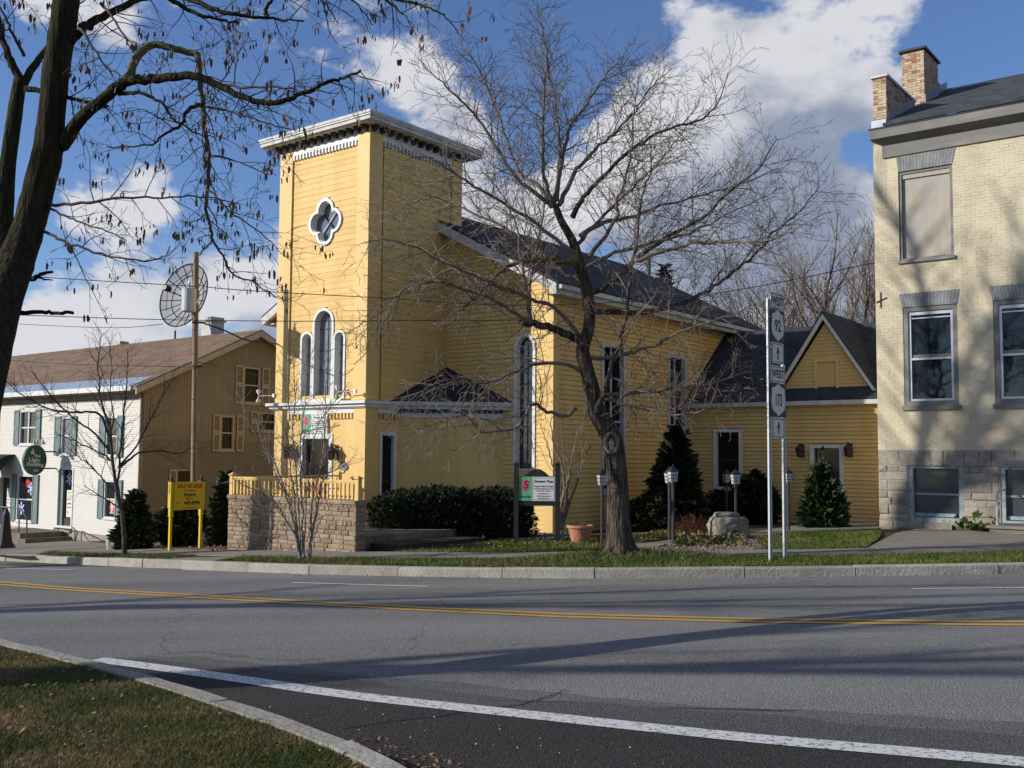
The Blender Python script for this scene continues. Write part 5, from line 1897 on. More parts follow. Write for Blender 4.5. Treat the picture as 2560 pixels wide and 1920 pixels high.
# ================================================================== STREET FURNITURE
# sale-or-lease sign
sl = onG(424, 1377, .14)
SA = thing('sale_sign', 'yellow SALE OR LEASE board between two yellow posts by the pavement', 'sign', sl, AZ)
SPL = Plane((0, 0, 0), (1, 0, 0), (0, -1, 0))
z0 = -sl.z
for x in (0.0, .80):
    w = .052
    p = MB()
    for a, b, ww in ((-.12, .30, .03), (.30, .50, .04), (.50, .78 + .25, w)):
        pass
    base = sl.z
    p.box(x - .028, x + .028, -.028, .028, -.15, .22 - base).box(x - .04, x + .04, -.04, .04, .22 - base, .42 - base).box(x - w, x + w, -w, w, .42 - base, 1.01 - base)
    q = p.build('post', YSIGN, SA)
    MB().box(x - w - .006, x - w + .01, -.016, .016, .74 - base, .96 - base).build('slot', mat('ochre_recess', (.35, .20, .03), .7), q)
    MB().box(x - w - .012, x + w + .012, -w - .012, w + .012, 1.01 - base, 1.035 - base).build('post_cap', BLACKP, q)
    MB().lathe([(.022, 0), (.02, .02), (.035, .05), (.03, .085), (.012, .12), (.002, .135)], (x, 0, 1.035 - base), 10).build('finial', BLACKP, q)
MB().box(.03, .83, -.085, -.06, .37 - sl.z, 1.005 - sl.z).build('panel', YSIGN, SA)
SPN = Plane((0, -.085, 0), (1, 0, 0), (0, -1, 0))
c = .43
for body, zz, s, m, sx, bo in (('SALE OR LEASE', .905, .125, RED, .80, .003), ('For Information', .805, .05, SIGNK, .9, 0), ('Empire', .715, .12, SIGNK, .95, .002), ('Mgt. Co.', .625, .06, SIGNK, 1, 0), ('445-8990', .52, .115, SIGNK, .95, .003), ('(315)', .535, .045, SIGNK, .9, 0), ('www.empiremgtco.com', .42, .042, RED, .95, 0)):
    cc = c + (.06 if body == '445-8990' else 0) - (.30 if body == '(315)' else 0)
    text(body, SPN, cc, zz - sl.z, s, m, SA, d=.003, sx=sx, bold=bo)

# route marker assembly
r1 = onG(1927, 1404, .14)
RM = thing('route_marker', 'pair of steel posts carrying West 92 and West 173 route signs', 'road sign', r1, AZ)
zl = lambda y: CAMZ - (y - 1140) * 16.2 / 2540 - r1.z
def upost(x, y, zt, nm='post'):
    MB().box(x - .03, x + .03, y - .003, y + .003, -.2, zt).box(x - .033, x - .028, y - .03, y + .003, -.2, zt).box(x + .028, x + .033, y - .03, y + .003, -.2, zt).box(x - .05, x - .033, y - .032, y - .026, -.2, zt).box(x + .033, x + .05, y - .032, y - .026, -.2, zt).build(nm, GALV, RM)


upost(-.05, .0, zl(741))
upost(.52, .0, zl(905))
RP = Plane((.24, -.05, 0), (1, 0, 0), (0, -1, 0))
# square shield panels are 0.57 wide
def plate(t0, t1, hw, m, name):
    r = .03
    P = []
    for cx, cz, a0 in ((hw - r, t1 - r, 0), (-hw + r, t1 - r, 90), (-hw + r, t0 + r, 180), (hw - r, t0 + r, 270)):
        for k in range(4):
            a = R(a0 + k * 30)
            P.append((cx + r * math.cos(a), cz + r * math.sin(a)))
    return MB().prism(RP, P, -.004, .004).build(name, m, RM), P


def bordered(t0, t1, hw, name):
    pl_, P = plate(t0, t1, hw, SIGNW, name)
    cz = (t0 + t1) / 2
    ins = lambda k: [(x * (1 - k / hw), cz + (y - cz) * (1 - 2 * k / (t1 - t0))) for x, y in P]
    MB().ring(RP, ins(.018), ins(.030), .004, .0065).build('border', SIGNK, pl_)
    return pl_


def shield(t0, t1, hw, num):
    pl_, P = plate(t0, t1, hw, SIGNK, 'shield_plate')
    h = t1 - t0
    c = (t0 + t1) / 2
    half = [(0, .47), (.10, .455), (.17, .41), (.24, .375), (.33, .37), (.405, .34), (.405, .20), (.44, .05), (.45, -.08), (.42, -.22), (.34, -.30), (.22, -.36), (.10, -.42), (0, -.47)]
    pts = [(x * hw * 2, c + y * h) for x, y in half] + [(-x * hw * 2, c + y * h) for x, y in reversed(half[1:-1])]
    MB().prism(RP, pts, .004, .0065).build('shield_field', SIGNW, pl_)
    text(num, RP, 0, c - .005, h * .50, SIGNK, pl_, d=.0075, sx=.95 if len(num) < 3 else .72, bold=.006)


def arrow(t0, t1, hw):
    pl_ = bordered(t0, t1, hw, 'arrow_plate')
    c = (t0 + t1) / 2
    h = t1 - t0
    MB().prism(RP, [(-.022, c - h * .30), (.022, c - h * .30), (.022, c + .02), (.075, c - .02), (0, c + h * .33), (-.075, c - .02), (-.022, c + .02)], .004, .0068).build('arrow', SIGNK, pl_)


w1 = bordered(zl(768), zl(724), .27, 'direction_plate')
text('WEST', RP, 0, (zl(724) + zl(768)) / 2, .19, SIGNK, w1, d=.006, sx=.92, bold=.004)
shield(zl(851), zl(767), .275, '92')
arrow(zl(906), zl(852), .235)
w2 = bordered(zl(955), zl(911), .27, 'direction_plate')
text('WEST', RP, 0, (zl(911) + zl(955)) / 2, .19, SIGNK, w2, d=.006, sx=.92, bold=.004)
shield(zl(1042), zl(956), .31, '173')
arrow(zl(1096), zl(1043), .235)
for y in (790, 866, 920, 1000, 1080):
    MB().box(-.07, .5, -.046, -.02, zl(y) - .012, zl(y) + .012).build('crossbar', GALV, RM)

# boutique sign on two posts
spc = (onG(1290, 1357, .14) + onG(1394, 1357, .14)) / 2
SPg = thing('garden_sign', 'boutique sign with green and white panel on two black posts', 'sign', spc, math.atan2(-.12, 1))
GP = Plane((0, 0, 0), (1, 0, 0), (0, -1, 0))
dz_ = lambda y: CAMZ - (y - 1136) * 21.85 / 2540 - spc.z
for x in (-.45, .45):
    p = MB().box(x - .05, x + .05, -.05, .05, -.2, dz_(1163)).build('post', BLACKP, SPg)
    MB().box(x - .065, x + .065, -.065, .065, dz_(1163), dz_(1160)).add([(x - .055, -.055, dz_(1160)), (x + .055, -.055, dz_(1160)), (x + .055, .055, dz_(1160)), (x - .055, .055, dz_(1160)), (x, 0, dz_(1155))], [(0, 1, 4), (1, 2, 4), (2, 3, 4), (3, 0, 4)]).build('post_cap', BLACKP, p)
t0_, t1_ = dz_(1266), dz_(1193)
MB().prism(GP, [(-.4, t0_), (.4, t0_), (.4, t1_), (.26, t1_ + .02), (.17, t1_ + .10), (.06, t1_ + .165), (-.06, t1_ + .165), (-.17, t1_ + .10), (-.26, t1_ + .02), (-.4, t1_)], -.02, .015).build('board', BLACKP, SPg)
FPn = Plane((0, -.016, (dz_(1193) + dz_(1254)) / 2), (1, 0, 0), (0, -1, 0))
pea_sign_face(SPg, FPn, .79, .52)


def lamp_post(base, top_z, label, grp, s=1.0):
    L = thing('lamp_post', label, 'lamp post', base, 0.3, grp)
    h = top_z - base.z
    pm = mat('weathered_black_post', (.05, .05, .05), .6, scale=9, var=.4)
    MB().lathe([(.05 * s, -.15), (.05 * s, .0), (.035 * s, .02), (.033 * s, h - .42 * s), (.05 * s, h - .41 * s), (.03 * s, h - .36 * s)], (0, 0, 0), 8).build('pole', pm, L)
    hd = MB()
    w0, w1_, za, zb = .065 * s, .085 * s, h - .36 * s, h - .15 * s
    hd.hexa([(-w0, -w0, za), (w0, -w0, za), (w0, w0, za), (-w0, w0, za), (-w1_, -w1_, zb), (w1_, -w1_, zb), (w1_, w1_, zb), (-w1_, w1_, zb)])
    g = hd.build('lantern_glass', LAMPG, L)
    b = MB()
    for sx_, sy_ in ((-1, -1), (1, -1), (1, 1), (-1, 1)):
        b.tube([(sx_ * w0, sy_ * w0, za), (sx_ * w1_, sy_ * w1_, zb)], .009 * s, 4)
    for f_ in (.33, .66):
        ww = w0 + (w1_ - w0) * f_ + .003
        zz = za + (zb - za) * f_
        b.ring(Plane((0, 0, 0), (1, 0, 0), (0, -1, 0)), [(-ww, zz - .005), (ww, zz - .005), (ww, zz + .005), (-ww, zz + .005)], [(-ww * .99, zz - .004), (ww * .99, zz - .004), (ww * .99, zz + .004), (-ww * .99, zz + .004)], -ww, ww)
        for q in (-1, 1):
            b.box(-ww, ww, q * ww - .003, q * ww + .003, zz - .006 * s, zz + .006 * s).box(q * ww - .003, q * ww + .003, -ww, ww, zz - .006 * s, zz + .006 * s)
        for sx_ in (-1, 1):
            f2 = (f_ - .5) * 2
            b.tube([(w0 * f2, sx_ * (w0 + .003), za), (w1_ * f2, sx_ * (w1_ + .003), zb)], .005 * s, 4)
            b.tube([(sx_ * (w0 + .003), w0 * f2, za), (sx_ * (w1_ + .003), w1_ * f2, zb)], .005 * s, 4)
    b.build('lantern_frame', BLACKP, L)
    MB().hexa([(-w1_ - .015, -w1_ - .015, zb), (w1_ + .015, -w1_ - .015, zb), (w1_ + .015, w1_ + .015, zb), (-w1_ - .015, w1_ + .015, zb), (-.02, -.02, zb + .11 * s), (.02, -.02, zb + .11 * s), (.02, .02, zb + .11 * s), (-.02, .02, zb + .11 * s)]).lathe([(.012, zb + .11 * s), (.018, zb + .13 * s), (.002, zb + .155 * s)], (0, 0, 0), 6).build('lantern_roof', BLACKP, L)


LG_ = 'lantern posts in the front garden'
for px, py, d, yt, lab in ((1505, 1360, 21.0, 1169, 'lantern post just left of the big bare tree trunk'), (1683, 1354, 21.2, 1161, 'nearer of the two overlapping lantern posts before the tall yew'), (1674, 1348, 22.2, 1166, 'farther of the two overlapping lantern posts before the tall yew'),
                           (1840, 1335, 23.0, 1170, 'lantern post behind the boulders, right of its pair, rusty patch on the pole'), (1817, 1325, 27.5, 1172, 'lantern post behind the boulders, left of its pair and farther'), (1972, 1326, 24.6, 1168, 'lantern post standing alone between route signs and annex door')):
    b = at(px, py, d)
    b.z = G(b.x, b.y) + .13
    lamp_post(b, at(px, yt, d).z, lab, LG_, 1.0)

# terracotta pot
pp = onG(1450, 1356, .14)
TP = thing('flower_pot', 'large terracotta pot with a few green shoots on the front lawn', 'flower pot', pp)
MB().lathe([(.17, 0), (.20, .08), (.25, .28), (.265, .31), (.29, .315), (.29, .355), (.275, .37), (.25, .365), (.235, .30), (.001, .29)], (0, 0, 0), 24).build('pot', TERRA, TP, smooth=False)
zz = MB()
for k in range(14):
    a0, a1 = k * 6.2832 / 14, (k + 1) * 6.2832 / 14
    ra, rb = (.205, .245) if k % 2 else (.245, .205)
    za, zb = (.09, .27) if k % 2 else (.27, .09)
    zz.tube([(ra * math.cos(a0), ra * math.sin(a0), za), (rb * math.cos(a1), rb * math.sin(a1), zb)], .008, 4)
zz.build('zigzag_relief', TERRA, TP)
MB().lathe([(.24, .28), (.24, .31), (.001, .32)], (0, 0, 0), 12).build('potting_soil', SOIL, TP)
sh = MB()
for k in range(9):
    a = random.uniform(0, 6.28)
    sh.tube([(.02 * math.cos(a), .02 * math.sin(a), .3), (.06 * math.cos(a), .06 * math.sin(a), .40), (.13 * math.cos(a) - .03, .13 * math.sin(a), .42 + random.uniform(0, .07))], [.006, .006, .002], 4)
sh.build('shoots', mat('pale_green_shoot', (.12, .17, .06), .6), TP)


def rock(name, label, base, sx, sy, sz, seed, m, rz=0.0, grp=None, cat='boulder', cut=.75):
    rg = random.Random(seed)
    bm = bmesh.new()
    bmesh.ops.create_icosphere(bm, subdivisions=4, radius=1.0)
    planes = [(Vector((rg.gauss(0, 1), rg.gauss(0, 1), rg.gauss(0, .8))).normalized(), rg.uniform(.55, .9)) for _ in range(20)] + [(Vector((0, 0, 1)), cut)] if False else [(Vector((0, 0, 1)), cut)] + [(Vector((math.cos(q), math.sin(q), rg.uniform(-.2, .35))).normalized(), rg.uniform(.72, .92)) for q in [rg.uniform(0, 6.28) for _ in range(9)]]
    from mathutils import noise
    for v in bm.verts:
        v.co = Vector([math.copysign(abs(c) ** .62, c) for c in v.co]) * .9
        for n, d in planes:
            e = v.co.dot(n) - d
            if e > 0:
                v.co -= n * e * .92
        n3 = noise.noise(v.co * 2.3 + Vector((seed, 0, 0))) * .09 + noise.noise(v.co * 6 + Vector((0, seed, 0))) * .05 + noise.noise(v.co * 16) * .02
        v.co *= 1 + n3
        v.co = Vector((v.co.x * sx, v.co.y * sy, v.co.z * sz))
    me = bpy.data.meshes.new(name)
    bm.to_mesh(me)
    bm.free()
    me.materials.append(m)
    o = bpy.data.objects.new(name, me)
    COL.objects.link(o)
    o.location = base
    o.rotation_euler = (0, 0, rz)
    return tag(o, label, cat, grp)


b = onG(1827, 1345, .14)
rock('boulder', 'large grey boulder in the gravel bed under a flat slab', b + Vector((0, .25, .17)), .52, .36, .36, 4, ROCK, .1)
rock('boulder', 'flat grey slab of stone lying on top of the large boulder', b + Vector((-.05, .25, .485)), .36, .26, .075, 9, ROCK, -.1)
b = onG(530, 1365, .14)
rock('boulder', 'pale layered boulder left of the block wall behind the sale sign', b + Vector((0, .3, .12)), .46, .34, .24, 14, ROCKW, .3)
b = onG(285, 1374, .14)
rock('boulder', 'small white rock at the foot of the young street tree', b + Vector((-.05, .2, .12)), .24, .2, .24, 23, ROCKW, .8)

# utility pole, transformer and wires
pb = onG(484, 1362, .1)
UP = thing('utility_pole', 'leaning brown wooden utility pole with a grey transformer can', 'utility pole', pb)
ptop = at(490.5, 630, pb.y) - pb
MB().tube([(0, 0, -.3), tuple(ptop * .5), tuple(ptop)], [.095, .08, .068], 12).build('pole', POLEW, UP)
tc_ = at(472, 752, pb.y - .22) - pb
tr = MB().lathe([(.17, -.29), (.185, -.27), (.185, .27), (.19, .29), (.19, .31), (.12, .33), (.001, .335)], tc_, 20).build('transformer', mat('transformer_grey', (.52, .55, .50), .45, scale=4, var=.1), UP, smooth=False)
MB().lathe([(.03, .33), (.05, .36), (.03, .40), (.05, .43), (.028, .47), (.01, .6)], tc_, 8).build('bushing', GALV, tr)
MB().box(tc_.x - .02, tc_.x + .2, tc_.y + .05, tc_.y + .2, tc_.z - .05, tc_.z + .05).build('bracket', GALV, UP)
ins_ = MB()
for yy in (806, 916):
    q = at(492, yy, pb.y - .1) - pb
    ins_.tube([q + Vector((-.12, 0, 0)), q + Vector((.14, 0, 0))], .03, 6)
ins_.build('wire_bracket', BRONZE, UP)


def wire(label, pts, r=.011):
    P = [at(*p) for p in pts]
    # smooth through the surveyed points
    out = []
    n = len(P)
    for i in range(n - 1):
        p0, p1, p2, p3 = P[max(i - 1, 0)], P[i], P[i + 1], P[min(i + 2, n - 1)]
        for k in range(10):
            t = k / 10
            out.append(.5 * ((2 * p1) + (p2 - p0) * t + (2 * p0 - 5 * p1 + 4 * p2 - p3) * t * t + (3 * p1 - p0 - 3 * p2 + p3) * t ** 3))
    out.append(P[-1])
    o = MB().tube(out, r, 5).build('utility_wire', WIREM)
    return tag(o, label, 'wire', 'overhead wires')


wire('wire from the pole across the tower and tree to the brick building corner', [(488, 708, 25.2), (560, 722, 25.0), (917, 743, 24.7), (1320, 763, 24.6), (1768, 736, 24.8), (2192, 656, 25.2)])
wire('top wire running left from the pole past the big trunk', [(-260, 664, 27.5), (105, 693, 26.3), (488, 716, 25.2)])
wire('level middle wire crossing behind the dish to the nave corner', [(-260, 776, 27.5), (115, 790, 26.2), (400, 799, 25.4), (720, 803, 24.9), (915, 802, 24.8), (1383, 800, 26.0)])
wire('thick drooping service cable from the pole to the tower', [(500, 805, 25.2), (560, 826, 25.6), (620, 851, 26.2), (694, 860, 27.3)], .02)
wire('sagging wire below the dish running left to the shop', [(408, 810, 26), (285, 819, 26.5), (54, 810, 28), (-200, 790, 30)], .009)
wire('low wire across the shop roof left of the pole', [(489, 917, 25.2), (221, 911, 26.5), (36, 900, 28), (-260, 872, 30)], .014)
wire('thin wire from the pole down along the tan gable', [(492, 905, 25.2), (560, 918, 27), (610, 930, 29.5), (690, 950, 32)], .009)

# ================================================================== TREES
def jitter(v, a, rg):
    return v + Vector((rg.gauss(0, a), rg.gauss(0, a), rg.gauss(0, a)))


def spline(P, per=5):
    out = []
    n = len(P)
    for i in range(n - 1):
        p0, p1, p2, p3 = P[max(i - 1, 0)], P[i], P[i + 1], P[min(i + 2, n - 1)]
        for k in range(per):
            t = k / per
            out.append(.5 * ((2 * p1) + (p2 - p0) * t + (2 * p0 - 5 * p1 + 4 * p2 - p3) * t * t + (3 * p1 - p0 - 3 * p2 + p3) * t ** 3))
    out.append(P[-1])
    return out


def grow(mb, p, d, length, r, lvl, cfg, rg, tips=None):
    n = 5 if lvl == 0 else (4 if lvl == 1 else 3)
    seg = length / n
    pts, rad = [p], [r]
    dd = d.normalized()
    for i in range(n):
        dd = (dd + Vector((rg.gauss(0, 1), rg.gauss(0, 1), rg.gauss(0, 1))) * cfg['wander'] + Vector((0, 0, cfg['up'][min(lvl, len(cfg['up']) - 1)]))).normalized()
        p = p + dd * seg
        pts.append(p)
        rad.append(max(cfg['tip'], r * (1 - .75 * (i + 1) / n)))
    mb.tube(pts, rad, 4 if lvl == 0 else 3, cap=False)
    if tips is not None and lvl >= cfg.get('tiplvl', 1):
        tips.append((pts[-1], dd))
        tips.append((pts[len(pts) // 2], dd))
    if lvl < cfg['levels'] - 1:
        spawn(mb, pts, rad, length, lvl + 1, cfg, rg, tips)


def spawn(mb, pts, rad, length, lvl, cfg, rg, tips=None, start=.15, count=None, lmul=1.0):
    dens = cfg['dens'][lvl]
    cnt = count if count is not None else max(1, int(length * dens * rg.uniform(.8, 1.2)))
    L = [0]
    for a, b in zip(pts, pts[1:]):
        L.append(L[-1] + (b - a).length)
    tot = L[-1]
    ph = rg.uniform(0, 6.28)
    for k in range(cnt):
        f = start + (1 - start) * (k + rg.uniform(.1, .9)) / cnt
        s = f * tot
        i = max(0, min(len(pts) - 2, next((j for j in range(len(L) - 1) if L[j + 1] >= s), len(pts) - 2)))
        u = (s - L[i]) / max(1e-6, L[i + 1] - L[i])
        p = pts[i].lerp(pts[i + 1], u)
        t = (pts[i + 1] - pts[i]).normalized()
        ph += 2.4 + rg.uniform(-.5, .5)
        a = t.orthogonal().normalized()
        b = t.cross(a)
        side = a * math.cos(ph) + b * math.sin(ph)
        ang = R(rg.uniform(*cfg['ang']))
        d = t * math.cos(ang) + side * math.sin(ang)
        ln = cfg['len'][lvl] * rg.uniform(.55, 1.25) * (1.15 - .55 * f) * lmul
        rr = min(cfg['rad'][lvl], (rad[i] if hasattr(rad, '__len__') else rad) * .6) * rg.uniform(.8, 1.15)
        grow(mb, p, d, ln, rr, lvl, cfg, rg, tips)


def limb(par, pts, r0, r1, m, name='limb', n=7, rg=random, wob=.0):
    P = spline(pts, 5)
    if wob:
        P = [P[0]] + [jitter(p, wob, rg) for p in P[1:]]
    rad = [r0 + (r1 - r0) * (i / (len(P) - 1)) ** .8 for i in range(len(P))]
    MB().tube(P, rad, n).build(name, m, par, smooth=True)
    return P, rad


# --- the bare tree in the middle -------------------------------------------------
TD_ = 17.3
tb = at(1552, 1378, TD_)
tb.z = G(tb.x, tb.y) + .13
CT = thing('bare_tree', 'big leafless street tree with a knothole, leaning trunk and spreading crown', 'tree', tb)
rg = random.Random(42)
loc = lambda x, y, dd=0.0: at(x, y, TD_ + dd) - tb
prof = [(1555, 1392, .31), (1552, 1374, .26), (1549, 1345, .215), (1546, 1293, .18), (1544, 1228, .168), (1540, 1163, .17), (1532, 1107, .185), (1514, 1065, .165), (1494, 1033, .145), (1481, 980, .125), (1466, 921, .115), (1456, 874, .115), (1470, 827, .105), (1474, 785, .10), (1468, 730, .095), (1455, 690, .092), (1445, 646, .085), (1430, 600, .07), (1403, 552, .062), (1388, 512, .055)]
P = spline([loc(x, y) for x, y, r in prof], 4)
rr = np.interp(np.linspace(0, len(prof) - 1, len(P)), range(len(prof)), [r for _, _, r in prof])
tm = MB()
NS_ = 16
tm.tube(P, list(rr), NS_)
vv = []
for i, v in enumerate(tm.v):
    c = P[min(i // NS_, len(P) - 1)]
    k = i % NS_
    v = Vector(v)
    low = max(0, 1 - (c.z) / .55)
    f = 1 + .05 * math.sin(k * 2.35 + 1) + .05 * math.sin(k * 3.9 + c.z * 3) + low * (.28 * math.sin(k * 6.2832 / NS_ * 5 + .7)) + rg.uniform(-.02, .02)
    vv.append(tuple(c + (v - c) * f))
tm.v = vv
tm.build('trunk', BARK, CT, smooth=True)
for k, (a, l_) in enumerate(((.3, .75), (1.5, .5), (2.7, .7), (3.7, .6), (4.6, .55), (5.6, .8))):
    q0 = Vector((math.cos(a) * .16, math.sin(a) * .16, .24))
    q1 = Vector((math.cos(a) * .32, math.sin(a) * .32, .10))
    q2 = Vector((math.cos(a + .2) * (.32 + l_ * .5), math.sin(a + .2) * (.32 + l_ * .4), .07))
    q3 = Vector((math.cos(a + .1) * (.3 + l_), math.sin(a + .1) * (.3 + l_ * .8), -.06))
    limb(CT, [q0, q1, q2, q3], .085, .022, BARK, 'root', 8, rg, .01)
# root flare mound
mound = MB()
for i in range(5):
    pass
RM_ = 1.5
vs = [(0, 0, .17)]
for q in range(1, 6):
    for k in range(20):
        a = 6.2832 * k / 20
        r_ = RM_ * q / 5
        x, y = r_ * math.cos(a) * 1.35, r_ * math.sin(a) * .75
        vs.append((x, y, .17 * (1 - (q / 5) ** 1.3) * 1.0 - .02 + G(tb.x + x, tb.y + y) - G(tb.x, tb.y) + (rg.uniform(-.015, .015) if q < 5 else -.03)))
fs = [(0, 1 + k, 1 + (k + 1) % 20) for k in range(20)] + [(1 + (q - 1) * 20 + k, 1 + q * 20 + k, 1 + q * 20 + (k + 1) % 20, 1 + (q - 1) * 20 + (k + 1) % 20) for q in range(1, 5) for k in range(20)]
mo = MB().add(vs, fs).build('root_mound', TURF, None)
mo.location = tb
mo['kind'] = 'structure'
pts = [(tb.x + 1.35 * 1.45 * a * math.cos(t), tb.y + .75 * 1.45 * a * math.sin(t)) for a, t in ((math.sqrt(rng.uniform(.05, 1)), rng.uniform(0, 6.283)) for _ in range(3800))]
MG = grass('mound_grass', pts, .14, .06, .007, GRG, 9)
co = np.zeros(len(MG.data.vertices) * 3)
MG.data.vertices.foreach_get('co', co)
co = co.reshape(-1, 3)
rad_ = np.sqrt(((co[:, 0] - tb.x) / (1.35 * RM_)) ** 2 + ((co[:, 1] - tb.y) / (.75 * RM_)) ** 2)
co[:, 2] += .15 * np.clip(1 - rad_ ** 1.3, 0, 1)
MG.data.vertices.foreach_set('co', co.reshape(-1))
# knothole
kc = loc(1528, 1106) + Vector((-.02, -.17, 0))
kr = MB()
KP = Plane(kc, (1, .12, 0), (.1, -1, 0))
kp = [KP.pt(*[.105 * math.cos(6.2832 * k / 18)], .165 * math.sin(6.2832 * k / 18) - .01, .02) for k in range(19)]
kr.tube(kp, [.032 + .010 * math.sin(k * 2.1) for k in range(19)], 7)
kr.build('knothole_rim', mat('pale_callus', (.26, .20, .15), .85, scale=12, col2=(.12, .09, .07), bump=.5), CT, smooth=True)
MB().prism(KP, [(.10 * math.cos(6.2832 * k / 14), .155 * math.sin(6.2832 * k / 14) - .01) for k in range(14)], -.1, .012).build('knothole', mat('rotten_wood', (.05, .035, .025), .9, scale=10, col2=(.33, .28, .22), thr=(.5, .7)), CT)
MB().prism(KP, [(-.03, -.14), (.05, -.12), (.045, .0), (.0, .07), (-.045, .0)], .0, .02).build('exposed_wood', mat('bleached_wood', (.42, .38, .32), .8, scale=15, var=.3), CT)
Rg = lambda L: [(1000 + x * .4973, y * .4973) for x, y in L]
limbs = [
    (Rg([(770, 1020), (742, 950), (722, 830), (720, 550), (738, 330), (722, 170), (700, 100), (688, 20)]), .045, .006, (0, -.6)),
    (Rg([(775, 1030), (800, 860), (800, 680), (770, 470), (735, 300), (700, 200)]), .042, .006, (0, .7)),
    (Rg([(765, 1040), (700, 990), (560, 860), (430, 650), (330, 530), (210, 410), (110, 330)]), .05, .006, (0, -.9)),
    (Rg([(775, 1030), (690, 930), (600, 860), (505, 610), (430, 420), (370, 300), (300, 215)]), .045, .006, (0, .9)),
    (Rg([(868, 1090), (900, 1030), (985, 920), (1150, 765), (1330, 655), (1510, 600), (1600, 520), (1650, 370)]), .055, .006, (0, -1.0)),
    (Rg([(800, 1030), (870, 880), (960, 780), (1075, 670), (1180, 560), (1270, 430), (1370, 340)]), .048, .006, (0, 1.2)),
    (Rg([(790, 1010), (815, 820), (855, 640), (905, 570), (985, 440), (1080, 330), (1130, 270)]), .042, .006, (0, -.4)),
    (Rg([(905, 1190), (1000, 1130), (1180, 1085), (1290, 1040), (1500, 985), (1700, 930), (1900, 850)]), .05, .007, (0, 1.5)),
    (Rg([(940, 1290), (1060, 1150), (1110, 960), (1160, 760), (1180, 560), (1200, 380)]), .045, .006, (0, -1.3)),
    (Rg([(955, 1480), (1060, 1420), (1180, 1310), (1330, 1200), (1520, 1100), (1660, 960), (1800, 850), (1890, 700)]), .06, .007, (0, -1.4)),
    (Rg([(1180, 1310), (1400, 1238), (1560, 1218), (1700, 1215), (1840, 1210), (2000, 1150)]), .042, .007, (-.8, -1.9)),
    (Rg([(960, 1560), (1180, 1570), (1400, 1530), (1530, 1470), (1650, 1390), (1780, 1280), (1900, 1150), (2010, 1060), (2110, 930)]), .055, .007, (0, .9)),
    (Rg([(925, 1330), (800, 1310), (700, 1305), (560, 1330), (450, 1420), (380, 1500), (300, 1560)]), .07, .012, (0, -.8)),
    ([(1490, 1035), (1513, 968), (1531, 905), (1553, 843), (1572, 720), (1590, 600), (1612, 470), (1628, 420), (1622, 350)], .055, .007, (-.2, -1.2)),
    ([(1466, 870), (1434, 845), (1390, 823), (1337, 811), (1303, 806)], .075, .06, (0, -.35)),
    ([(1325, 808), (1322, 770), (1312, 690), (1298, 621), (1290, 562), (1250, 480), (1200, 420)], .038, .006, (-.3, -.8)),
    ([(1330, 808), (1326, 700), (1345, 600), (1360, 520), (1352, 400)], .03, .006, (-.3, .3)),
    ([(1316, 800), (1263, 768), (1213, 740), (1127, 711), (1068, 706), (1007, 725), (972, 766), (920, 800), (869, 832)], .036, .006, (-.35, -1.2)),
    ([(1440, 1022), (1405, 1040), (1360, 1025), (1330, 1012), (1286, 1071), (1212, 1079), (1188, 1064), (1176, 1046), (1155, 1037), (1115, 1051), (1074, 1063), (1028, 1081)], .038, .005, (0, -1.5)),
    ([(1507, 998), (1558, 1009), (1625, 1025), (1684, 1038), (1748, 1029), (1762, 1022)], .032, .006, (-.1, -1.1)),
    ([(1520, 940), (1579, 969), (1634, 984), (1664, 1013)], .02, .006, (-.3, -.9)),
    ([(1476, 985), (1560, 985), (1640, 978), (1720, 968), (1790, 955), (1880, 925)], .045, .007, (0, .8)),
    ([(1472, 900), (1540, 890), (1620, 868), (1700, 830), (1790, 800), (1880, 770)], .042, .007, (0, -1.0)),
    ([(1462, 930), (1380, 905), (1290, 930), (1200, 960), (1120, 950), (1060, 975), (1000, 1000)], .04, .006, (0, -1.3)),
    ([(1462, 860), (1400, 780), (1300, 735), (1180, 690), (1080, 640), (980, 600), (900, 610)], .045, .006, (0, -1.7)),
    ([(1455, 700), (1390, 668), (1300, 600), (1200, 540), (1100, 500), (1030, 505), (960, 560)], .045, .006, (0, 1.3)),
    ([(1440, 640), (1340, 560), (1230, 490), (1130, 430), (1070, 395), (1000, 400)], .042, .006, (0, -1.0)),
    ([(1448, 680), (1520, 640), (1620, 610), (1730, 580), (1850, 520), (1960, 470)], .045, .006, (0, -1.2)),
    ([(1434, 620), (1500, 550), (1580, 470), (1650, 400), (1730, 300)], .042, .006, (0, 1.4)),
]
cfgC = dict(levels=4, wander=.17, up=[.06, .05, .03, .02], dens=[0, 8.2, 8.0, 6.0], len=[0, 1.0, .46, .19], rad=[0, .0115, .0068, .005], ang=(30, 66), tip=.0034)
cfgD = dict(cfgC, up=[-.02, -.07, -.08, -.04], ang=(28, 75), wander=.2, dens=[0, 10, 7.5, 6.5], len=[0, .85, .45, .19])
tw = MB()
for i, (pl_, r0, r1, (da_, db_)) in enumerate(limbs):
    n_ = len(pl_)
    pts = [loc(x, y, da_ + (db_ - da_) * (k / (n_ - 1)) ** 1.2) for k, (x, y) in enumerate(pl_)]
    PL, rad = limb(CT, pts, r0, r1, MOSS if i == 12 else BARK if r0 > .05 else TWIG, rg=rg, wob=.012)
    ln = sum((b - a).length for a, b in zip(PL, PL[1:]))
    droop = i in (12, 14, 17, 18, 23, 24, 20)
    cf = cfgD if droop else cfgC
    spawn(tw, PL, rad, ln, 1, cf, rg, None, start=.16, lmul=1.05 if droop else 1.12)
tw.build('twigs', TWIG, CT, kind='stuff', fix=False)
st_ = MB()
for k in range(60):
    y = rg.uniform(.2, 4)
ls = MB()
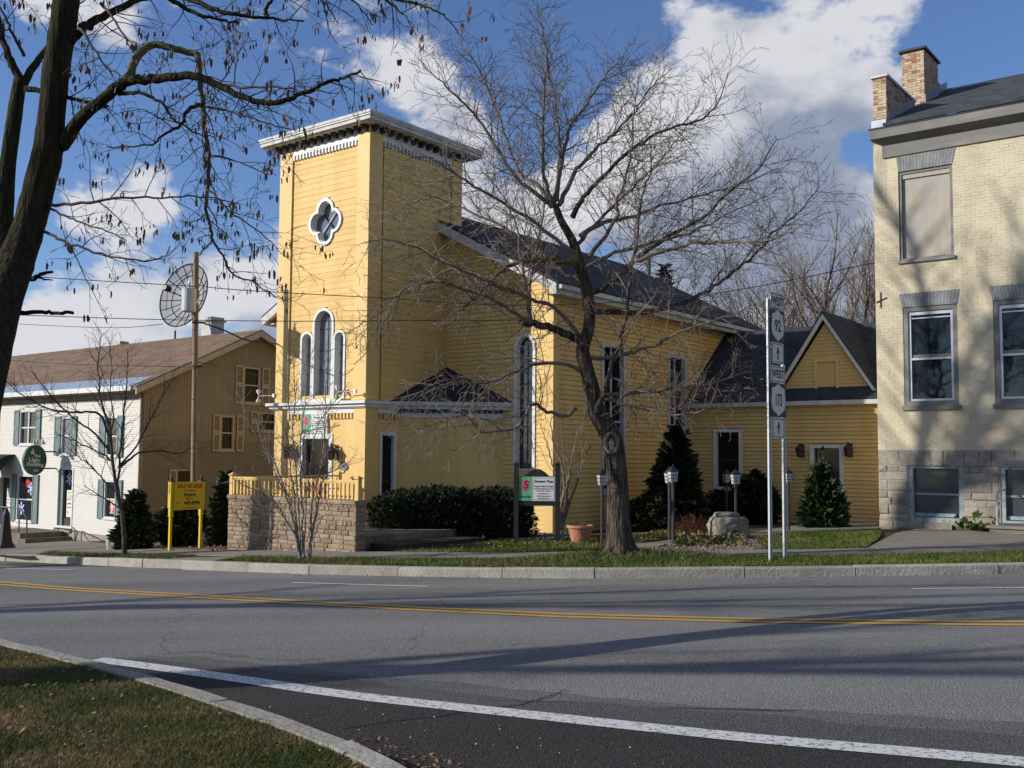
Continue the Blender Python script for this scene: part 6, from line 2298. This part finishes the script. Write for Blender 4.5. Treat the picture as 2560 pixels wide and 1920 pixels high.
for k in range(26):
    v = Vector(tw.v[rg.randrange(len(tw.v))])
    s = rg.uniform(.02, .035)
    a = Vector((rg.gauss(0, 1), rg.gauss(0, 1), rg.gauss(0, 1))).normalized() * s
    b_ = a.orthogonal().normalized() * s * .7
    ls.add([v - a, v - b_, v + a, v + b_], [(0, 1, 2), (0, 2, 3)])
ls.build('clinging_leaf', DRYL, CT, kind='stuff', fix=False)

# --- the dark locust at left, with seed pods ----------------------------------------
LTD = 9.7
lb_ = Vector((-4.9, 7.75, 0))
lb_.z = G(lb_.x, lb_.y) + .1
LT = thing('locust_tree', 'dark leaning forked tree hung with brown seed pods at the left edge', 'tree', lb_)
q = .45208
l2 = lambda x, y, dd=0.0: at(x * q, y * q, LTD + dd) - lb_
ls_ = lambda x, y, dd=0.0: at(x, y, LTD + dd) - lb_
def trunk(pts, rads, name):
    P = spline(pts, 6)
    rr = list(np.interp(np.linspace(0, len(pts) - 1, len(P)), range(len(pts)), rads))
    t = MB().tube(P, rr, 16)
    t.v = [tuple(P[min(i // 16, len(P) - 1)] + (Vector(v) - P[min(i // 16, len(P) - 1)]) * (1 + .05 * math.sin((i % 16) * 2.4 + i * .002) + rg.uniform(-.035, .035))) for i, v in enumerate(t.v)]
    t.build(name, BARKD, LT, smooth=True)
    return P, rr


trunk([Vector((0, 0, -.3)), Vector((0, 0, .0)), ls_(-165, 1500, -1.95), ls_(-118, 1300, -1.85), ls_(-82, 1157, -1.6), ls_(-42, 950, -1.0), ls_(4, 760, -.5), ls_(46, 640, -.2), ls_(74, 560, -.05), ls_(100, 460), ls_(119, 380), ls_(130, 280), ls_(140, 180), ls_(154, 90), ls_(166, 0), ls_(185, -160, .2), ls_(215, -400, .5), ls_(235, -800, .9)],
      [.31, .25, .20, .19, .185, .18, .17, .155, .14, .138, .135, .122, .122, .122, .12, .10, .08, .03], 'trunk')
trunk([ls_(4, 800, -.2), ls_(6, 620, .15), ls_(10, 500, .25), ls_(22, 390, .3), ls_(38, 280, .35), ls_(50, 200, .4)], [.14, .10, .09, .072, .07, .06], 'stem')
lims = [
    ([l2(335, 800), l2(370, 770), l2(450, 650, -.1), l2(560, 560, -.2), l2(650, 480, -.25), l2(740, 440, -.3), l2(900, 432, -.4), l2(1050, 415, -.5), l2(1150, 442, -.6), l2(1300, 520, -.7), l2(1480, 570, -.8), l2(1650, 530, -.9), l2(1800, 460, -1), l2(1900, 430, -1), l2(1995, 395, -1.1)], .075, .010),
    ([l2(700, 450, -.28), l2(760, 320, -.2), l2(845, 245, -.1), l2(950, 268, -.1), l2(1080, 295, -.1), l2(1095, 330, -.1), l2(1105, 420, -.1), l2(1120, 560, 0), l2(1130, 700, 0), l2(1155, 850, .1), l2(1150, 1000, .1), l2(1138, 1150, .2), l2(1165, 1250, .2), l2(1180, 1330, .3), l2(1240, 1430, .3), l2(1290, 1520, .3), l2(1400, 1560, .3), l2(1520, 1640, .3)], .042, .006),
    ([l2(385, 230), l2(450, 160), l2(520, 120, .1), l2(650, 55, .2), l2(790, -10, .3), l2(950, -60, .5), l2(1150, -150, .8)], .055, .02),
    ([l2(900, -40, .4), l2(960, 10, .3), l2(1100, 80, .2), l2(1200, 105, .2), l2(1310, 125, .2)], .03, .012),
    ([l2(1000, -30, .3), l2(1130, 30, .1), l2(1250, 70, 0), l2(1400, 95, 0), l2(1540, 105, 0), l2(1680, 118, -.1)], .034, .008),
    ([l2(1480, 100, 0), l2(1470, 50, 0), l2(1530, -10, 0), l2(1700, -60, -.2), l2(1900, -40, -.4), l2(2000, 60, -.5), l2(2060, 140, -.5)], .025, .004),
    ([l2(1700, -60, -.2), l2(1790, 10, -.3), l2(1830, 60, -.3), l2(1870, 130, -.3)], .016, .004),
    ([l2(1900, -40, -.4), l2(2050, -30, -.5), l2(2250, 5, -.6), l2(2380, 45, -.7), l2(2470, 100, -.7), l2(2540, 190, -.7)], .022, .004),
    ([l2(2100, -25, -.5), l2(2200, 50, -.5), l2(2270, 120, -.6), l2(2290, 170, -.6)], .014, .003),
    ([l2(660, 520, -.2), l2(720, 512, -.3), l2(800, 520, -.4), l2(900, 575, -.5), l2(950, 650, -.5), l2(1015, 690, -.5), l2(1100, 740, -.6), l2(1190, 760, -.6)], .022, .005),
    ([l2(1125, 575, 0), l2(1040, 605, -.2), l2(1000, 690, -.3), l2(900, 745, -.4), l2(840, 800, -.4), l2(590, 812, -.5)], .024, .005),
    ([l2(140, 490, .2), l2(300, 515, .1), l2(420, 550, 0), l2(600, 590, -.1)], .032, .014),
    ([l2(250, 1132), l2(450, 1128, -.2), l2(680, 1095, -.3), l2(900, 1088, -.3), l2(1150, 1092, -.3), l2(1330, 1130, -.3)], .018, .004),
    ([l2(255, 1145), l2(350, 1190, -.2), l2(450, 1232, -.3), l2(620, 1290, -.4), l2(700, 1330, -.4)], .014, .004),
    ([l2(215, 1270), l2(300, 1310, -.2), l2(400, 1352, -.3), l2(560, 1405, -.4), l2(800, 1442, -.5), l2(900, 1420, -.5), l2(940, 1360, -.5)], .017, .004),
    ([l2(420, 150), l2(470, 190, -.3), l2(550, 320, -.4), l2(620, 390, -.5), l2(700, 430, -.5)], .018, .004),
    ([l2(560, 20, .1), l2(620, 90, -.2), l2(700, 220, -.3), l2(745, 310, -.4)], .018, .004),
    ([l2(170, 1540), l2(215, 1525, -.1), l2(285, 1500, -.2)], .03, .012),
    ([l2(215, 1535, -.1), l2(295, 1552, -.2)], .012, .005),
    ([ls_(48, 782), ls_(90, 780, -.1), ls_(130, 783, -.1), ls_(184, 782, -.2)], .024, .016),
    ([ls_(50, 200, .4), ls_(22, 140, .4), ls_(8, 100, .5), ls_(-10, 20, .6), ls_(-40, -120, .8)], .045, .02),
    ([ls_(45, 230, .38), ls_(85, 165, .5), ls_(110, 130, .7), ls_(180, 20, 1.0), ls_(240, -100, 1.4)], .045, .02),
    ([ls_(60, 140, .4), ls_(30, 80, .2), ls_(12, 40, .1), ls_(-20, -10, .1)], .018, .008),
    ([l2(1140, 1040, .1), l2(1220, 1110, 0), l2(1300, 1190, -.1), l2(1400, 1260, -.2), l2(1500, 1340, -.2), l2(1600, 1440, -.3)], .013, .003),
    ([l2(1150, 440, -.6), l2(1240, 470, -.6), l2(1350, 485, -.8), l2(1500, 480, -.9), l2(1640, 495, -1)], .02, .006),
    ([l2(1170, 860, .1), l2(1280, 880, 0), l2(1400, 930, -.1), l2(1530, 970, -.1)], .013, .003),
    ([l2(1125, 590, 0), l2(1200, 600, -.2), l2(1350, 640, -.4), l2(1500, 690, -.5), l2(1640, 720, -.6)], .014, .004),
    ([l2(1180, 1320, .3), l2(1130, 1380, .3), l2(1100, 1420, .3)], .01, .004),
    ([ls_(170, -20, .0), ls_(330, -200, -.6), ls_(560, -330, -1.2), ls_(820, -380, -1.6)], .06, .02),
    ([ls_(205, -330, .4), ls_(60, -520, 0), ls_(-160, -700, -.6)], .05, .02),
]
cfgL = dict(levels=4, wander=.2, up=[0, -.05, -.03, -.02], dens=[0, 7.5, 7.5, 6], len=[0, .62, .27, .11], rad=[0, .0075, .0042, .003], ang=(30, 75), tip=.0022, tiplvl=1)
tips, twl = [], MB()
for i, (pts, r0, r1) in enumerate(lims):
    PL, rad = limb(LT, pts, r0, r1, MOSS if i == 1 else BARKD if r0 > .02 else TWIGD, rg=rg, wob=.006, n=8)
    ln = sum((b - a).length for a, b in zip(PL, PL[1:]))
    if i in (17, 18, 19):
        continue
    spawn(twl, PL, rad, ln, 1, cfgL, rg, tips, start=.22 if i else .45)
twl.build('twigs', TWIGD, LT, kind='stuff', fix=False)
pod = MB()
rg2 = random.Random(5)
rg2.shuffle(tips)
for p, d in tips[:620]:
    for k in range(rg2.choice((1, 2, 3, 4, 5))):
        a = rg2.uniform(0, 6.28)
        L_ = rg2.uniform(.035, .085)
        w = L_ * rg2.uniform(.10, .17)
        out = Vector((math.cos(a), math.sin(a), 0))
        sd = Vector((-math.sin(a), math.cos(a), 0))
        p0 = p + Vector((rg2.gauss(0, .022), rg2.gauss(0, .022), -rg2.uniform(0, .03)))
        p1 = p0 + Vector((0, 0, -L_ * .5)) + out * L_ * .16
        p2 = p0 + Vector((0, 0, -L_)) + out * L_ * rg2.uniform(-.05, .3)
        pod.add([p0, p0.lerp(p1, .45) + sd * w + out * .004, p0.lerp(p1, .45) - sd * w + out * .004, p1 + sd * w, p1 - sd * w, p1.lerp(p2, .6) + sd * w * .8 - out * .004, p1.lerp(p2, .6) - sd * w * .8 - out * .004, p2], [(0, 2, 1), (1, 2, 4, 3), (3, 4, 6, 5), (5, 6, 7)])
pod.build('seed_pods', POD, LT, kind='stuff', fix=False)


def clump(name, label, base, stems, d, bark, twig, cfg, r0, r1, cat='tree', nm='stem', seed=1, dd=.4, rest=None):
    """multi-stemmed bare tree or shrub traced stem by stem"""
    T = thing(name, label, cat, base)
    rgx = random.Random(seed)
    t = MB()
    for i, pl_ in enumerate(stems):
        e = rgx.uniform(-dd, dd)
        n_ = len(pl_)
        pts = [at(x, y, d + e * k / (n_ - 1)) - base for k, (x, y) in enumerate(pl_)]
        if i < 2 or True:
            PL, rad = limb(T, pts, (r0 if i == 0 or rest is None else rest) * rgx.uniform(.8, 1.1) * (1 if i < 6 else .7), r1, bark, nm, 6, rgx, .008)
        ln = sum((b - a).length for a, b in zip(PL, PL[1:]))
        spawn(t, PL, rad, ln, 1, cfg, rgx, None, start=.3)
    t.build('twigs', twig, T, kind='stuff', fix=False)
    return T


c6 = lambda L: [(540 + x * .18987, 1170 + y * .18987) for x, y in L]
bb = at(757, 1399, 18.7)
bb.z = G(bb.x, bb.y) + .13
cfgB = dict(levels=3, wander=.16, up=[.1, .10, .05], dens=[0, 9.5, 7.5], len=[0, .62, .24], rad=[0, .0085, .0052], ang=(20, 50), tip=.003)
clump('birch_clump', 'pale multi-stemmed bare sapling clump in front of the block wall', bb, [
    c6([(1110, 1190), (1085, 1050), (1060, 900), (1010, 650), (950, 450), (870, 250), (790, 100), (700, -120), (640, -400), (600, -700)]),
    c6([(1140, 1190), (1090, 980), (1070, 800), (1045, 560), (1030, 300), (985, 50), (950, -300), (960, -700), (930, -1150), (950, -1500)]),
    c6([(1160, 1190), (1145, 1000), (1135, 800), (1140, 500), (1110, 250), (1110, 0), (1120, -400), (1180, -900), (1200, -1500)]),
    c6([(1220, 1190), (1235, 1000), (1248, 850), (1250, 650), (1280, 350), (1340, 150), (1400, -100), (1430, -500), (1440, -1000), (1420, -1500)]),
    c6([(1230, 1190), (1260, 900), (1290, 750), (1340, 500), (1370, 280), (1440, 100), (1600, 10), (1760, -80)]),
    c6([(1100, 1060), (1040, 880), (900, 650), (800, 480), (650, 350), (400, 240), (240, 140)]),
    c6([(1100, 1150), (1060, 900), (1000, 520), (880, 200), (720, -150), (560, -420), (420, -600), (330, -900)]),
    c6([(1150, 1150), (1180, 700), (1200, 300), (1260, -100), (1320, -500), (1500, -800), (1640, -950)]),
    c6([(1120, 1150), (1090, 650), (1060, 100), (1010, -400), (1040, -900), (1020, -1400), (1010, -1800)]),
    c6([(1245, 1020), (1290, 930), (1330, 800)]),
], 18.7, BIRCH, TWIG, cfgB, .030, .005, cat='tree', seed=3)
c2 = lambda L: [(x * .31646, 960 + y * .31646) for x, y in L]
sb = at(312, 1388, 21.5)
sb.z = G(sb.x, sb.y) + .13
cfgS = dict(levels=3, wander=.14, up=[.08, .06, .04], dens=[0, 7.5, 6.5], len=[0, .75, .28], rad=[0, .009, .005], ang=(25, 55), tip=.003)
clump('young_tree', 'young bare street tree with dark forking trunk in front of the white shop', sb, [
    c2([(985, 1350), (980, 1200), (970, 1050), (925, 870), (890, 600), (865, 350), (820, 200), (790, 90), (770, -150), (800, -400)]),
    c2([(955, 980), (930, 800), (945, 650), (960, 400), (985, 150), (1005, -60), (1010, -280)]),
    c2([(945, 690), (960, 630), (1080, 480), (1190, 280), (1260, 150), (1330, 20), (1390, -120)]),
    c2([(950, 660), (1020, 600), (1100, 545), (1250, 530), (1400, 550), (1530, 500)]),
    c2([(870, 420), (780, 235), (600, 225), (400, 200), (250, 130), (100, 30), (20, -60)]),
    c2([(885, 560), (760, 400), (600, 280), (480, 180), (360, 40), (250, -100)]),
    c2([(890, 620), (820, 560), (700, 500), (560, 440), (430, 380)]),
    c2([(930, 860), (840, 780), (720, 650), (600, 560), (510, 480)]),
    c2([(960, 1000), (900, 950), (780, 880), (660, 800)]),
    c2([(870, 400), (900, 250), (870, 80), (880, -150), (860, -350)]),
], 21.5, TWIGD, TWIGD, cfgS, .075, .007, cat='tree', nm='branch', seed=4, dd=.7, rest=.034)
c7 = lambda L: [(1240 + x * .3134, 780 + y * .3134) for x, y in L]
wb = at(1402, 1326, 22.6)
wb.z = G(wb.x, wb.y) + .11
clump('bare_shrub', 'tall bare vase-shaped shrub with smooth grey stems behind the garden sign', wb, [
    c7([(520, 1740), (545, 1620), (590, 1500), (640, 1380), (690, 1180), (680, 1000), (720, 850), (740, 760)]),
    c7([(510, 1740), (515, 1570), (560, 1400), (600, 1200), (640, 1000), (700, 850), (720, 700)]),
    c7([(515, 1740), (530, 1500), (545, 1350), (520, 1200), (460, 1050), (440, 880), (470, 760)]),
    c7([(520, 1740), (560, 1560), (570, 1420), (590, 1250), (540, 1080), (520, 900), (560, 800)]),
    c7([(515, 1740), (505, 1560), (520, 1420), (480, 1300), (430, 1150), (400, 1020), (350, 900)]),
    c7([(525, 1740), (580, 1560), (660, 1320), (700, 1160), (800, 1020), (860, 960)]),
], 22.6, mat('smooth_grey_stem', (.20, .16, .12), .7, scale=5, var=.35), TWIG, dict(cfgB, dens=[0, 5, 5], len=[0, .5, .2]), .034, .006, cat='shrub', seed=6)

# bare trees far behind the annex
cfgF = dict(levels=3, wander=.13, up=[.16, .12, .06], dens=[0, 3.2, 3.2], len=[0, 2.3, .9], rad=[0, .03, .017], ang=(18, 48), tip=.008, tiplvl=9)
FT = [('tall bare tree far behind the annex, rightmost beside the brick wall', 2150, 47, 520), ('bare forked tree behind the annex gable, second from the brick wall', 2085, 50, 470), ('bare tree behind the annex, third from the brick wall', 2035, 54, 560), ('slender bare tree behind the annex roof just right of the route signs', 1965, 50, 610), ('low bare tree behind the annex roof left of the route signs', 1890, 52, 650), ('faint bare tree far behind the end of the nave roof', 1820, 58, 690), ('bare tree behind the brick building top corner edge', 2195, 52, 560)]
for i, (lab, px, d, ty) in enumerate(FT):
    b = at(px, 1140, d)
    b.z = G(b.x, b.y) - .2
    h = at(px, ty, d).z - b.z
    T = thing('bare_tree', lab, 'tree', b, 0, 'bare trees behind the annex')
    rgx = random.Random(100 + i)
    t = MB()
    main = [Vector((0, 0, 0))]
    for k in range(1, 8):
        main.append(Vector((rgx.gauss(0, .18) * k * .5, rgx.gauss(0, .2), h * .92 * k / 7)))
    PL, rad = limb(T, main, .17, .015, BARK, 'trunk', 6, rgx)
    for k in range(9):
        f = rgx.uniform(.2, .75)
        p = PL[int(f * (len(PL) - 1))]
        a = rgx.uniform(0, 6.28)
        ln = h * (1 - f) * rgx.uniform(.6, .95)
        pts = [p]
        dd_ = Vector((math.cos(a) * .6, math.sin(a) * .6, .8)).normalized()
        for s_ in range(4):
            dd_ = (dd_ + Vector((rgx.gauss(0, .12), rgx.gauss(0, .12), .12))).normalized()
            pts.append(pts[-1] + dd_ * ln / 4)
        B_, rb_ = limb(T, pts, .075, .012, BARK, 'limb', 5, rgx)
        spawn(t, B_, rb_, ln, 1, cfgF, rgx)
    spawn(t, PL, rad, h, 1, cfgF, rgx, start=.35)
    t.build('twigs', TWIG, T, kind='stuff', fix=False)


# three tall bare trees standing on the green outside the left edge; their limbs shade the brick wall and the road
def green_tree(seed, base, label, H=1.0, nl=9, dn=2.4):
    b = Vector((*base, 0))
    b.z = G(b.x, b.y) + .05
    T = thing('bare_tree', label, 'tree', b, 0, 'tall bare trees on the green beyond the left edge')
    rgx = random.Random(seed)
    t = MB()
    main = [Vector((0, 0, -.2)), Vector((.1, 0, 3 * H)), Vector((.1, -.2, 6 * H)), Vector((.3, -.3, 9.2 * H))]
    limb(T, main, .34, .2, BARK, 'trunk', 10, rgx)
    cg = dict(levels=3, wander=.15, up=[.1, .08, .05], dens=[0, dn, 2.2], len=[0, 2.2, .9], rad=[0, .05, .02], ang=(25, 55), tip=.008, tiplvl=9)
    for k, (dx_, dy_, l_) in enumerate(((-.2, -.75, 8), (.5, -.35, 9), (.3, -.2, 7), (-.6, -.25, 7), (.1, -1.1, 7), (0, -.45, 9), (-.3, -.6, 8), (.2, -.9, 9), (.1, -.3, 10))[:nl]):
        p = main[3] - Vector((0, 0, .5 * (k % 4)))
        l_ *= H ** 1.5
        d = Vector((dx_, dy_, 1)).normalized()
        pts = [p]
        for q_ in range(6):
            d = (d + Vector((rgx.gauss(0, .16), rgx.gauss(0, .16), .03))).normalized()
            pts.append(pts[-1] + d * l_ / 6)
        PL_, rd_ = limb(T, pts, (.15 - .008 * k) * H, .035, BARK, 'limb', 7, rgx)
        spawn(t, PL_, rd_, l_, 1, cg, rgx)
    t.build('twigs', TWIG, T, kind='stuff', fix=False)


green_tree(61, (-18.4, 20.0), 'tall bare tree on the green past the left edge, farthest of three', 1.38, 9, 3.2)
green_tree(62, (-23.0, 5.2), 'tall bare tree on the green past the left edge, nearest of three', 1.0, 4, 1.2)
green_tree(63, (-25.5, 10.2), 'tall bare tree on the green past the left edge, middle of three', .95, 4, 1.4)

# evergreens -------------------------------------------------------------------------
def sprays(mb, pts, size, rg, up=.3, wid=.22):
    for p, out in pts:
        d = (out + Vector((rg.gauss(0, .45), rg.gauss(0, .45), up + rg.gauss(0, .35)))).normalized()
        s = size * rg.uniform(.5, 1.35) * (2.3 if rg.random() < .11 else 1)
        sd = d.orthogonal().normalized()
        sd = (Matrix.Rotation(rg.uniform(0, 3.14), 3, d) @ sd) * s * wid
        mid = p + d * s * .45
        mb.add([p, mid + sd, p + d * s, mid - sd], [(0, 1, 2), (0, 2, 3)])


def evergreen(name, label, base, h, r, n, prof, m, seed, size=.12, up=.35, grp=None, cat='shrub', lean=0):
    if size < .3:
        size, n = size * .62, int(n * 2.0)
    T = thing(name, label, cat, base, 0, grp)
    rgx = random.Random(seed)
    pts = []
    lob = [(rgx.uniform(0, 6.28), rgx.uniform(.05, .95), rgx.uniform(.78, 1.3)) for _ in range(60)]
    while len(pts) < n:
        t = rgx.random()
        R_ = prof(t) * r
        if rgx.random() > prof(t) + .08:
            continue
        a = rgx.uniform(0, 6.28)
        f = 1.0
        for la, lt, lm in lob:
            da = math.atan2(math.sin(a - la), math.cos(a - la))
            g = math.exp(-(da / .3) ** 2 - ((t - lt) / .045) ** 2)
            f += (lm - 1) * g * 1.2
        rr_ = R_ * f * (1 - .55 * rgx.random() ** 2.2)
        out = Vector((math.cos(a), math.sin(a), 0))
        pts.append((Vector((out.x * rr_, out.y * rr_, t * h)), out * .9))
    mb = MB()
    sprays(mb, pts, size, rgx, up)
    mb.build('foliage', m, T, fix=False)
    MB().tube([(0, 0, -.1), (0, 0, h * .5), (0, 0, h * .92)], [.05, .03, .008], 6).build('stem', BARKD, T)
    return T


def gpos(px, py, d, h=.11):
    b = at(px, py, d)
    b.z = G(b.x, b.y) + h
    return b


cone = lambda t: max(.03, (1 - t) ** .75 * (1 - .25 * max(0, .15 - t) / .15))
egg = lambda t: max(.05, math.sin(min(1, t * .84 + .2) * math.pi) ** .8)
evergreen('yew_tree', 'tall dark yew against the nave wall behind two lantern posts', gpos(1690, 1322, 27.0), 2.7, .80, 14000, lambda t: max(.02, (1 - t) ** .85), NEEDLE, 31, .19, .12, cat='tree')
evergreen('juniper_shrub', 'green juniper with spiky top in front of the annex door', gpos(2058, 1316, 25.8), 1.55, .52, 7000, lambda t: max(.02, (1 - t) ** .75 * (1 if t > .1 else .85)), NEEDLE2, 32, .18, .6)
sp_ = MB()
T = bpy.data.objects['juniper_shrub']
rgx = random.Random(8)
for k in range(16):
    a = rgx.uniform(0, 6.28)
    z_ = rgx.uniform(.7, 1.5)
    rr_ = .35 * (1.6 - z_)
    p = Vector((rr_ * math.cos(a), rr_ * math.sin(a), z_))
    d = Vector((math.cos(a) * .5, math.sin(a) * .5, 1)).normalized()
    sprays(sp_, [(p + d * (i * .03), d) for i in range(14)], .07, rgx, .2)
sprays(sp_, [(Vector((0, 0, 1.5 + i * .02)), Vector((0, 0, 1))) for i in range(22)], .08, rgx, .3)
sp_.build('leader_sprays', NEEDLE2, T, fix=False)
evergreen('yew_shrub', 'dark rounded yew under the annex window', gpos(1800, 1315, 28.8), .95, .75, 4200, egg, NEEDLE, 33, .14)
evergreen('yew_shrub', 'broad dark yew right of the annex window', gpos(1888, 1314, 28.6), 1.5, .62, 5200, egg, NEEDLE, 34, .14)
evergreen('yew_shrub', 'sunlit yew bush at the corner of the white shop behind the young tree', gpos(335, 1372, 24.6, .14), 1.42, .46, 5200, lambda t: max(.03, (1 - t) ** .75 * (1 if t > .12 else .8)), NEEDLE2, 35, .13, .3)
evergreen('yew_shrub', 'dark yew bush behind the yellow sale sign', gpos(452, 1368, 25.6, .14), 1.25, .55, 4600, egg, NEEDLE2, 36, .13, .3)
evergreen('yew_shrub', 'feathery yew squeezed against the left end of the block wall', gpos(560, 1358, 24.6, .14), 1.75, .36, 4200, lambda t: max(.03, (1 - t) ** .65), NEEDLE2, 37, .13, .3)
evergreen('pine_tree', 'pine top rising behind the nave roof by the vent pipe', gpos(1662, 1140, 46), 11.0, 1.5, 9000, cone, NEEDLE, 38, .299, .2, cat='tree')
evergreen('yew_shrub', 'small dark yew between tall yew and big tree trunk', gpos(1625, 1330, 26.2), 1.0, .6, 3000, egg, NEEDLE, 39, .14)
# clipped hedge
hb = (at(1130, 1330, 23.9) * 1.0)
hb.z = G(hb.x, hb.y) + .1
HG = thing('yew_hedge', 'long dark clipped yew hedge below the corner vestibule', 'hedge', hb, math.atan2(.55, 4.3))
rgx = random.Random(77)
pts = []
HL, HW, HH = 1.85, .62, 1.22
while len(pts) < 40000:
    x, y, z = rgx.uniform(-1, 1), rgx.uniform(-1, 1), rgx.uniform(.0, 1)
    k = max(abs(x) ** 5, abs(y) ** 4, (z ** 6))
    ed = max(abs(x), abs(y), z)
    if ed < .72 and rgx.random() < .85:
        continue
    rr_ = (abs(x) ** 4 + abs(y) ** 4 + z ** 5)
    if rr_ > 1.1:
        continue
    bump = 1 + .03 * math.sin(x * 7 + z * 3) + .03 * math.sin(x * 15 + y * 4 + z * 6)
    pts.append((Vector((x * HL * bump, y * HW * bump, z * HH * bump)), Vector((x ** 3, y ** 3, z ** 4 * .8))))
mb = MB()
sprays(mb, pts, .05, rgx, .25, .28)
mb.build('foliage', NEEDLE, HG, fix=False)
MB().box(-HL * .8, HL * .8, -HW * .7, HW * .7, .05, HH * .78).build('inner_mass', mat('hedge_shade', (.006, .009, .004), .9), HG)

# red twiggy shrub and groundcover
rb = gpos(1733, 1342, 23.4, .13)
RS = thing('twiggy_shrub', 'rounded tangle of red-brown bare twigs beside the boulders', 'shrub', rb)
rgx = random.Random(12)
t = MB()
for k in range(150):
    a, e = rgx.uniform(0, 6.28), rgx.uniform(.2, 1.35)
    d = Vector((math.cos(a) * math.cos(e), math.sin(a) * math.cos(e), math.sin(e)))
    p = Vector((rgx.gauss(0, .07), rgx.gauss(0, .07), 0))
    pts_ = [p]
    for s_ in range(6):
        d = (d + Vector((rgx.gauss(0, .2), rgx.gauss(0, .2), rgx.gauss(-.05, .2)))).normalized()
        p = p + d * rgx.uniform(.07, .12)
        pts_.append(p)
    t.tube(pts_, [.005, .004, .004, .003, .003, .003, .002], 3, cap=False)
    for j in (2, 3, 4, 5):
        d2 = Vector((rgx.gauss(0, 1), rgx.gauss(0, 1), rgx.gauss(.2, .8))).normalized()
        t.tube([pts_[j], pts_[j] + d2 * .08, pts_[j] + d2 * .13 + Vector((0, 0, -.03))], [.003, .0025, .002], 3, cap=False)
t.build('twigs', REDTW, RS, fix=False)
gc = MB()
rgx = random.Random(15)
for k in range(900):
    p = onG(rgx.uniform(1690, 1860), rgx.uniform(1346, 1366), .15)
    sprays(gc, [(p + Vector((0, 0, rgx.uniform(0, .08))), Vector((rgx.gauss(0, .6), rgx.gauss(0, .6), .3)))], .07, rgx, .3, .4)
gc.build('bed_groundcover', leafmat('groundcover_leaf', (.06, .08, .025), (.16, .10, .04)), kind='stuff', fix=False)
wd = thing('weed_clump', 'green weeds growing along the stone foundation by the stoop', 'weeds', dB * (BV - .12) + dA * (BU - 2.3), AZ)
wm = MB()
for k in range(260):
    p = Vector((rgx.uniform(-.18, .1), rgx.uniform(-.42, .5), rgx.uniform(-.08, .1 + .25 * (rgx.random() ** 2))))
    sprays(wm, [(p, Vector((-.5, rgx.gauss(0, .6), .4)))], .09, rgx, .5, .35)
wm.build('leaves', leafmat('weed_leaf', (.05, .10, .02), (.12, .13, .05)), wd, fix=False)

tri = sum(len(o.data.polygons) for o in bpy.data.objects if o.type == 'MESH')
print('objects', len(bpy.data.objects), 'polys', tri)
